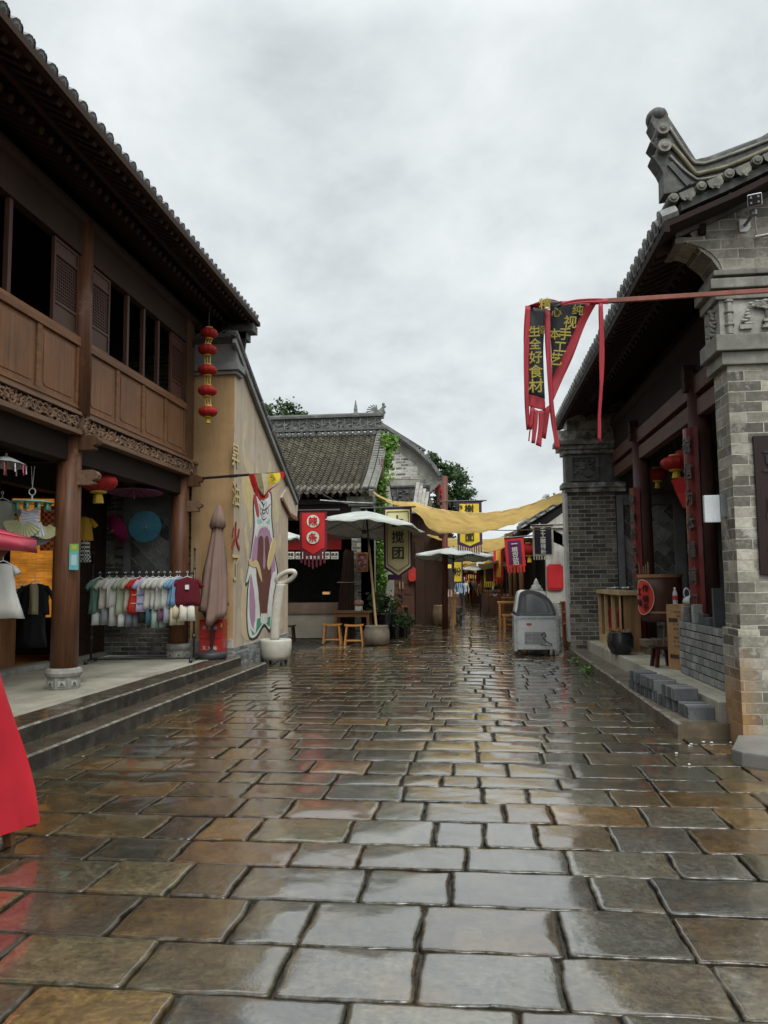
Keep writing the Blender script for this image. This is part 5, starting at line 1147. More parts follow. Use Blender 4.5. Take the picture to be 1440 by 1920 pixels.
# cardboard box, bottle, carrier bag
b0, b1, b2 = gz(1265, 1245, .33), gz(1325, 1248, .33), gz(1345, 1238, .33); CB = pm('cardboard', (.33, .19, .085), .8, .15, 3, .1, 60)
g = thing('cardboard_box', 'tall brown cardboard box standing on the platform', 'box', (2.75, 10.45, .33)); zt2 = at(1270, 1134, 10.4).z
bw = [at(1249 + 3, 1200, 10.75), at(1297, 1200, 10.35), at(1345, 1200, 10.6)]
bx0, bx1 = gz(1258, 1232, .33), gz(1276 + 8, 1250, .33)
A_, B_, C_ = Vector((2.52, 10.62, .33)), Vector((2.68, 10.32, .33)), Vector((2.95, 10.48, .33)); D_ = A_ + (C_ - B_)
mb = MB(); mb.add([A_, B_, C_, D_] + [Vector((v.x, v.y, zt2)) for v in (A_, B_, C_, D_)], [(3, 2, 1, 0), (4, 5, 6, 7), (0, 1, 5, 4), (1, 2, 6, 5), (2, 3, 7, 6), (3, 0, 4, 7)]); mb.build('carton', CB, g, bevel=.006)
mb = MB(); d = (B_ - A_).normalized(); nn = Vector((d.y, -d.x, 0)) * 1; 
for r_ in range(9):
    o = A_ + d * .19 + nn * .004 + Vector((0, 0, zt2 - .42 - r_ * .055))
    for k in range(4):
        if R.random() < .6: mb.text(R.choice('品名规格产地净重数量日期'), o + d * (k * .036 - .05), d, (0, 0, 1), .018)
for z in (zt2 - .2, .5): mb.prism([(-.08, -.025), (.08, -.025), (.08, .025), (-.08, .025)], .002, 0, frame(A_ + d * .12 + nn * .003 + Vector((0, 0, z - .33)), d, (0, 0, 1)))
mb.build('print', pm('brown_ink', (.05, .03, .02), .8, bump=0), g)
q = Vector((2.60, 10.46, zt2 + .002)); g = thing('water_bottle', 'clear plastic water bottle with red label on the cardboard box', 'bottle', q)
t = NT('clear_plastic'); t.b.inputs['Alpha'].default_value = .45; PLAS = t.set(col=(.75, .78, .8), rough=.08, spec=.6)
mb = MB(); mb.lathe([(.028, 0), (.031, .01), (.031, .13), (.026, .16), (.012, .19), (.012, .2)], 14, o=q); mb.build('bottle_body', PLAS, g, smooth=True)
mb = MB(); mb.lathe([(.0318, .06), (.0318, .115)], 14, o=q); mb.build('label_band', pm('red_label', (.5, .03, .03), .4, bump=0), g)
mb = MB(); mb.lathe([(.014, .2), (.014, .222)], 10, o=q); mb.build('cap', WHT, g)
q = Vector((2.80, 10.42, zt2 + .003)); g = thing('carrier_bag', 'thin white plastic carrier bag with looped handles on the cardboard box', 'bag', q)
t = NT('thin_white_plastic'); t.b.inputs['Alpha'].default_value = .72; BAG = t.set(col=(.7, .7, .7), rough=.3, spec=.5, nrm=t.bump(t.noise(25, 4), .6, .01))
mb = MB(); loft(mb, [ring((q.x, q.y, q.z + z), a, b_, 18, 0, z * 20, .1, 5) for z, a, b_ in ((0, .08, .06), (.03, .115, .08), (.08, .10, .07), (.11, .05, .04))]); mb.build('bag_body', BAG, g, smooth=True)
for s in (-1, 1): mb = MB(); mb.tube(cr([(q.x + s * .02, q.y, q.z + .1), (q.x + s * .03, q.y, q.z + .17), (q.x + s * .07, q.y, q.z + .21), (q.x + s * .10, q.y, q.z + .16), (q.x + s * .085, q.y, q.z + .09)], 3), .009, 6); mb.build('handle', BAG, g, smooth=True)
# dark stool, pale stool stand, barrel, black pot, shelf table
def stool(name, label, c, rz, L_, w_, h_, mats, splay=.06, leg=.035, grp=None, rail=True):
    g = thing(name, label, 'stool', c, grp); g.rotation_euler = (0, 0, 0); M = Matrix.Translation(c) @ Matrix.Rotation(rz, 4, 'Z')
    mb = MB(M); n = 8; P = [[(lerp(-L_ / 2, L_ / 2, i / n), y, h_ - .035 + .018 * (2 * i / n - 1) ** 2) for y in (-w_ / 2, w_ / 2)] for i in range(n + 1)]
    mb2 = MB(); mb2.sheet([[M @ Vector(p) for p in r] for r in P], .035); mb2.build('seat', mats, g, bevel=.003)
    for sx in (-1, 1):
        for sy in (-1, 1):
            mb = MB(M); mb.bar((sx * (L_ / 2 - .06), sy * (w_ / 2 - .025), h_ - .03), (sx * (L_ / 2 - .06 + splay), sy * (w_ / 2 - .025 + splay * .5), 0), leg, leg); mb.build('leg', mats, g)
    if rail:
        mb = MB(M)
        for sy in (-1, 1): mb.bar((-(L_ / 2 - .06 + splay * .75), sy * (w_ / 2 - .0), .1), ((L_ / 2 - .06 + splay * .75), sy * (w_ / 2 - .0), .1), .02, .03)
        for sx in (-1, 1): mb.bar((sx * (L_ / 2 - .04), -w_ / 2, .22), (sx * (L_ / 2 - .04), w_ / 2, .22), .02, .03)
        mb.build('stretcher', mats, g)
    return g
DS = wood('dark_red_stool', (.045, .014, .011), .35, .4, 2)
c = gz(1246, 1248, .33); stool('stool', 'small dark red wooden stool standing before the cardboard box', (c.x - .06, c.y - .15, .33), rad(8), .28, .2, .27, DS, .03, .045, rail=False)
PW = wood('weathered_timber', (.22, .18, .12), .7, .4, 0)
c = gz(1228, 1216, .33); st = Vector((c.x + .05, 12.0, .33))
g = thing('trestle_stand', 'weathered low timber stand carrying the wooden barrel', 'stand', st); hh = at(1225, 1165, 12.0).z
mb = MB(); mb.box(st.x - .22, st.x + .6, st.y - .32, st.y + .35, hh - .06, hh); mb.build('top_board', PW, g, bevel=.006)
for dx, dy in ((-.18, -.28), (.3, -.28), (-.18, .3), (.55, .3)): mb = MB(); mb.bar((st.x + dx, st.y + dy, hh - .06), (st.x + dx - .05, st.y + dy, .33), .045, .045); mb.build('leg', PW, g)
mb = MB(); mb.bar((st.x - .2, st.y - .29, .58), (st.x + .3, st.y - .29, .52), .03, .05); mb.bar((st.x - .2, st.y - .28, .6), (st.x - .2, st.y + .3, .6), .03, .05); mb.build('stretcher', PW, g)
xl, xr = at(1197, 1110, 12.0).x, at(1279, 1110, 12.0).x; r_ = (xr - xl) / 2; bc = Vector(((xl + xr) / 2, 12.0, hh + .002)); bt = at(1236, 1077, 12.0).z
g = thing('wooden_barrel', 'large dark brown wooden barrel with pale rim and round red paper sign', 'barrel', bc); BW = wood('barrel_timber', (.075, .032, .022), .45, .35, 2)
mb = MB(); H_ = bt - hh; mb.lathe([(r_ * .86, 0), (r_ * .92, H_ * .1), (r_ * .99, H_ * .6), (r_, H_ * .93)], 36, o=bc, flute=-.006); mb.build('staves', BW, g, smooth=True)
mb = MB(); mb.lathe([(r_ * 1.0, H_ * .93), (r_ * 1.02, H_ * .93), (r_ * 1.02, H_), (r_ * .9, H_), (r_ * .9, H_ * .95)], 36, o=bc); mb.lathe([(r_ * .935, H_ * .18), (r_ * .945, H_ * .2), (r_ * .94, H_ * .22)], 36, o=bc); mb.build('rim', wood('pale_rim', (.30, .15, .08), .5, .3, 0), g, smooth=False)
ang = rad(207); mb = MB(); 
def bpt(a, z): return Vector((bc.x + (r_ * .995 + .006) * math.cos(a), bc.y + (r_ * .995 + .006) * math.sin(a), z))
zc_ = hh + H_ * .52; n = 24; P = []
for i in range(13):
    u = -1 + 2 * i / 12; hgt = .26 * math.sqrt(max(0, 1 - u * u)); P.append([bpt(ang + u * .62, zc_ + hgt * v) for v in (-1, -.5, 0, .5, 1)])
mb.sheet(P, .003, 0)
rim = [bpt(ang + .60 * math.cos(a), zc_ + .255 * math.sin(a)) for a in [2 * math.pi * j / 30 for j in range(30)]]; mb.tube(rim, .006, 5, mi=1, closed=True)
for k, (ch, da, dz) in enumerate((('传', .2, .13), ('统', .2, -.02), ('手', .2, -.14), ('工', -.2, .08), ('味', -.2, -.08))): 
    a = ang + da; mb.text(ch, bpt(a, zc_ + dz) + Vector((math.cos(a), math.sin(a), 0)) * .006, (-math.sin(a), math.cos(a), 0), (0, 0, 1), .11, 2)
mb.build('paper_sign', [pm('red_paper', (.55, .035, .025), .6, .15, bump=0), pm('paper_trim', (.6, .5, .35), .6, bump=0), pm('black_paint', (.01, .01, .01))], g)
q = Vector((bc.x - r_ * .8, bc.y + .1, bt)); g = thing('stick_bundle', 'few thin wooden sticks standing behind the barrel rim', 'sticks', q); mb = MB()
for k in range(5): mb.tube([q + Vector((.03 * k, 0, -.1)), q + Vector((.03 * k + R.uniform(-.03, .03), 0, R.uniform(.12, .22)))], .006, 5)
mb.build('sticks', pm('bamboo', (.3, .2, .1)), g)
c = at(1168, 1210, 12.45); g = thing('black_pot', 'squat black glazed jar filled with straw on the platform', 'pot', (c.x, c.y + .2, .33)); s = .205
mb = MB(); mb.lathe([(s * .62, 0), (s * .72, .02), (s * .95, .12), (s * 1.0, .2), (s * .95, .28), (s * .84, .33), (s * .86, .345), (s * .78, .35), (s * .74, .31)], 28, o=(c.x, c.y + .2, .33)); mb.build('jar', pm('black_glaze', (.022, .022, .024), .3, .2, 5), g, smooth=True)
mb = MB()
for k in range(90):
    a = R.uniform(0, 6.28); q = s * .8 * R.random() ** .5; p = Vector((c.x + q * math.cos(a), c.y + .2 + q * math.sin(a), .33 + .33 + R.uniform(0, .05))); mb.tube([p, p + Vector((R.uniform(-.07, .07), R.uniform(-.07, .07), R.uniform(-.01, .04)))], .0035, 4)
mb.build('straw', pm('straw', (.34, .20, .08), .8), g)
# open shelf table
ta, tb, tc_ = gz(1109, 1180, .33), gz(1153, 1202, .33), None
g = thing('shelf_table', 'open-fronted wooden serving table with plank end and pale top', 'table', (2.9, 14.2, .33)); TW = wood('table_plank', (.26, .145, .065), .5, .4, 2); TP = wood('pale_table_top', (.42, .30, .16), .5, .25, 1)
X0, X1, Y0, Y1 = 2.38, 2.68, 13.0, 15.2; zt3 = at(1145, 1108, 13.1).z
mb = MB(); mb.box(X0 - .05, X1, Y0 - .1, Y1 + .05, zt3 - .07, zt3); mb.build('table_top', TP, g, bevel=.006)
mb = MB(); mb.box(X0, X1, Y0, Y0 + .04, .33, zt3 - .07); mb.build('end_panel', TW, g); 
mb = MB(); mb.box(X0, X1, Y1 - .04, Y1, .33, zt3 - .07); mb.box(X0 + .25, X0 + .27, Y0 + .04, Y1 - .04, .45, zt3 - .1); mb.build('back_panel', TW, g)
mb = MB(); mb.box(X0 - .02, X0 + .02, Y0 + .0, Y1, .33, .47); mb.box(X0 + .02, X1, Y0 + .04, Y1 - .04, .44, .47); mb.build('bottom_shelf', TP, g)
for k in range(4): y = Y0 + .0 + (Y1 - Y0 - .05) * k / 3; mb = MB(); mb.box(X0 - .023, X0 + .03, y, y + .055, .47, zt3 - .07); mb.build('front_post', TP, g)
for k, y in enumerate((13.45, 14.3)):
    o = thing('red_packet_sign', 'red printed cloth hanging in the %s bay of the serving table' % ('nearest' if not k else 'second'), 'sign', (X0 + .1, y, .9)); mb = MB(); mb.sheet([[(X0 + .06, y + .1 * i + .02 * math.sin(3 * j + i), .62 + .12 * j) for j in range(4)] for i in range(4)], .005); mb.build('cloth_panel', REDL, o)
    mb = MB(); [mb.text(ch, (X0 + .045, y + .15, .9 - .13 * i), (0, -1, 0), (0, 0, 1), .10) for i, ch in enumerate('好味')]; mb.build('lettering', pm('black_paint', (.01, .01, .01)), o)
q = Vector((X0 + .12, 13.6, zt3 + .003)); g = thing('crumpled_cloth', 'crumpled black and white cloth on the serving table top', 'cloth', q)
mb = MB(); mb.sheet([[(q.x + .07 * i - .2, q.y + .07 * j - .1, q.z + .035 + .035 * noise.noise(Vector((i * .9, j * .9, 3)))) for j in range(6)] for i in range(8)], .012); mb.build('fabric', check('bw_print', (.6, .6, .6), (.02, .02, .02), .11), g, smooth=True)
# wood pile under/behind the stand
for k in range(7):
    x = 2.62 + .16 * (k % 4) + R.uniform(0, .05); z = .33 + .115 * (k // 4); mb = MB(); y = 12.55 + .1 * (k % 2); mb.box(x, x + .14, y, y + .4, z + .001, z + .11); o = mb.build('timber_offcut', PW, None, bevel=.01); tag(o, 'weathered offcut in the low pile between table and stand', 'timber', 'weathered offcuts piled by the stand')
# light box, signboard, camera on the near pier
p = at(1338, 955, 7.7); g = thing('light_box', 'small white wall light box on the street side of the near pier', 'light box', (2.33, 7.62, p.z)); mb = MB(); mb.box(2.20, 2.345, 7.62, 7.67, p.z - .13, p.z + .13); mb.build('housing', pm('white_box', (.52, .55, .56), .4, .1, bump=0), g, bevel=.01)
mb = MB(); mb.box(2.345, 2.4, 7.60, 7.68, p.z - .08, p.z + .14); mb.build('bracket', pm('grey_metal', (.2, .21, .22), .4, bump=0, metal=.6), g)
p0, p1 = at(1412, 817, YG - .03), at(1412, 1078, YG - .03); g = thing('name_board', 'tall dark wooden name board fixed to the near brick gable', 'sign', (p0.x + .15, YG - .03, p1.z)); mb = MB(); mb.box(p0.x, p0.x + .36, YG - .035, YG - .0, p1.z, p0.z); bd = mb.build('board', wood('board_dark', (.022, .011, .009), .3, .3, 2), g, bevel=.006)
mb = MB()
for i, ch in enumerate('豆腐坊'): mb.text(ch, (p0.x + .17, YG - .038, p0.z - .24 - i * .42), (1, 0, 0), (0, 0, 1), .2)
mb.build('lettering', pm('black_paint', (.01, .01, .01)), bd)
pb = at(1395, 425, YG); hd = at(1415, 375, YG - .35); g = thing('security_camera', 'white security camera on a bracket arm on the near gable', 'camera', pb)
mb = MB(); mb.prism([(-.05, -.06), (.02, -.06), (.05, -.02), (.05, .06), (-.05, .06)], .03, 0, frame(pb, (1, 0, 0), (0, 0, 1))); mb.build('mount_plate', WHT, g, bevel=.004)
el = at(1413, 400, YG - .3); mb = MB(); mb.tube([pb + Vector((0, -.03, 0)), el], .016, 10); mb.tube([el - Vector((0, 0, .02)), el + Vector((0, 0, .025))], .035, 14); mb.build('arm', pm('grey_metal', (.2, .2, .2)), g)
mb = MB(); M = Matrix.Translation(hd) @ Matrix.Rotation(rad(-20), 4, 'Z') @ Matrix.Rotation(rad(25), 4, 'X'); mb.box(-.06, .06, -.08, .16, -.05, .055, 0, M); mb.build('head', WHT, g, bevel=.012)
mb = MB(); mb.box(-.055, .055, -.088, -.081, -.045, .048, 0, M)
for a, b in ((-.03, -.02), (.03, -.02), (-.03, .025), (.03, .025)): mb.ball((a, -.088, b), (.010, .004, .010), 8, 1, M)
mb.build('lens_plate', [BLKM, pm('led', (.4, .4, .4), .3, bump=0)], g)
mb = MB(); mb.tube(cr([el + Vector((.02, .02, 0)), el + Vector((.09, .2, -.09)), el + Vector((.2, .29, -.08)), el + Vector((1.2, .29, .1))], 4), .008, 6); mb.build('cable', WHT, g)
# stone slab at the foot of the near pier
g = thing('stone_block', 'low flat grey stone block before the near pier at the lower right edge', 'stone block', (2.5, 6.9, 0)); mb = MB()
mb.prism([(2.06, 6.72), (2.10, 6.60), (2.55, 6.25), (3.4, 6.25), (3.4, 7.3), (2.3, 7.3), (2.22, 7.1)], .12, 0, Matrix.Translation((0, 0, .0))); mb.build('block', pm('smooth_grey_stone', (.17, .165, .155), .4, .2, 3, .1, 60), g, bevel=.015)
# pebbles
for k, (u, v) in enumerate(((1292, 1398), (1334, 1392), (1319, 1391), (1292, 1433), (1268, 1412), (1370, 1392), (1296, 1395))):
    c = gz(u, v, .008); mb = MB(); mb.ball((c.x, c.y, .008), (R.uniform(.009, .018), .010, .007), 7); o = mb.build('pebble', pm('white_pebble', (.5, .5, .46), .5, .2), None); tag(o, 'small white pebble lying on the paving below the near pier', 'pebble', 'white pebbles by the near pier')
# little weeds at the kerb
def weed(c, s, n, name, label, mat):
    g = thing(name, label, 'plant', c); mb = MB()
    for k in range(n):
        a = R.uniform(0, 6.28); e = R.uniform(.2, 1.3); L_ = s * R.uniform(.4, 1); d = Vector((math.cos(a) * math.cos(e), math.sin(a) * math.cos(e), math.sin(e))); t_ = Vector(c) + d * L_; w = d.orthogonal().normalized() * L_ * .18
        x = Vector((R.uniform(-1, 1), R.uniform(-1, 1), R.uniform(-.3, .3))).normalized() * L_ * .28
        mb.add([t_ - x * .5, t_ + w, t_ + x, t_ - w], [(0, 1, 2, 3)]); mb.tube([Vector(c), t_], .0015, 3, caps=False)
    mb.build('leaves', mat, g); return g
def leafm(name, c1, c2, trans=.3):
    t = NT(name); g_ = t.N.new('ShaderNodeNewGeometry'); c = t.ramp(g_.outputs['Random Per Island'], [(.1, c1), (.6, c2), (.95, sc3(c2, 1.5))])
    c = t.mix(.5, c, t.ramp(t.noise(1.5, 3), [(.35, .45), (.65, 1.1)]), 'MULTIPLY')
    t.set(col=c, rough=.5, spec=.4); tr = t.N.new('ShaderNodeBsdfTranslucent'); mx = t.N.new('ShaderNodeMixShader'); mx.inputs[0].default_value = trans; t.L.new(c, tr.inputs[0]); t.L.new(t.b.outputs[0], mx.inputs[1]); t.L.new(tr.outputs[0], mx.inputs[2]); t.L.new(mx.outputs[0], t.N['Material Output'].inputs[0]); return t.m
LG = leafm('bright_leaf', (.05, .12, .02), (.12, .24, .04)); LD = leafm('dark_leaf', (.015, .035, .012), (.045, .085, .025)); LV = leafm('vine_leaf', (.06, .15, .02), (.16, .30, .045))
for u, v, s, n, lb in ((1116, 1262, .16, 60, 'leafy weed growing at the kerb foot, nearer clump'), (1094, 1246, .15, 40, 'leafy weed growing at the kerb foot, farther clump')):
    c = gz(u, v, 0); weed((1.82, c.y, 0), s, n, 'weed', lb, LG)
c = gz(62, 1385, .15); weed((-3.84, c.y, .15), .07, 14, 'weed', 'tiny grass tuft growing on the lower step', LG)
# ice-cream freezer
fa = gz(968, 1228, 0); FRY = 15.75; x0, x1 = at(965, 1200, FRY).x, at(1050, 1200, FRY).x - .02; fz = at(1000, 1160, FRY).z; ft = at(1000, 1107, FRY + .3).z
g = thing('ice_cream_freezer', 'silver display freezer with curved glass hood on castors by the far pier', 'freezer', ((x0 + x1) / 2, FRY, 0)); SIL = pm('silver_panel', (.42, .42, .41), .32, .12, 3, .04, metal=.35); SILD = pm('silver_trim', (.30, .31, .32), .3, .1, bump=0, metal=.6)
yb_ = FRY + 1.25; mb = MB(); mb.box(x0 + .02, x1 - .02, FRY, yb_, .13, fz); mb.build('cabinet_body', SIL, g, bevel=.015)
mb = MB(); mb.box(x0 - .01, x0 + .05, FRY - .02, FRY + .05, .10, fz + .02); mb.box(x1 - .05, x1 + .01, FRY - .02, FRY + .05, .10, fz + .02); mb.box(x0 - .01, x1 + .01, FRY - .021, yb_, fz + .0, fz + .055); mb.box(x0 - .012, x0 + .055, FRY - .03, FRY + .06, fz - .03, fz + .06); mb.box(x1 - .055, x1 + .012, FRY - .03, FRY + .06, fz - .03, fz + .06); mb.build('corner_trim', SILD, g, bevel=.006)
t = NT('freezer_glass'); t.b.inputs['Alpha'].default_value = .30; FG = t.set(col=(.12, .14, .15), rough=.03, spec=.9)
W_ = x1 - x0
def hood(u, s=1.0):  # side profile, u 0..1 from left base over the top to right base
    a = math.pi * (1 - u); bx = x0 + .09 + (W_ - .12) * (.5 - .5 * math.cos(math.pi * u) * 1.0)
    return None
prof_ = [(x0 + .03, fz + .05), (x0 + .07, fz + .20), (x0 + .12, ft - .08), (x0 + .20, ft - .01), (x0 + .36, ft), (x0 + .52, ft - .04), (x0 + .66, ft - .13), (x0 + .76, ft - .26), (x1 - .03, fz + .05)]
pf = [(v.x, v.y) for v in cr([Vector((a, b, 0)) for a, b in prof_], 4)]
cxm, czm = (x0 + x1) / 2, fz + .05
inn = [(cxm + (a - cxm) * .86, czm + (b - czm) * .86) for a, b in pf]
for y in (FRY + .0, yb_ - .04):
    mb = MB(); n = len(pf); m = frame((0, y + .03, 0), (1, 0, 0), (0, 0, 1))
    for i in range(n - 1): mb.prism([pf[i], pf[i + 1], inn[i + 1], inn[i]], .03, 0, m)
    mb.prism([(x0 + .03, fz + .05), (x0 + .10, fz + .085), (x1 - .10, fz + .085), (x1 - .03, fz + .05)], .03, 0, m)
    mb.build('hood_frame', pm('dark_trim', (.05, .052, .055), .35, bump=0), g)
    mb = MB(); mb.prism(inn, .006, 0, frame((0, y + .02, 0), (1, 0, 0), (0, 0, 1))); mb.build('side_glass', FG, g)
mb = MB(); mb.sheet([[(a, FRY + .03, b), (a, yb_ - .04, b)] for a, b in pf[2:14]], .012); mb.build('rear_cover', pm('pale_cover', (.52, .54, .55), .35, .1, bump=0), g, smooth=True)
mb = MB(); mb.sheet([[(a, FRY + .03, b), (a, yb_ - .04, b)] for a, b in pf[13:]], .006); mb.build('front_glass', FG, g, smooth=True)
mb = MB()
for r_ in range(9):
    for c_ in range(16):
        cx = x0 + .2 + c_ * .026; cz = .24 + r_ * .027; mb.box(cx, cx + .018, FRY - .0075, FRY - .001, cz, cz + .015)
mb.build('vent_grille', BLKM, g)
mb = MB(); mb.tube(cr([(x0 + .52, FRY - .03, .42), (x0 + .58, FRY - .035, .47), (x0 + .61, FRY - .03, .40), (x0 + .56, FRY - .03, .36), (x0 + .64, FRY - .03, .28), (x0 + .72, FRY - .03, .24), (x0 + .66, FRY - .03, .21), (x0 + .5, FRY - .03, .23)], 4), .009, 6); mb.build('power_cord', BLKM, g)
mb = MB(); mb.box(x0 + .24, x0 + .34, FRY - .009, FRY - .001, fz - .13, fz - .09); mb.build('badge', pm('red_badge', (.35, .03, .03), .4, bump=0), g)
for dx in (.1, W_ - .1):
    for y in (FRY + .1, yb_ - .1): mb = MB(); mb.tube([(x0 + dx - .02, y, .045), (x0 + dx + .02, y, .045)], .045, 12); mb.tube([(x0 + dx, y, .045), (x0 + dx, y, .13)], .015, 6); mb.build('castor', BLKM, g)
t = NT('clear_film'); t.b.inputs['Alpha'].default_value = .38; FILM = t.set(col=(.6, .62, .62), rough=.18, spec=.8, nrm=t.bump(t.noise(9, 5, .7), .8, .02))
mb = MB(); mb.sheet([[(x1 + .02 + .05 * t_ + .02 * math.sin(3 * y), y, lerp(ft - .25, .12, t_) + .02 * math.sin(5 * y)) for t_ in (0, .3, .6, 1)] for y in [FRY - .02 + 1.3 * k / 8 for k in range(9)]], .003); mb.build('plastic_wrap', FILM, g, smooth=True)
q = at(1005, 1105, 16.9); g = thing('cone_finial', 'grey spiral cone ornament standing behind the freezer hood', 'ornament', (q.x, 17.3, 0)); 
qa, qb = at(1005, 1087, 17.3), at(1005, 1110, 17.3); mb = MB(); qx = qa.x; mb.lathe([(.22, 0), (.22, qb.z - .1), (.2, qb.z), (.13, qb.z + .04), (.15, qb.z + .06), (.10, qb.z + .1), (.11, qb.z + .13), (.05, qb.z + .18), (.06, qb.z + .2), (.01, qa.z + .03)], 20, o=(qx, 17.3, 0)); mb.build('body', pm('pale_stone2', (.4, .4, .36), .6), g, smooth=True)
# ------------------------------------------------------------------ noodle house with the tiled roof
NH = thing('tiled_snack_house', 'snack house with mossy tiled roof, pierced ridge and open dark shopfront', 'building', (-5, 23, 0))
NX, NY = -2.68, 20.6
mb = tile_roof((-9.5, 20.2, 3.93), (NX + .02, 20.2, 3.93), (-9.5, 23.5, 6.05), (NX + .02, 23.5, 6.05), .185, 30, .16, .052, step=.03); mb.build('roof_tiles', TILED, NH)
mb = tile_roof((-9.5, 26.8, 3.93), (NX + .02, 26.8, 3.93), (-9.5, 23.5, 6.05), (NX + .02, 23.5, 6.05), .185, 12, .16, .052); mb.build('rear_roof_tiles', TILED, NH)
mb = eave_caps(MB(), (-9.5, 20.2, 3.92), (NX, 20.2, 3.92), (0, 1, .64), .185, .05, .3, True); mb.build('eave_tiles', TILED, NH)
def vz(y): t = (y - 20.2) / 3.3; return 3.95 + 2.1 * t - .14 * math.sin(math.pi * t)
mb = MB(); n = 24
for r_ in (0, 1):
    for i in range(n):
        y = lerp(20.15, 23.45, i / n); mb.tube([(NX - .16 + r_ * .17, y, vz(y) + .09), (NX - .02 + r_ * .17, y, vz(y) + .085)], .06, 8)
for xx in (NX - .17, NX + .16): mb.tube([(xx, lerp(20.1, 23.5, i / 12), vz(lerp(20.1, 23.5, i / 12)) + .06) for i in range(13)], .035, 8)
mb.build('verge_tiles', pm('pale_roof_tile', (.15, .15, .13), .55, .4, 8, .3, 50), NH)
mb = MB()
for i in range(12):
    a, b = lerp(20.1, 23.5, i / 12), lerp(20.1, 23.5, (i + 1) / 12); mb.bar((NX + .05, a, vz(a) - .06), (NX + .05, b, vz(b) - .06), .10, .16)
mb.build('verge_board', pm('lime_render2', (.20, .195, .165), .7, .3, 4), NH)
# ridge: base course, round tile row, pierced band, cap
mb = MB(); mb.box(-9.5, NX + .05, 23.4, 23.6, 5.95, 6.12); mb.box(-9.5, NX + .05, 23.36, 23.64, 6.20, 6.27); mb.box(-9.5, NX + .02, 23.38, 23.62, 6.62, 6.68); mb.tube([(-9.5, 23.5, 6.70), (NX, 23.5, 6.70)], .06, 8)
x = -9.4
while x < NX: mb.tube([(x, 23.33, 6.1), (x, 23.6, 6.1)], .075, 10); x += .19
mb.build('ridge_base', STND, NH)
mb = MB(); x = -9.4; mb.box(-9.5, NX - .05, 23.48, 23.52, 6.27, 6.62)
while x < NX - .1:
    mb.box(x, x + .03, 23.44, 23.56, 6.27, 6.62)
    for k in range(5):
        a = R.uniform(0, 6.28); c = Vector((x + R.uniform(.05, .2), 23.46, R.uniform(6.33, 6.56))); mb.tube([c + Vector((.07 * math.cos(a + j), 0, .07 * math.sin(a + j))) for j in (0, .8, 1.6, 2.4)], [.016, .024, .02, .01], 5)
    x += .24
mb.build('pierced_band', pm('ridge_relief', (.13, .135, .125), .7, .4, 8, .3, 60, col2=(.25, .25, .23)), NH)
def beast(nm, parent, c, s, mat, flip=1, M=None):   # ridge-end ornament: body block, curling tail fan and raised head
    mb = MB(); c = Vector(c); F = flip
    mb.prism([(-.30 * s, 0), (.22 * s, 0), (.25 * s, .18 * s), (.18 * s, .34 * s), (.26 * s, .46 * s), (.2 * s, .58 * s), (.14 * s, .52 * s), (.02 * s, .40 * s), (-.12 * s, .44 * s), (-.26 * s, .3 * s), (-.30 * s, .12 * s)], .14 * s, 0, frame(c + Vector((0, .07 * s, 0)), (F, 0, 0), (0, 0, 1)) if F > 0 else frame(c + Vector((0, -.07 * s, 0)), (-1, 0, 0), (0, 0, 1)))
    for k in range(6):
        a = rad(75 + 20 * k); q0 = Vector((-.12 * s * F, 0, .38 * s)); mb.tube([c + q0 + Vector((math.cos(a) * t * F, 0, math.sin(a) * t)) * (s * .34) + Vector((-.10 * t * t * F, 0, -.07 * t * t)) * s for t in (0, .4, .8, 1.05)], [.035 * s, .03 * s, .022 * s, .03 * s], 6)
    mb.ball(c + Vector((.21 * s * F, 0, .66 * s)), (.075 * s, .06 * s, .085 * s), 8); mb.ball(c + Vector((.24 * s * F, 0, .55 * s)), (.1 * s, .07 * s, .06 * s), 8); mb.ball(c + Vector((.24 * s * F, 0, .3 * s)), (.07 * s, .08 * s, .1 * s), 8)
    return mb.build(nm, mat, parent)
RS = pm('ridge_relief', (.1, .1, .1)); p = at(706, 805, 23.5)
beast('ridge_beast', NH, (NX - .12, 23.5, 6.55), .68, RS)
p = at(667, 790, 23.5); mb = MB(); mb.lathe([(.13, 0), (.10, .06), (.055, .12), (.06, .2), (.04, .3), (.012, .48)], 10, o=(p.x, 23.5, 6.68)); mb.build('ridge_finial', RS, NH)
mb = MB(); mb.box(NX - .55, NX, NY, NY + .5, .0, 3.75); mb.build('brick_pier', GB, NH, uv=True)
mb = MB(); mb.box(NX - .62, NX + .04, NY - .08, NY + .5, 3.55, 3.62); mb.box(NX - .66, NX + .06, NY - .14, NY + .5, 3.625, 3.8); mb.build('pier_cap', DRS, NH, bevel=.01)
poly = [(20.6, 0), (26.4, 0), (26.4, 4.0)] + [(y, vz(y) - .12 if y <= 23.5 else vz(47 - y) - .12) for y in (25.5, 24.5, 23.5, 22.5, 21.5, 20.6)]
mb = MB(); m = MX.copy(); m.translation = (NX - .3, 0, 0); mb.prism(poly, .3, 0, m); mb.build('gable_wall', pm('pale_weathered_wall', (.38, .37, .31), .8, .3, 2), NH)
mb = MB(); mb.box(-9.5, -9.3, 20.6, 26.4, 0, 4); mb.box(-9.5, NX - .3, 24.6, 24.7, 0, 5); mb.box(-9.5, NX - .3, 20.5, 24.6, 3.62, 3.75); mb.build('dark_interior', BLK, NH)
mb = MB(); mb.box(-9.5, NX - .55, 20.62, 20.75, 3.2, 3.62); mb.box(-9.5, NX - .55, 20.66, 20.72, 2.66, 2.72); mb.build('lintel', DARK, NH)
mb = MB(); rafters(mb, 0, 0, 0, 0, 0, -1, 1)
x = -9.4
while x < NX: mb.bar((x, 20.2, 3.80), (x, 20.9, 4.22), .06, .07); x += .22
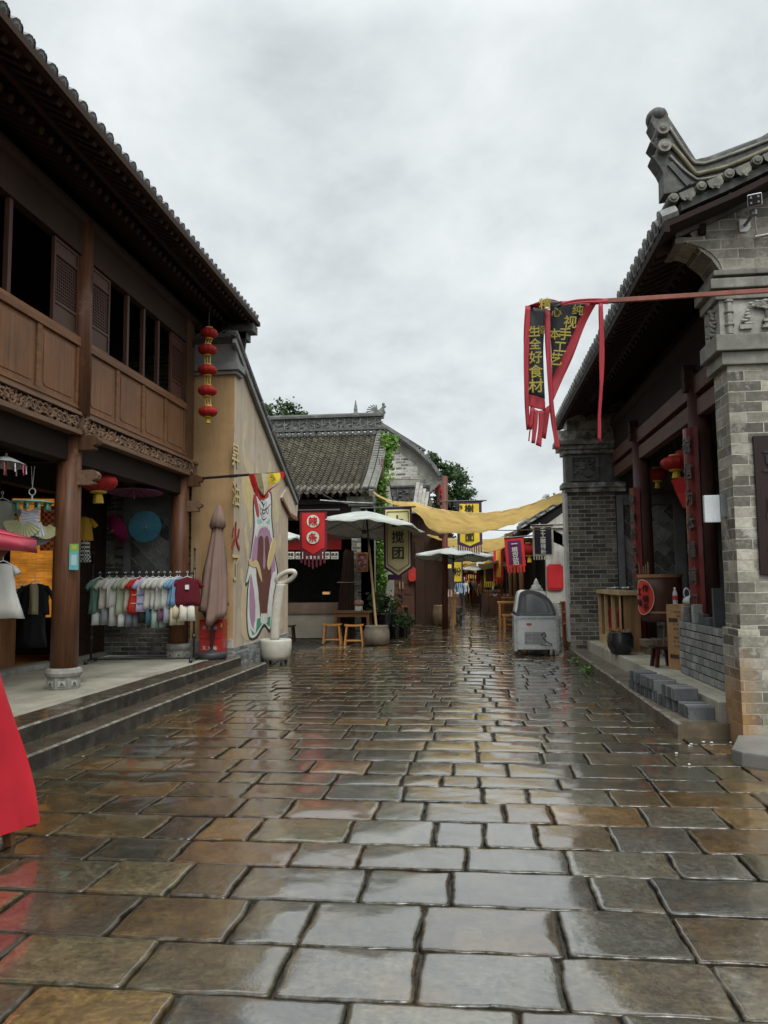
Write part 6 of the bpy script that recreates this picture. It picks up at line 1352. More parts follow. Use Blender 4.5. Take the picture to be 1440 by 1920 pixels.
mb.build('rafters', DARKW, NH)
p = at(700, 1215, 20.5)
# counter with food
cy = 20.9; g = thing('food_counter', 'pale plastered food counter with dark timber edge inside the snack house', 'counter', (-4.3, cy, 0)); z1 = at(600, 1130, cy).z; xr_ = at(640, 1150, cy).x
mb = MB(); mb.box(-7, xr_, cy, cy + .9, 0, z1 - .30); mb.build('base', pm('pale_counter', (.30, .26, .20), .7, .2), g)
mb = MB(); mb.box(-7, xr_ + .03, cy - .03, cy + .95, z1 - .30, z1 - .22); mb.box(-7, xr_, cy + .02, cy + .1, z1 - .22, z1); mb.build('edge_board', pm('worn_edge', (.16, .11, .075), .6), g, bevel=.006)
for k in range(8):
    x = lerp(at(545, 1120, cy).x, xr_ - .2, k / 7); q = Vector((x, cy + .35, z1 - .21)); o = thing('food_tray', 'round metal tray of golden snacks along the shop counter', 'tray', q, 'food trays on the counter'); mb = MB(); mb.lathe([(.12, 0), (.155, .09), (.15, .09), (.115, .015)], 16, o=q); mb.build('tray', pm('steel_tray', (.5, .5, .48), .2, bump=0, metal=.9), o)
    mb = MB()
    for j in range(9): mb.ball(q + Vector((R.uniform(-.09, .09), R.uniform(-.09, .09), .09 + R.uniform(0, .06))), .045, 6)
    mb.build('food', pm(['fried_food', 'dark_food'][k % 2], [(.42, .20, .05), (.14, .08, .04)][k % 2], .45, .3), o)
p = at(612, 1112, 21.6); o = thing('glass_display', 'small lit glass food display on the snack house counter', 'display', p); mb = MB(); mb.box(p.x - .09, p.x + .09, p.y - .1, p.y + .1, p.z - .035, p.z + .035); mb.build('lit_panel', emis('warm_lit', (.7, .4, .15), .16), o)
# slatted roll of dark battens tied upright
p = at(650, 1190, 20.3); g = thing('batten_bundle', 'tall bundle of dark wooden battens tied with cord beside the brick pier', 'battens', (p.x, 20.3, 0)); zt4 = at(660, 1030, 20.3).z
for k in range(12):
    x = p.x - .25 + .045 * k; mb = MB(); mb.bar((x - .04, 20.22 + .04 * (k % 2), 0), (x * .45 + (p.x + .12) * .55, 20.32 + .03 * (k % 2), zt4 - R.uniform(0, .08)), .03, .04); mb.build('batten', DARKW, g)
zm = at(650, 1092, 20.3).z; mb = MB(); mb.tube([(p.x + .02 + .26 * math.cos(a), 20.3 + .1 * math.sin(a), zm) for a in [2 * math.pi * j / 18 for j in range(18)]], .012, 6, closed=True); mb.build('cord', pm('jute', (.3, .24, .15)), g)
# framed picture
p0, p1 = at(668, 1036, 20.55), at(690, 1072, 20.55); g = thing('framed_picture', 'small wood-framed photograph fixed to the brick pier', 'picture', ((p0.x + p1.x) / 2, 20.55, p1.z)); mb = MB(); fo = .035
for a, b, c, d in ((p0.x, p1.x, p0.z - fo, p0.z), (p0.x, p1.x, p1.z, p1.z + fo), (p0.x, p0.x + fo, p1.z + fo, p0.z - fo), (p1.x - fo, p1.x, p1.z + fo, p0.z - fo)): mb.box(a, b, 20.53, 20.58, c, d)
mb.build('frame', pm('orange_frame', (.36, .15, .04), .5), g)
t = NT('photo_print'); c = t.ramp(t.noise(9, 4, .7), [(.35, (.02, .03, .03)), (.5, (.25, .04, .04)), (.6, (.35, .38, .38))]); mb = MB(); mb.box(p0.x + fo, p1.x - fo, 20.56, 20.575, p1.z + fo, p0.z - fo); mb.build('print', t.set(col=c, rough=.3), g)
# menu cards, red fascia board, red shop cloth
for k in range(6):
    x0_ = 538 + k * 16.5; a, b = at(x0_, 1035, 20.7), at(x0_ + 14, 1048, 20.7); o = thing('menu_card', 'white menu card with black writing in the row under the snack house lintel', 'menu card', ((a.x + b.x) / 2, 20.7, b.z), 'white menu cards in a row'); mb = MB(); mb.box(a.x, b.x, 20.69, 20.70, b.z, a.z); cd = mb.build('card', pm('white_card', (.6, .58, .52), .6, .1, bump=0), o)
    mb = MB()
    for j in range(2): mb.text('凉皮肉夹馍粉汤面茶饼酥'[(k * 2 + j) % 11], ((a.x + b.x) / 2 - .045 + .09 * j, 20.687, (a.z + b.z) / 2 + .03), (1, 0, 0), (0, 0, 1), .085)
    for j in range(4): mb.box(a.x + .02 + j * .04, a.x + .05 + j * .04, 20.685, 20.689, b.z + .02, b.z + .045)
    mb.build('writing', pm('black_paint', (.01, .01, .01)), cd)
a, b = at(530, 1003, 21.2), at(640, 1030, 21.2); mb = MB(); mb.sheet([[(lerp(a.x, b.x, i / 12), 21.2 + .03 * math.sin(i * 1.3), lerp(a.z, b.z, j / 3)) for j in range(4)] for i in range(13)], .01); o = mb.build('red_valance', REDL, None); tag(o, 'red cloth valance inside the snack house above the menu cards', 'valance')
# table, stools, box on it
TBW = wood('stained_table', (.20, .10, .045), .45, .4, 0); STW = wood('orange_stool', (.42, .19, .055), .45, .35, 0)
ty = 19.6; a, b = at(622, 1146, ty), at(697, 1146, ty); tz = a.z; g = thing('wooden_table', 'brown wooden dining table before the brick pier', 'table', ((a.x + b.x) / 2, ty, 0)); mb = MB(); mb.box(a.x, b.x, ty - .05, ty + .6, tz - .045, tz); mb.build('table_top', TBW, g, bevel=.006)
for x in (a.x + .1, b.x - .1):
    for y in (ty + .02, ty + .52): mb = MB(); mb.box(x - .035, x + .035, y - .035, y + .035, 0, tz - .046); mb.build('leg', TBW, g)
mb = MB(); mb.box(a.x + .1, b.x - .1, ty + .0, ty + .03, tz - .15, tz - .05); mb.build('apron', TBW, g)
for k, (u, v) in enumerate(((622, 1207), (663, 1209))):
    c = gz(u, v, 0); stool('stool', ['orange wooden saddle stool at the table, left one of the front pair', 'orange wooden saddle stool at the table, nearest the umbrella pot'][k], (c.x, c.y + .1, 0), rad(3), .46, .26, .47, STW, .05, .04, 'saddle stools')
o = stool('stool', 'dark wooden stool at the foot of the mural wall corner', (at(541, 1190, 19.5).x, 19.5, 0), 0, .35, .25, .42, DARKW, .03, .04)
p = at(673, 1140, ty + .15); o = thing('tissue_box', 'small white tissue box on the brown dining table', 'box', (p.x, p.y, tz + .001)); mb = MB(); mb.box(p.x - .09, p.x + .09, p.y - .06, p.y + .06, tz + .002, tz + .12); mb.build('box', pm('white_card', (.6, .6, .6)), o, bevel=.006); mb = MB(); mb.ball((p.x, p.y, tz + .2), (.13, .1, .085), 10); mb.ball((p.x, p.y, tz + .125), (.1, .08, .02), 8); mb.build('bread_roll', pm('pinkish_roll', (.38, .22, .16), .6), o)
# ------------------------------------------------------------------ banners
INK = pm('black_paint', (.01, .01, .01)); WP = pm('white_paint', (.6, .6, .56), .6, .05, bump=0)
def banner(label, c, w, h, field, border, chars, inkm, size, bw=.12, point=.0, teeth=6, tl=.2, yaw_=0, tilt=0, name='banner', top=True, extra=None, ring_=False, tmat=None, curve=.03, spacing=None, ctop=None, pole=(-.2, .3)):
    # c = middle of the top edge; local x right, y up, z toward the viewer
    g = thing(name, label, 'banner', c); M = Matrix.Translation(c) @ Matrix.Rotation(rad(yaw_), 4, 'Z') @ Matrix.Rotation(rad(90), 4, 'X') @ Matrix.Rotation(rad(tilt), 4, 'Z')
    sd_ = len(label)
    def S(x, y, o=0): return M @ Vector((x, y, o + curve * math.sin(x * 4.1 + y * 2.3 + sd_) * min(1, -y * 1.6)))
    def panel(x0, x1, y0, y1, pt, o, th, mat, nm, par=g, n=14, m=12):
        mb = MB(); mb.sheet([[S(lerp(x0, x1, i / n), lerp(y0, y1 - pt * (1 - abs(2 * i / n - 1)), j / m), o) for j in range(m + 1)] for i in range(n + 1)], th); return mb.build(nm, mat, par, smooth=False)
    panel(-w / 2, w / 2, 0, -h, point, 0, .006, border, 'border')
    fd = panel(-w / 2 + bw, w / 2 - bw, -bw * .9, -h + bw * .9, point, .010, .004, field, 'field')
    mb = MB(); sp_ = spacing or (h - 2 * bw) / max(1, len(chars)); y = -(ctop if ctop is not None else bw + sp_ * .5)
    for ch in chars:
        if ch != ' ':
            if ring_:
                q = [(math.cos(a), math.sin(a)) for a in [2 * math.pi * k / 24 for k in range(24)]]
                p = S(0, y, .018); fr_ = M.to_3x3(); mm = M.copy(); mm.translation = p
                mb.prism([(x * size * .78, z * size * .78) for x, z in q], .004, 1, mm); mm2 = mm.copy(); mm2.translation = p + fr_ @ Vector((0, 0, .005)); mb.prism([(x * size * .73, z * size * .73) for x, z in q], .004, 2, mm2)
            mb.text(ch, S(0, y, .030 if ring_ else .022), M.to_3x3() @ Vector((1, 0, 0)), M.to_3x3() @ Vector((0, 1, 0)), size, 0)
        y -= sp_
    if extra:
        for ch, x, y, s in extra: mb.text(ch, S(x, y, .022), M.to_3x3() @ Vector((1, 0, 0)), M.to_3x3() @ Vector((0, 1, 0)), s, 0)
    mb.build('lettering', [inkm, INK, pm('cream_disc', (.62, .60, .5), .7, bump=0)], fd)
    for k in range(teeth):
        x0 = lerp(-w / 2, w / 2, (k + .12) / teeth); x1 = lerp(-w / 2, w / 2, (k + .62) / teeth); xm = (x0 + x1) / 2; yb = -h - point * (1 - abs(2 * xm / w)) + .012
        mb = MB(); mb.sheet([[S(x, yb - tl * j / 3, .002) for j in range(4)] for x in (x0, xm, x1)], .005); mb.build('tab', tmat or border, g)
    if top: mb = MB(); mb.tube([M @ Vector((-w / 2 + pole[0], .015, .0)), M @ Vector((w / 2 + pole[1], .015, 0))], .02, 8); mb.build('pole', BLKM, g)
    return g, M, S
YB = 17.6
a, b = at(562, 958, YB), at(613, 958, YB); w = b.x - a.x; h = a.z - at(587, 1030, YB).z
MARO = cloth('maroon_cloth', (.10, .018, .026)); REDC = cloth('scarlet_cloth', (.46, .02, .022), .75)
banner('red pointed banner with two white discs reading 辣条 and maroon tabs', (a + b) / 2, w, h, REDC, MARO, '辣条', REDC, .205, .055, .16, 7, .30, ring_=True, spacing=h * .42, ctop=h * .27, pole=(-.25, .3))
YB = 19.4; a, b = at(719, 949, YB), at(772, 955, YB); w = b.x - a.x; h = a.z - at(745, 1062, YB).z
CRM = cloth('cream_cloth', (.52, .47, .26)); PUR = cloth('purple_black_cloth', (.045, .018, .05))
g_, M_, S_ = banner('cream pointed banner reading 搅团 with dark purple border', (a + b) / 2, w, h, CRM, PUR, '上搅团', INK, .30, .05, .22, 1, .14, spacing=h * .265, ctop=h * .22, pole=(-.6, .1), curve=.015)
mb = MB(); q = .06; w2, h2 = w / 2 - .09, h
pts = [(-w2, -.10), (w2, -.10), (w2, -h + .10), (0, -h - .08), (-w2, -h + .10)]
for i in range(5):
    if i in (): continue
    p, r_ = pts[i], pts[(i + 1) % 5]; mb.tube([S_(lerp(p[0], r_[0], j / 6), lerp(p[1], r_[1], j / 6), .022) for j in range(7)], .009, 5)
mb.build('line_frame', INK, g_)
YB = 23.5; a, b = at(856, 938, YB), at(903, 942, YB); w = b.x - a.x; h = a.z - at(880, 1018, YB).z
YLC = cloth('yellow_cloth', (.62, .46, .04)); DPC = cloth('dark_purple_cloth', (.05, .025, .07))
banner('tall yellow banner with dark purple border reading 榭凤桂面 behind the canopy', (a + b) / 2, w, h, YLC, DPC, '榭凤桂面', INK, .27, .085, .13, 11, .26, extra=[('咋', -.27, -.18, .15), ('道', -.27, -.38, .15), ('滋', -.27, -.56, .15)], pole=(-.5, .15))
YB = 19.8; a, b = at(945, 1010, YB), at(981, 1007, YB); w = b.x - a.x; h = a.z - at(965, 1064, YB).z
banner('purple banner with red toothed border reading 一根豆筋', (a + b) / 2, w, h, cloth('purple_cloth', (.095, .022, .09)), cloth('coral_red_cloth', (.55, .035, .03)), '一根豆筋', WP, .15, .075, .0, 6, .16, tilt=4, pole=(0, .35), spacing=h * .21)
YB = 18.8; a, b = at(998, 986, YB), at(1037, 985, YB); w = b.x - a.x; h = a.z - at(1018, 1042, YB).z
banner('black banner with pale border reading 手工酸辣粉 by the white gable', (a + b) / 2, w, h, cloth('navy_black_cloth', (.014, .014, .03)), cloth('pale_border_cloth', (.38, .36, .3)), '手工酸辣粉', WP, .12, .045, .0, 8, .11, pole=(-.05, .4), spacing=h * .18)
YB = 38; banner('far red banner with yellow border and fringe', at(927, 1045, YB), .72, 1.1, REDC, YLC, '酸菜', INK, .36, .1, 0, 7, .3)
YB = 42; banner('far yellow banner with maroon border reading 面', at(883, 1058, YB), .95, .55, YLC, MARO, '面', INK, .38, .1, 0, 8, .35)
YB = 33; banner('far narrow orange and red banner beside the timber post', at(934, 1028, YB), .4, 1.3, cloth('orange_cloth', (.6, .28, .04)), REDC, '', INK, .3, .1, 0, 4, .2)
# near wind-twisted banner on its red pole
BY = 6.2; POLEM = pm('red_brown_paint', (.20, .055, .035), .4, .3, 6)
pa, pb_ = at(1452, 544, BY + .80), at(992, 574, BY); g = thing('near_banner', 'red-edged charcoal banner with yellow characters folded over a long red pole', 'banner', pb_)
d = (pb_ - pa).normalized(); mb = MB(); mb.bar(pa - d * .62, pb_ + (pa - pb_).normalized() * .25, .035, .038); mb.build('pole', POLEM, g, bevel=.004)
NR = cloth('crimson_nylon', (.33, .030, .040), .5, .15); NC = cloth('charcoal_nylon', (.035, .036, .04), .5, .05); NYL = pm('yellow_print_paint', (.30, .245, .03), .7, .2, bump=0)
def NP(u, v, dy=0): return at(960 + u / 6, 540 + v / 6, BY + dy)      # u, v read off the enlarged photo
def strip(Lp, Rp, mat, nm, th=.004, n=4, par=g):
    A, B = cr([NP(*p) for p in Lp], n), cr([NP(*p) for p in Rp], n); mb = MB(); mb.sheet([[a.lerp(b, j / 4) + Vector((0, .006 * math.sin(j * 2.1 + i * .6), 0)) for j in range(5)] for i, (a, b) in enumerate(zip(A, B))], th); return mb.build(nm, mat, par, smooth=True)
# back wing (right-hand part, drawn diagonally), its charcoal field and red hem
f1_ = strip([(430, 150, .10), (430, 400, .12), (440, 700, .12), (455, 1010, .10), (460, 1160, .08)], [(860, 180, .02), (800, 280, .05), (690, 520, .08), (550, 850, .10), (480, 1160, .08)], NC, 'charcoal_field')
strip([(830, 175, .0), (720, 430, .05), (590, 720, .07), (465, 990, .08), (455, 1130, .06)], [(950, 175, -.01), (830, 400, .04), (690, 760, .06), (560, 1050, .07), (462, 1275, .06)], NR, 'diagonal_hem')
f2_ = strip([(195, 205, .0), (195, 500, .0), (192, 800, .0), (190, 1200, .0)], [(400, 230, .06), (360, 500, .07), (350, 800, .05), (370, 1250, .04)], NC, 'charcoal_front')
strip([(150, 200, -.02), (135, 500, -.02), (130, 800, -.02), (140, 1200, -.02), (165, 1600, 0)], [(210, 200, -.025), (200, 500, -.025), (190, 800, -.025), (190, 1200, -.02), (200, 1590, 0)], NR, 'left_hem')
strip([(190, 1195, -.01), (190, 1260, -.01), (190, 1330, -.01)], [(365, 1245, .03), (372, 1300, .03), (372, 1380, .03)], NR, 'lower_hem')
strip([(372, 250, -.04), (375, 600, -.05), (395, 1000, -.05), (420, 1300, -.04), (455, 1600, -.03), (490, 1820, -.03)], [(430, 245, -.045), (435, 600, -.055), (450, 1000, -.05), (470, 1300, -.045), (505, 1600, -.03), (540, 1810, -.03)], NR, 'hanging_ribbon')
strip([(972, 175, -.03), (980, 400, -.03), (978, 800, -.03), (985, 1150, -.03), (965, 1450, -.03), (960, 1725, -.03)], [(1022, 175, -.03), (1030, 400, -.03), (1038, 800, -.03), (1020, 1150, -.03), (1000, 1450, -.03), (1000, 1732, -.03)], NR, 'hanging_ribbon')
for l_, r_ in (([(205, 1330, 0), (190, 1590, 0)], [(255, 1350, 0), (225, 1595, 0)]), ([(245, 1360, .01), (235, 1550, .01), (215, 1745, .01)], [(295, 1380, .01), (285, 1560, .01), (255, 1750, .01)]), ([(295, 1385, .02), (300, 1560, .02), (265, 1765, .02)], [(372, 1370, .03), (350, 1580, .03), (325, 1790, .02)]), ([(340, 1380, .05), (345, 1690, .05)], [(440, 1300, .06), (380, 1700, .05)]), ([(200, 1590, 0), (188, 1720, 0)], [(206, 1590, 0), (194, 1728, 0)])): strip(l_, r_, NR, 'tab')
strip([(190, 200, -.03), (300, 150, -.05), (440, 130, -.05), (560, 150, -.04), (740, 125, -.03), (1000, 120, -.03), (1080, 120, -.03)], [(195, 205, .02), (330, 235, -.02), (440, 190, -.05), (560, 195, -.04), (740, 170, -.03), (1000, 175, -.03), (1080, 180, -.03)], NR, 'rolled_top')
strip([(420, 128, -.07), (500, 150, -.08), (560, 150, -.07)], [(430, 220, -.07), (510, 200, -.08), (555, 190, -.07)], NC, 'rolled_fold')
m_ = MB()
for ch, u, v, s, tl_ in (('精', 370, 178, .09, 12),): m_.text(ch, NP(u, v, -.10), (1, 0, 0), (.1, 0, 1), s)
for ch, u, v, s in (('纯', 740, 250, .085), ('视', 655, 385, .10), ('手', 595, 520, .10), ('工', 540, 665, .095), ('艺', 492, 800, .10)): m_.text(ch, NP(u, v, .03), (1, 0, -.12), (.15, 0, 1), s)
m_.build('lettering', NYL, f1_)
m_ = MB()
for ch, u, v, s in (('生', 250, 490, .085), ('全', 258, 630, .09), ('好', 266, 780, .10), ('食', 268, 940, .105), ('材', 270, 1100, .11)): m_.text(ch, NP(u, v, -.03), (1, 0, 0), (-.02, 0, 1), s)
m_.text('择', NP(335, 480, .02), (1, 0, 0), (0, 0, 1), .08); m_.text('本', NP(478, 520, .03), (1, 0, 0), (0, 0, 1), .09); m_.text('心', NP(500, 275, .03), (1, 0, 0), (0, 0, 1), .08)
m_.build('lettering', NYL, f2_)
# ------------------------------------------------------------------ canopies of yellow cloth
YCN = cloth('ochre_canopy', (.86, .73, .44), .8, .55, .1)
def canopy(name, label, Np, Lp, mat, sub=5, m=8):
    A, B = cr([at(*p) for p in Np], sub), cr([at(*p) for p in Lp], sub); g = thing(name, label, 'canopy', A[0]); mb = MB()
    mb.sheet([[a.lerp(b, j / m) + Vector((0, 0, .020 * math.sin(i * 2.1 + .25 * j) + .02 * noise.noise(Vector((i * .35, j * .2, 0))))) for j in range(m + 1)] for i, (a, b) in enumerate(zip(A, B))], .006)
    mb.build('cloth_sheet', mat, g, smooth=True)
    mb = MB(); mb.tube([p + Vector((0, 0, .004)) for p in A], .008, 5); mb.build('edge_cord', mat, g); return g
canopy('yellow_canopy', 'large ochre cloth canopy sagging across the street from roof corner to brick pier',
       [(697, 922, 20.2), (736, 940, 19.6), (778, 943, 19.0), (821, 955, 18.6), (880, 962, 18), (930, 960, 17.5), (980, 950, 17), (1025, 935, 16.5), (1064, 919, 16)],
       [(699, 926, 20.4), (738, 946, 20.2), (782, 962, 20.3), (812, 995, 20.6), (880, 1000, 20), (930, 993, 19.5), (985, 974, 19), (1028, 951, 18), (1064, 938, 16.9)], YCN)
canopy('yellow_canopy', 'smaller lower ochre cloth canopy stretched behind the tall yellow banner',
       [(800, 1003, 27), (840, 1009, 26.5), (880, 1012, 26), (930, 1010, 25.5), (985, 1000, 25)], [(830, 1022, 28.5), (860, 1030, 28.5), (895, 1036, 28.3), (930, 1032, 28), (972, 1014, 27.5)], YCN)
canopy('cream_canopy', 'narrow cream cloth strip slung from the right-hand tiled roof', [(945, 1003, 24), (970, 993, 23), (990, 976, 22)], [(955, 1008, 24.5), (980, 1000, 23.5), (993, 982, 22.5)], cloth('cream_canopy', (.55, .47, .30), .8, .3))
canopy('far_canopy', 'far yellow awning low over the end of the street', [(845, 1080, 50), (870, 1076, 48), (900, 1080, 47)], [(845, 1086, 53), (870, 1092, 52), (905, 1086, 51)], YCN)
canopy('far_canopy', 'pale yellow cloth slung across the lane beyond the second umbrella', [(858, 1040, 40), (885, 1045, 39), (918, 1038, 38)], [(858, 1052, 43), (885, 1060, 42), (918, 1051, 41)], YCN)
canopy('far_canopy', 'cream cloth awning over the right-hand far stalls', [(896, 1058, 34), (915, 1056, 33), (935, 1050, 32)], [(898, 1066, 36), (915, 1067, 35), (935, 1062, 34)], cloth('cream_canopy', (.5, .45, .3)))
# ------------------------------------------------------------------ market umbrellas
UC = cloth('white_green_canvas', (.44, .46, .43), .6, .25, .2)
def market_umbrella(label, apex, foot, r, h, mat, n=8, rot=0, tiltv=(0, 0, 1), squash=1.0):
    apex = Vector(apex); foot = Vector(foot); g = thing('market_umbrella', label, 'umbrella', foot, 'white market umbrellas')
    z = Vector(tiltv).normalized(); x = Vector((1, 0, 0)); y = z.cross(x).normalized(); x = y.cross(z); M = Matrix((x, y, z)).transposed().to_4x4(); M.translation = apex
    P = []; m = n * 6
    for k in range(m + 1):
        a = 2 * math.pi * k / m + rot; f = (k % 6) / 6; rr_ = r * (1 - .07 * math.sin(math.pi * f)); sag = .05 * math.sin(math.pi * f)
        row = [M @ Vector((rr_ * q * math.cos(a), rr_ * q * math.sin(a) * squash, -h * q ** 1.15 - sag * q * q + .012 * noise.noise(Vector((k * .4, q * 5, len(label)))))) for q in (0.02, .25, .5, .75, 1)]
        e = row[-1]; row.append(e + z * -(.035 + .015 * math.sin(k * 2.1)) + (e - apex).normalized() * .01); P.append(row)
    mb = MB(); mb.sheet(P, .004); mb.build('canopy', mat, g, smooth=False)
    mb = MB(); hub = apex - z * (h + .12)
    for k in range(n):
        a = 2 * math.pi * k / n + rot; e = M @ Vector((r * .98 * math.cos(a), r * .98 * math.sin(a) * squash, -h - .02)); mb.tube([apex - z * .03, e], .010, 5); mid = apex.lerp(e, .5) - z * .015; mb.tube([hub, mid], .008, 5)
    mb.build('ribs', BLKM, g)
    mb = MB(); mb.tube([foot, apex.lerp(foot, .30)], .03, 10, mi=0); mb.tube([apex.lerp(foot, .30), apex + z * .04], .024, 10, mi=1); mb.tube([hub - z * .03, hub + z * .06], .045, 10, mi=1); mb.build('pole', [wood('pale_pole', (.36, .24, .13), .5, .3, 2), BLKM], g)
    return g
ap = at(686, 958, 18.9); ft_ = at(706, 1182, 18.6); market_umbrella('big white market umbrella with leaning pole set in a stone pot', ap, ft_, 1.48, .42, UC, 8, .2, (.05, .10, 1))
ap = at(850, 1026, 24.3); market_umbrella('second white market umbrella beyond the red-brown post', ap, (ap.x - .05, 24.5, 0), 1.28, .28, UC, 8, .5, (.02, .07, 1))
ap = at(540, 1000, 21.5); market_umbrella('white market umbrella half hidden behind the red snack banner', at(520, 992, 19.2), (at(520, 1180, 19.2).x, 19.2, 0), .72, .22, UC, 8, .2)
for k, (u, v, y, r_) in enumerate(((862, 1052, 46, 1.5), (905, 1052, 40, 1.4), (845, 1066, 55, 1.6))):
    ap = at(u, v, y); market_umbrella(['far white umbrella over the left end stall', 'far white umbrella near the right end stall', 'farthest white umbrella at the street end'][k], ap, (ap.x, y, 0), r_, .4, UC)
# pot for the umbrella
def jar(name, label, c, s, h, mat, prof=None, grp=None, cat='pot'):
    g = thing(name, label, cat, c, grp); mb = MB(); mb.lathe([(s * a, h * b) for a, b in (prof or [(.72, 0), (.86, .05), (1, .45), (.98, .7), (.86, .95), (.9, 1), (.8, 1), (.76, .9)])], 24, o=c); mb.build('vessel', mat, g, smooth=True); return g
c = gz(705, 1210, 0); PST = pm('pot_stone', (.15, .125, .095), .7, .3, 4, .3, 40)
jar('umbrella_pot', 'stone-coloured round pot holding the leaning umbrella pole', (ft_.x, ft_.y, 0), .32, .46, PST)
c = gz(830, 1158, 0); jar('water_jar', 'tall ochre earthenware jar before the timber post', (c.x, 28.0, 0) if False else (at(828, 1140, 27).x, 27, 0), .32, .68, pm('ochre_ware', (.24, .17, .10), .5, .35, 3))
cx = at(857, 1145, 29).x; g = jar('metal_pail', 'two stacked grey metal pails beside the orange table', (cx, 29, 0), .2, .28, pm('zinc', (.30, .33, .34), .35, .2, bump=0, metal=.5), [(.8, 0), (1, .9), (1.05, 1), (.9, 1)], cat='pails'); mb = MB(); mb.lathe([(.15, .29), (.2, .52), (.21, .55), (.18, .55)], 20, o=(cx, 29, 0)); mb.build('upper_pail', pm('zinc', (.3, .3, .3)), g, smooth=True)
# ------------------------------------------------------------------ vine and plants
def leaves(n, fn, s, mat, name, parent, seed=1):
    rr_ = random.Random(seed); V, F = [], []
    for k in range(n):
        p = fn(rr_); 
        if p is None: continue
        a = Vector((rr_.gauss(0, 1), rr_.gauss(0, 1), rr_.gauss(0, .7))).normalized(); b = a.orthogonal().normalized(); b = (Matrix.Rotation(rr_.uniform(0, 6.28), 3, a) @ b); L_ = s * rr_.uniform(.6, 1.3); i = len(V)
        V += [p - a * L_ * .5, p + b * L_ * .28, p + a * L_ * .5, p - b * L_ * .28]; F.append((i, i + 1, i + 2, i + 3))
    mb = MB(); mb.add(V, F); return mb.build(name, mat, parent)
vg = thing('climbing_vine', 'bright green creeper climbing the street gable of the snack house', 'vine', (NX, 21.5, 0))
pth = [(722, 815), (722, 850), (716, 890), (710, 925), (704, 965), (706, 1010), (707, 1060), (708, 1100), (712, 1140)]
def vfn(r):
    t = r.random() ** .8 * (len(pth) - 1); i = min(int(t), len(pth) - 2); f = t - i; u = lerp(pth[i][0], pth[i + 1][0], f); v = lerp(pth[i][1], pth[i + 1][1], f)
    w = 13 - t * 0.6 + 5 * math.sin(t * 4); p = at(u + r.uniform(-w, w), v + r.uniform(-8, 8), 21.5 if t > 2 else 22.6); p.x = max(p.x, NX + .02) ; return p + Vector((r.uniform(0, .12), r.uniform(-.15, .15), 0))
leaves(2600, vfn, .13, LV, 'leaves', vg, 3)
def vfn2(r): p = at(r.uniform(720, 742), r.uniform(818, 845), 22.8); return p + Vector((r.uniform(0, .1), 0, 0))
leaves(180, vfn2, .12, LV, 'top_leaves', vg, 4)
mb = MB()
for k in range(5): mb.tube(cr([at(712 + k * 2 + R.uniform(-5, 5), v, 21.5) for v in (1150, 1080, 1000, 930, 860)], 3), .012, 5)
mb.build('stems', pm('vine_stem', (.12, .08, .05)), vg)
def potplant(label, c, s, h, n, hh_, mat=LD, pm_=None):
    g = thing('potted_plant', label, 'plant', c, 'potted plants by the vine'); mb = MB(); mb.lathe([(s * .7, 0), (s, h), (s * 1.05, h), (s * .9, h * .9)], 18, o=c); mb.build('pot', pm_ or pm('black_glaze', (.02, .02, .02)), g, smooth=True); C_ = Vector(c)
    leaves(n, lambda r: C_ + Vector((r.gauss(0, s * .9), r.gauss(0, s * .9), h + abs(r.gauss(hh_ * .5, hh_ * .35)))), .16, mat, 'foliage', g, n); return g
potplant('dark potted plant on the round glazed jar below the vine', (at(716, 1180, 20).x, 20.0, 0), .24, .70, 220, .45, LD)
potplant('low dark potted plant right of the vine foot', (at(738, 1188, 20.6).x, 20.6, 0), .17, .34, 110, .3)
potplant('drooping dark potted plant before the panelled door', (at(755, 1178, 21.2).x, 21.2, 0), .17, .28, 110, .28)
g = thing('dark_table', 'small dark table with red-edged top beside the potted plants', 'table', (at(750, 1150, 22).x, 22, 0)); a, b = at(732, 1137, 22), at(764, 1137, 22); mb = MB(); mb.box(a.x, b.x, 22, 22.5, a.z - .05, a.z); mb.build('table_top', pm('red_edge', (.22, .045, .03), .4), g); mb = MB()
for x in (a.x + .05, b.x - .05): mb = MB(); mb.bar((x, 22.1, a.z - .05), (x + (.08 if x > a.x + .1 else -.05), 22.1, 0), .07, .1); mb.build('leg', DARKW, g)
# ------------------------------------------------------------------ gable house and gate lodge behind
BH = thing('brick_gable_house', 'pale brick gable house with curved white corbel behind the vine', 'building', (-4, 32, 0)); GY = 30.0
def BP(u, v): p = at(u, v, GY); return (p.x, p.z)
top = [BP(705, 798), BP(735, 815), BP(780, 848), BP(812, 878), BP(826, 900)]; bot = [BP(822, 908), BP(806, 925), BP(803, 950), BP(803, 1100)]
mb = MB(); yprism(mb, [(top[0][0], 0)] + [(bot[-1][0], 0)] + bot[:-1][::-1] + top[::-1], GY, GY + .3); mb.build('gable_wall', pm('pale_render', (.33, .325, .28), .75, .3, 2, .2, 30, streak=.7), BH)
mb = MB(); q = [BP(706, 824), BP(735, 838), BP(783, 875), BP(785, 898), BP(706, 898)]; yprism(mb, q[::-1], GY - .02, GY); mb.build('brick_field', brick('pale_gable_brick', (.13, .125, .105), (.40, .39, .34), (.36, .35, .31), .42, .12, .02, lite=(.55, .55, .5), lamt=.6), BH, uv=True)
mb = MB()
for a, b in zip(top[:-1], top[1:]): mb.bar((a[0], GY - .1, a[1]), (b[0], GY - .1, b[1]), .5, .07); mb.bar((a[0], GY - .1, a[1] + .12), (b[0], GY - .1, b[1] + .12), .7, .12)
mb.build('verge', TILE, BH)
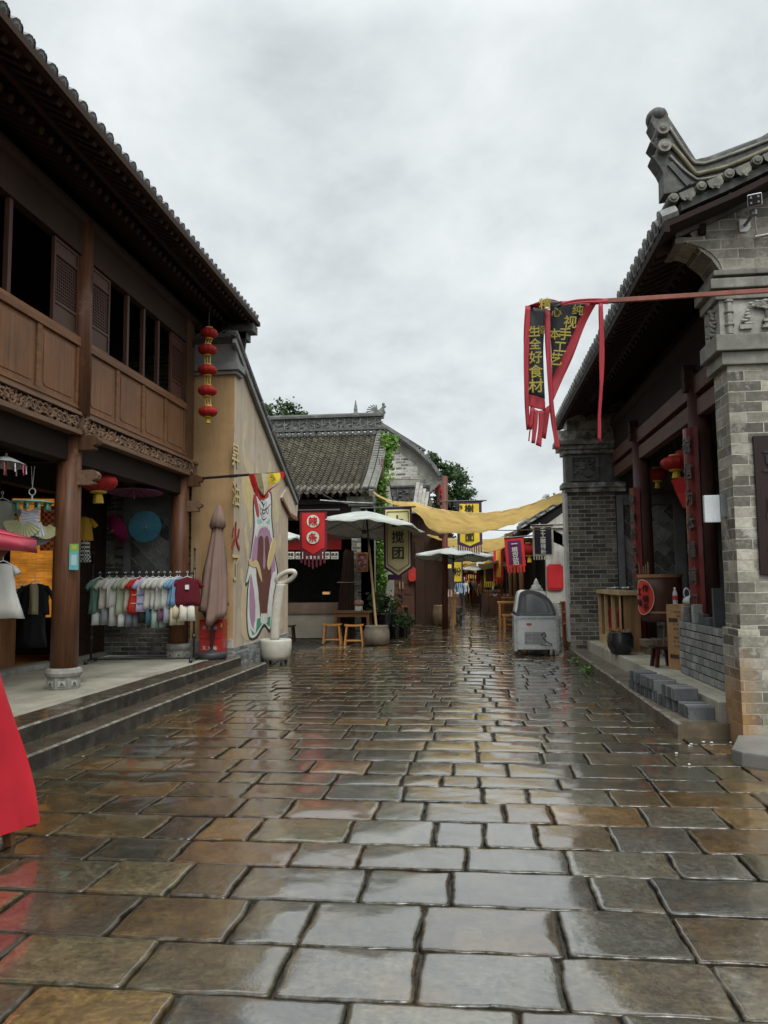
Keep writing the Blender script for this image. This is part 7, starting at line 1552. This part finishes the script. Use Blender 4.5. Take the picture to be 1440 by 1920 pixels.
tt = [Vector((p[0], 0, p[1] + .2)) for p in top]; mb = MB(); P = [[(p.x, y, p.z - .1) for y in (GY, 46)] for p in tt]; mb.sheet(P, .1); mb.build('roof_slab', TILE, BH)
mb = MB(); a, b = BP(700, 800), BP(796, 860); mb.bar((a[0], GY + .6, a[1]), (b[0], GY + .6, b[1]), .15, .08); mb.bar((a[0], GY + .6, a[1] + .42), (b[0], GY + .6, b[1] + .42), .18, .08)
for k in range(14): q = Vector((lerp(a[0], b[0], k / 14), GY + .6, lerp(a[1], b[1], k / 14) + .2)); mb.tube([q + Vector((.09 * math.cos(j), 0, .14 * math.sin(j))) for j in (0, 1, 2, 3, 4)], .035, 5); mb.bar(q + Vector((-.1, 0, -.2)), q + Vector((-.1, 0, .2)), .1, .04)
mb.build('pierced_ridge', STND, BH); beast('ridge_beast', BH, (BP(796, 860)[0], GY + .5, BP(796, 862)[1]), .62, RS)
mb = MB(); mb.box(bot[-1][0] - .1, bot[-1][0], GY + .3, 46, 0, 5.0); mb.box(-1.35, -1.25, GY + .3, 46, 4.5, 5.1); mb.build('street_front', REDW, BH)
# gate lodge: small tiled roof with black ornamental ridge, panelled door below
GL_ = thing('gate_lodge', 'low lodge with black ornamental ridge above a panelled double door', 'building', (-2.3, 27.5, 0)); LY = 27.3
x0, x1 = at(718, 1000, LY).x, at(805, 1000, LY).x
def Lz(v): return at(760, v, LY).z
mb = MB(); mb.box(x0 - 1, x1, LY + .9, LY + 1.05, Lz(932), Lz(936) + .12); mb.box(x0 - 1, x1, LY + .88, LY + 1.07, Lz(908), Lz(908) + .07); mb.box(x0 - 1, x1, LY + .94, LY + 1.0, Lz(934), Lz(908)); x = x0 - 1
while x < x1 - .1:
    mb.box(x, x + .04, LY + .9, LY + 1.0, Lz(934), Lz(908))
    for k in range(5): mb.ball((x + R.uniform(.08, .4), LY + .92, R.uniform(Lz(930), Lz(913))), (.07, .04, .035), 6)
    x += .48
mb.build('ornamental_ridge', pm('black_ridge', (.06, .062, .058), .6, .4, 6, .3, 50, col2=(.16, .16, .15)), GL_); beast('ridge_beast', GL_, (x1 - .1, LY + .95, Lz(910)), .55, RS, 1)
tr = tile_roof((x0 - 1, LY - .35, Lz(958)), (x1 + .1, LY - .35, Lz(958)), (x0 - 1, LY + .9, Lz(934)), (x1 + .1, LY + .9, Lz(934)), .18, 10, .03, .05); tr.build('roof_tiles', TILED, GL_)
for k, (u0, u1) in enumerate(((776, 782), (783, 788), (790, 794), (796, 800))):
    a, b = at(u0, 960, LY - .5), at(u1 + 2, 905 + 6 * k, LY + .3); mb = MB(); mb.bar(a, b, .12, .05); o = mb.build('leaning_plank', pm('silvery_plank', (.28, .27, .24), .7, .35, 5), None); tag(o, 'silvery weathered plank propped against the lodge roof', 'plank', 'planks propped on the lodge roof')
mb = MB(); mb.box(x0 - 1, x1 + .6, LY + .1, LY + .3, 0, Lz(962)); mb.build('front_wall', DARKW, GL_)
a, b = at(727, 1062, LY), at(779, 1158, LY)
for k in range(2):
    xa_ = lerp(a.x, b.x, k / 2); xb_ = lerp(a.x, b.x, (k + 1) / 2) - .02; mb = MB(); mb.box(xa_, xb_, LY + .05, LY + .1, .15, a.z)
    for z0_, z1_ in ((.25, .95), (1.05, 1.3), (1.4, a.z - .1)): mb.box(xa_ + .1, xb_ - .1, LY + .03, LY + .05, z0_, z1_)
    mb.build('door_leaf', wood('door_brown', (.10, .050, .032), .55, .35, 2), GL_, bevel=.004)
mb = MB(); xm = (a.x + b.x) / 2; mb.tube([(xm - .06, LY + .0, 1.25), (xm - .06, LY - .02, 1.5)], .02, 6); mb.tube([(xm + .05, LY + .0, 1.25), (xm + .05, LY - .02, 1.5)], .02, 6); mb.build('door_handles', pm('pale_brass', (.45, .33, .18), .4), GL_)
mb = MB(); mb.box(b.x + .02, b.x + .35, LY - .05, LY + .1, 0, 3.0); mb.build('door_post', DARKW, GL_)
p = at(773, 1077, LY - .1); o = thing('red_plaque', 'red eight-sided plaque on the dark post right of the lodge door', 'plaque', p); w_, h_ = .13, .245; mb = MB(); mb.prism([(-w_ * .5, -h_), (w_ * .5, -h_), (w_, -h_ * .75), (w_, h_ * .75), (w_ * .5, h_), (-w_ * .5, h_), (-w_, h_ * .75), (-w_, -h_ * .75)], .04, 0, frame(p, (1, 0, 0), (0, 0, 1))); pl_ = mb.build('plate', pm('red_sign', (.50, .03, .025), .4, bump=0), o, bevel=.006)
mb = MB(); [mb.text(ch, p + Vector((0, -.045, .14 - .1 * k)), (1, 0, 0), (0, 0, 1), .075) for k, ch in enumerate('营业中')]; mb.build('lettering', pm('dull_gold_paint', (.45, .12, .06), .5, bump=0), pl_)
# lanterns and post
p = at(823, 925, 31); g = thing('red_lantern', 'cluster of red lanterns under the gable house eave', 'lantern', p)
for dx, dz in ((0, .1), (.1, -.12), (-.08, .3), (.12, -.32)): lantern_parts(g, p + Vector((dx, 0, dz)), .17, .15, False)
a, b = at(834, 1150, 25), at(834, 893, 25); g = thing('timber_post', 'tall red-brown timber post carrying the yellow banner rod', 'post', (a.x, 25, 0)); mb = MB(); mb.tube([(a.x, 25, 0), (b.x, 25, b.z)], .095, 14); mb.build('shaft', wood('post_red', (.13, .045, .03), .5, .35, 2), g, smooth=True); mb = MB(); mb.tube([(b.x - .05, 25, at(834, 940, 25).z), (at(905, 940, 23.6).x, 23.6, at(905, 940, 23.6).z)], .025, 8); mb.build('cross_rod', BLKM, g)
mb = MB(); q = at(830, 1003, 25); mb.ball(q, (.16, .12, .14), 8); mb.build('joint_block', DARKW, g)
# orange table with goods
g = thing('orange_table', 'orange-brown wooden stall table beside the tall jar', 'table', (at(840, 1130, 27.6).x, 27.6, 0)); a, b = at(826, 1119, 27.4), at(852, 1119, 27.4); mb = MB(); mb.box(a.x, b.x + .15, 27.4, 28.2, a.z - .05, a.z); mb.build('table_top', TBW, g)
for x in (a.x + .05, b.x - .05): mb = MB(); mb.box(x - .05, x + .09, 27.42, 27.5, 0, a.z - .05); mb.build('leg', STW, g)
p = at(838, 1110, 27.5); g = thing('snack_tub', 'small white and red striped snack tub on the orange table', 'tub', (p.x, p.y, a.z + .001)); mb = MB()
for k in range(7): x = p.x - .17 + .05 * k; mb.box(x, x + .05, p.y - .1, p.y + .1, a.z + .002, a.z + .2, k % 2)
mb.build('carton', [pm('white_card', (.6, .6, .6)), pm('red_badge', (.35, .03, .03))], g)
for k, (u, v) in enumerate(((826, 1092), (834, 1088), (830, 1098))): p = at(u, v, 27.8); mb = MB(); mb.ball(p, (.09, .09, .06), 8); mb.tube([p, (p.x, p.y, a.z)], .01, 5); o = mb.build('cooking_ladle', pm('pale_food', (.5, .38, .2), .5), None); tag(o, 'pale skewered snack standing above the orange table', 'snack', 'skewered snacks by the timber post')
# ------------------------------------------------------------------ right-hand far houses
WR = pm('whitewash', (.46, .45, .40), .75, .25, 2, .2, 30, streak=.7)
W2 = thing('whitewashed_shop', 'whitewashed gable shop with grey tiled roof beyond the brick pier', 'building', (3, 24, 0)); WY = 21.0
def WPt(u, v): p = at(u, v, WY); return (p.x, p.z)
ra_, rb_ = WPt(995, 988), WPt(1056, 950)
mb = MB(); yprism(mb, [(1.80, 3.05), (1.86, 2.95), (1.94, 2.78), (1.94, .9), (5.5, .9), (5.5, 5.4), (rb_[0], rb_[1] - .15), (ra_[0] + .1, ra_[1] - .18)], WY, WY + .3); mb.build('gable_wall', WR, W2)
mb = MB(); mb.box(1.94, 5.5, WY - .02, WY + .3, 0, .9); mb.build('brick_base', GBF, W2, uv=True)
mb = MB(); mb.box(1.55, 2.7, WY - .06, WY + .3, WPt(1000, 988)[1] - .04, WPt(1000, 985)[1] + .02); mb.build('string_course', WR, W2)
s_ = (rb_[1] - ra_[1]) / (rb_[0] - ra_[0])
ex_, ez_ = 1.25, ra_[1] - s_ * (ra_[0] - 1.25) + .1; rx_, rz2 = 5.0, ez_ + s_ * 3.75
tr = tile_roof((ex_, WY - .1, ez_), (ex_, 33, ez_), (rx_, WY - .1, rz2), (rx_, 33, rz2), .22, 14, .0, .06); tr.build('roof_tiles', TILE, W2)
mb = MB(); 
for k in range(16): t_ = k / 15; x = lerp(ex_, rx_, t_); z = lerp(ez_, rz2, t_); mb.tube([(x, WY - .18, z + .08), (x, WY + .1, z + .08)], .06, 8)
mb.tube([(ex_, WY - .0, ez_ + .14), (rx_, WY, rz2 + .14)], .05, 8); mb.build('verge_tiles', pm('pale_roof_tile', (.22, .22, .19)), W2)
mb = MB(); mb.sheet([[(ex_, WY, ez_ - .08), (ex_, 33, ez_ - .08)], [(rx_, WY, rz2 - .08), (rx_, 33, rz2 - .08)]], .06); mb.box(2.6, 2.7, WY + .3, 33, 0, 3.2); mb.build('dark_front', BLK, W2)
beast('ridge_beast', W2, (at(1033, 940, 27).x, 27, at(1033, 946, 27).z), .55, RS)
for y in (23.5, 27, 30.5): mb = MB(); mb.tube([(1.45, y, 0), (1.45, y, 2.9)], .085, 12); mb.build('porch_post', wood('post_tan', (.22, .11, .05), .5, .35, 2), W2, smooth=True)
mb = MB(); mb.box(1.38, 1.5, WY + .3, 33, 2.75, 2.95); mb.build('porch_beam', DARKW, W2)
a, b = at(1025, 1058, WY - .05), at(1057, 1106, WY - .05); g = thing('red_signboard', 'blank red signboard with cut corners on the whitewashed gable', 'sign', ((a.x + b.x) / 2, WY - .05, b.z)); w_, h_ = b.x - a.x, a.z - b.z; k = .045; mb = MB(); mb.prism([(k, 0), (w_ - k, 0), (w_ - k, k * .8), (w_, k), (w_, h_ - k), (w_ - k, h_ - k), (w_ - k, h_), (k, h_), (k, h_ - k), (0, h_ - k), (0, k)], .04, 0, frame((a.x, WY - .01, b.z), (1, 0, 0), (0, 0, 1))); mb.build('panel', pm('crimson_board', (.46, .015, .02), .5, .1, bump=0), g, bevel=.005)
mb = MB(); mb.prism([(k * 1.6, k), (w_ - k * 1.6, k), (w_ - k, k * 1.8), (w_ - k, h_ - k * 1.8), (w_ - k * 1.6, h_ - k * 1.3), (k * 1.6, h_ - k * 1.3), (k, h_ - k * 1.8), (k, k * 1.8)], .012, 0, frame((a.x, WY - .049, b.z), (1, 0, 0), (0, 0, 1))); mb.build('raised_field', pm('crimson_board2', (.50, .02, .025), .45, .1, bump=0), g, bevel=.004)
p = at(1062, 1010, 20.5); mb = MB(); mb.box(p.x - .09, p.x + .09, 20.4, 20.6, p.z - .15, p.z + .13); o = mb.build('meter_box', pm('white_box', (.5, .5, .5)), None, bevel=.01); tag(o, 'small grey meter box between white gable and brick pier', 'box')
lantern('red lantern hanging behind the black banner', 992, 1030, 21.5, .22, .17, 'far red lanterns')
# bench tables on the right
def bench_table(label, x0, x1, y, z, nm='bench', cat='bench', mat=None, d=.4):
    g = thing(nm, label, cat, ((x0 + x1) / 2, y, 0)); mb = MB(); mb.box(x0, x1, y, y + d, z - .05, z); mb.build('seat' if nm == 'bench' else 'table_top', mat or STW, g, bevel=.004)
    for x in (x0 + .06, x1 - .06):
        for yy in (y + .04, y + d - .04): mb = MB(); mb.box(x - .03, x + .03, yy - .03, yy + .03, 0, z - .05); mb.build('leg', mat or STW, g)
    mb = MB(); mb.box(x0 + .06, x1 - .06, y + d / 2 - .02, y + d / 2 + .02, z * .35, z * .35 + .05); mb.build('stretcher', mat or STW, g); return g
def bx_(u, y): return at(u, 1130, y).x
bench_table('long orange dining table before the dark right-hand shop', bx_(933, 24), bx_(972, 24), 24, .86, 'dining_table', 'table', STW, .7)
bench_table('low orange bench in front of the long dining table', bx_(941, 23.4), bx_(970, 23.4), 23.3, .5)
bench_table('second orange dining table farther down the right side', bx_(940, 29), bx_(965, 29), 28.5, .9, 'dining_table', 'table', STW, .7)
for k in range(3): bench_table(['red-brown bench stacked nearest the brick pier', 'red-brown bench behind the freezer by the pier', 'red-brown bench under the red signboard'][k], bx_(1056 - 3 * k, 17.4 + k), bx_(1072, 17.4 + k), 17.4 + k * .8, .55 + .22 * k, mat=wood('bench_red', (.26, .07, .03), .4, .35, 0), d=.35)
# far right shops
for k, (y0, y1, x, z) in enumerate(((33.2, 44, 1.9, 3.3), (44.5, 60, 1.6, 3.6))):
    g = thing('timber_shop', ['dark timber shop with grey roof down the right side', 'farthest dark timber shop on the right side'][k], 'building', (x, y0, 0)); mb = MB(); mb.box(x, x + 4, y0, y1, 0, z); mb.build('walls', DARKW, g); tr = tile_roof((x - .9, y0, z - .1), (x - .9, y1, z - .1), (x + 3, y0, z + 1.7), (x + 3, y1, z + 1.7), .25, 10, .05, .06); tr.build('roof_tiles', TILE, g)
    for j in range(4): yy = lerp(y0, y1, (j + .5) / 4); mb = MB(); mb.box(x - .1, x - .005, yy - .8, yy + .8, .4, 2.5); mb.build('shop_shade_panel', [BLK][0], g)  # solid near-black panels, shade of open shopfronts put in as colour
    for j in range(3): yy = lerp(y0 + .3, y1, j / 3); mb = MB(); mb.tube([(x - .7, yy, 0), (x - .7, yy, z - .1)], .07, 10); mb.build('post', wood('post_tan', (.2, .1, .05)), g)
for k, (y0, y1, x, z) in enumerate(((46.5, 62, -1.7, 3.4),)):
    g = thing('timber_shop', 'farthest dark timber shop on the left side', 'building', (x, y0, 0)); mb = MB(); mb.box(x - 4, x, y0, y1, 0, z); mb.build('walls', DARKW, g); tr = tile_roof((x + .6, y1, z - .1), (x + .6, y0, z - .1), (x - 3, y1, z + 1.7), (x - 3, y0, z + 1.7), .25, 8, .05, .06); tr.build('roof_tiles', TILE, g)
g = thing('end_building', 'pale low building closing the far end of the street', 'building', (-.5, 66, 0)); mb = MB(); mb.box(-6, 5, 66, 70, 0, 4.3); mb.build('walls', pm('far_pale_wall', (.30, .30, .27), .8, .3, .6), g); mb = MB(); mb.box(-2.4, 1.6, 65.9, 66, 0, 2.7); mb.build('end_shade_panel', DARK, g)  # dark panel on the wall puts the shade of an opening into colour
for k, (u, y, c_) in enumerate(((872, 52, (.5, .4, .2)), (898, 50, (.3, .12, .05)), (851, 40, (.18, .09, .05)), (925, 36, (.14, .07, .04)))):
    x = at(u, 1100, y).x; g = thing('food_stall', ['far stall with pale counter at the street end', 'far stall with reddish counter at the street end', 'brown stall counter on the left of the far street', 'brown stall counter on the right of the far street'][k], 'stall', (x, y, 0)); mb = MB(); mb.box(x - .55, x + .55, y, y + .7, 0, .95); mb.build('counter', pm('stall_%d' % k, c_, .6), g); mb = MB()
    for dx in (-.5, .5): mb.box(x + dx - .03, x + dx + .03, y, y + .06, .95, 2.3)
    mb.build('posts', DARKW, g); mb = MB(); mb.sheet([[(x - .75, y - .4, 2.15), (x - .75, y + .9, 2.35)], [(x + .75, y - .4, 2.15), (x + .75, y + .9, 2.35)]], .03); mb.build('awning', [UC, REDC, YLC, UC][k], g); mb = MB(); [mb.ball((x - .4 + .13 * j, y + .2, 1.02), (.07, .07, .08), 6) for j in range(7)]; mb.build('goods', pm('goods_mix', (.45, .3, .15), .5, .5, 9), g)
# more cloth and banners closing off the far lane
for k, (u, v, y, w_, h_, f_, b_, ch) in enumerate(((868, 1062, 44, .6, .9, 'REDC', 'YLC', '茶'), (903, 1060, 41, .55, .8, 'YLC', 'REDC', '酒'), (917, 1052, 36, .5, 1.0, 'MARO', 'YLC', '面'), (857, 1050, 34, .5, 1.0, 'YLC', 'DPC', '粉'), (893, 1068, 56, .9, 1.0, 'REDC', 'MARO', '香'))):
    banner(['far red banner with yellow edge left of the lane reading 茶', 'far yellow banner with red edge over the lane reading 酒', 'far maroon banner with yellow edge on the right reading 面', 'far yellow banner with dark edge near the timber post reading 粉', 'farthest red banner at the end of the street reading 香'][k], at(u, v, y), w_, h_, dict(REDC=REDC, YLC=YLC, MARO=MARO)[f_], dict(REDC=REDC, YLC=YLC, MARO=MARO, DPC=DPC)[b_], ch, INK, .34, .07, 0, 6, .22)
for k, (x, y, w_, h_, c_) in enumerate(((1.15, 35, .9, 1.1, (.16, .08, .045)), (1.3, 39, .9, 1.3, (.3, .2, .1)), (-1.05, 36.5, .7, 1.2, (.12, .07, .045)), (-1.0, 41.5, .8, 1.0, (.35, .25, .14)), (.95, 46, .9, 1.2, (.2, .1, .06)), (-.55, 57, 1.6, 1.1, (.03, .025, .02)))):
    g = thing('goods_stand', ['brown goods stand right of the lane before the shops', 'tan goods stand farther down the right of the lane', 'dark goods stand on the left of the lane', 'tan goods stand farther down the left of the lane', 'reddish goods stand near the right end of the lane', 'wide black stall blocking the far end of the lane'][k], 'stand', (x, y, 0)); mb = MB(); mb.box(x - w_ / 2, x + w_ / 2, y, y + .6, 0, h_ * .7); mb.build('cabinet', pm('stand_%d' % k, c_, .6, .3), g, bevel=.01)
    mb = MB()
    for j in range(9): mb.ball((x - w_ / 2 + w_ * (j + .5) / 9, y + .2 + .15 * (j % 2), h_ * .7 + .07), (.05 + .02 * (j % 3), .06, .08 + .03 * (j % 2)), 6, j % 3)
    mb.build('goods', [pm('goods_mix', (.45, .3, .15)), pm('goods_red', (.35, .05, .04), .5), pm('goods_pale', (.5, .48, .4), .5)], g)
# people far down the street
def person(label, x, y, h, top_c, leg_c, hat=None, ph=0, face=-1):
    g = thing('person', label, 'person', (x, y, 0)); k = h / 1.7
    J = {'pel': (0, 0, .93), 'ch': (0, .0, 1.32), 'nk': (0, 0, 1.46), 'hd': (0, -.01, 1.58), 'tp': (0, 0, 1.70), 'ls': (-.18, 0, 1.38), 'le': (-.25, .02, 1.12), 'lw': (-.22, -.12, .92), 'lh': (-.21, -.16, .84), 'rs': (.18, 0, 1.38), 're': (.25, .03, 1.12), 'rw': (.24, -.1, .9), 'rh': (.23, -.13, .82), 'lk': (-.1, -.04 - ph, .50), 'la': (-.11, .02 - ph, .08), 'lf': (-.12, -.13 - ph, .03), 'rk': (.1, -.02 + ph, .50), 'ra': (.11, .04 + ph, .08), 'rf': (.12, -.11 + ph, .03), 'lp': (-.09, 0, .88), 'rp': (.09, 0, .88)}
    E = [('pel', 'ch'), ('ch', 'nk'), ('nk', 'hd'), ('hd', 'tp'), ('ch', 'ls'), ('ls', 'le'), ('le', 'lw'), ('lw', 'lh'), ('ch', 'rs'), ('rs', 're'), ('re', 'rw'), ('rw', 'rh'), ('pel', 'lp'), ('lp', 'lk'), ('lk', 'la'), ('la', 'lf'), ('pel', 'rp'), ('rp', 'rk'), ('rk', 'ra'), ('ra', 'rf')]
    RAD = dict(pel=.15, ch=.155, nk=.055, hd=.10, tp=.075, ls=.07, le=.05, lw=.035, lh=.04, rs=.07, re=.05, rw=.035, rh=.04, lk=.065, la=.045, lf=.04, rk=.065, ra=.045, rf=.04, lp=.10, rp=.10)
    ks = list(J); me = bpy.data.meshes.new('person_body'); me.from_pydata([tuple(c * k for c in J[q]) for q in ks], [(ks.index(a), ks.index(b)) for a, b in E], []); o = bpy.data.objects.new('body', me); COL.objects.link(o)
    md = o.modifiers.new('s', 'SKIN'); 
    for i, q in enumerate(ks): v = me.skin_vertices[0].data[i]; v.radius = (RAD[q] * k, RAD[q] * k * .8); v.use_root = (q == 'pel')
    sb = o.modifiers.new('ss', 'SUBSURF'); sb.levels = 1; sb.render_levels = 1
    dg = bpy.context.evaluated_depsgraph_get(); m2 = bpy.data.meshes.new_from_object(o.evaluated_get(dg)); o.modifiers.clear(); o.data = m2
    m2.materials.clear(); [m2.materials.append(m) for m in (pm('skin', (.42, .25, .17), .5, .1, bump=0), cloth('p_' + str(top_c), top_c), cloth('p_' + str(leg_c), leg_c), pm('hair', (.015, .012, .01), .4, bump=0))]
    for p in m2.polygons:
        z = p.center.z / k; p.material_index = 3 if (z > 1.63 or (z > 1.5 and p.center.y > .03)) else 0 if z > 1.46 or (abs(p.center.x) > .17 * k and z < .96 and z > .75) else 2 if z < .95 else 1
    o.parent = g; mb = MB(); mb.ball((x, y - .09 * k, 1.585 * k), (.012, .02, .02), 6); mb.build('nose', pm('skin', (.4, .25, .17)), g)
    if hat: mb = MB(); mb.lathe([(.11 * k, 1.62 * k), (.115 * k, 1.68 * k), (.13 * k, 1.76 * k), (.05 * k, 1.8 * k)], 12, o=(x, y, 0)); mb.build('hat', cloth('hat', hat), g)
    return g
for lab, u, y, h, tc, lc, hat, ph in (('far person in white cap and pale apron by the left stall', 871, 44, 1.62, (.5, .5, .5), (.05, .05, .06), (.6, .6, .6), .1), ('far seated-looking person in black beyond the white caps', 880, 50, 1.5, (.03, .03, .035), (.02, .02, .02), None, .0), ('far person in white cap facing up the street', 887, 52, 1.6, (.05, .05, .05), (.03, .03, .03), (.6, .6, .58), 0), ('far person in light blue top on the left of the lane', 862, 38, 1.65, (.25, .38, .5), (.04, .05, .09), None, .12), ('far person in red top beside the right stall', 912, 40, 1.6, (.3, .05, .05), (.03, .03, .03), None, .05), ('far person in orange top at the right counter', 904, 37, 1.6, (.4, .18, .06), (.05, .04, .04), None, .0), ('far person with pale scarf walking in the lane', 898, 48, 1.6, (.4, .4, .38), (.06, .06, .06), None, .15)):
    person(lab, at(u, 1100, y).x, y, h, tc, lc, hat, ph)
# ------------------------------------------------------------------ trees
def tree(label, c, H, blobs, n, s, mat, seed):
    c = Vector(c); g = thing('tree', label, 'tree', c); mb = MB(); mb.tube([c, c + Vector((.1, 0, H * .3)), c + Vector((0, .1, H * .75))], [.22, .17, .07], 10); Q = [Vector(b[:3]) for b in blobs]
    for q in Q: b0_ = c + Vector((0, 0, H * .4)); mb.tube([b0_, b0_.lerp(c + q, .5) + Vector((0, 0, .2)), c + q], [.08, .05, .02], 6)
    mb.build('trunk', pm('bark', (.07, .055, .04), .9), g); cl = [(c + Vector(b[:3]), b[3]) for b in blobs]; rr_ = random.Random(seed); sub = []
    for q, r_ in cl:
        for j in range(int(16 * r_)): d = Vector((rr_.gauss(0, 1), rr_.gauss(0, 1), rr_.gauss(0, 1))).normalized() * r_ * rr_.uniform(.35, 1.08); d.z *= .8; sub.append((q + d, r_ * rr_.uniform(.16, .32)))
    def fn(r): q, w = sub[int(r.random() * len(sub))]; return q + Vector((r.gauss(0, w * .55), r.gauss(0, w * .55), r.gauss(0, w * .45)))
    leaves(n, fn, s, mat, 'crown', g, seed)
p = at(520, 800, 32); LD2 = leafm('tree_leaf', (.02, .045, .015), (.06, .11, .035))
tree('broad dark tree rising behind the mossy tiled roof', (p.x, 32, 0), p.z + .5, [(-.7, 0, p.z + .35, 1.2), (.3, 0, p.z + .30, .9), (-2.2, 0, p.z + .6, 1.3), (1.25, 0, p.z + .05, .6)], 9000, .17, LD2, 5)
p = at(838, 900, 44); tree('tall dark green tree behind the brick gable house', (p.x, 44, 0), p.z + .5, [(0, 0, p.z, 1.35), (-.9, 0, p.z + .55, 1.0), (.55, 0, p.z - 1.2, 1.25), (-.3, 0, p.z - 2.2, 1.5)], 11000, .2, LD2, 8)
# overhead wires
for k, (a, b, sg) in enumerate(((at(558, 890, 20), at(690, 948, 20.4), .25), (at(834, 985, 25), at(1062, 990, 16.2), .1), (at(600, 938, 20), at(722, 944, 20.3), .02))):
    mb = MB(); mb.tube([a.lerp(b, t / 10) - Vector((0, 0, sg * math.sin(math.pi * t / 10))) for t in range(11)], .012 if k != 2 else .025, 5); o = mb.build('cable', BLKM, None); tag(o, ['thin dark cable sagging before the snack house eave', 'thin dark cable running under the big canopy', 'straight black rod between the pier and the cream banner'][k], 'cable' if k < 2 else 'rod')
bpy.context.view_layer.update()
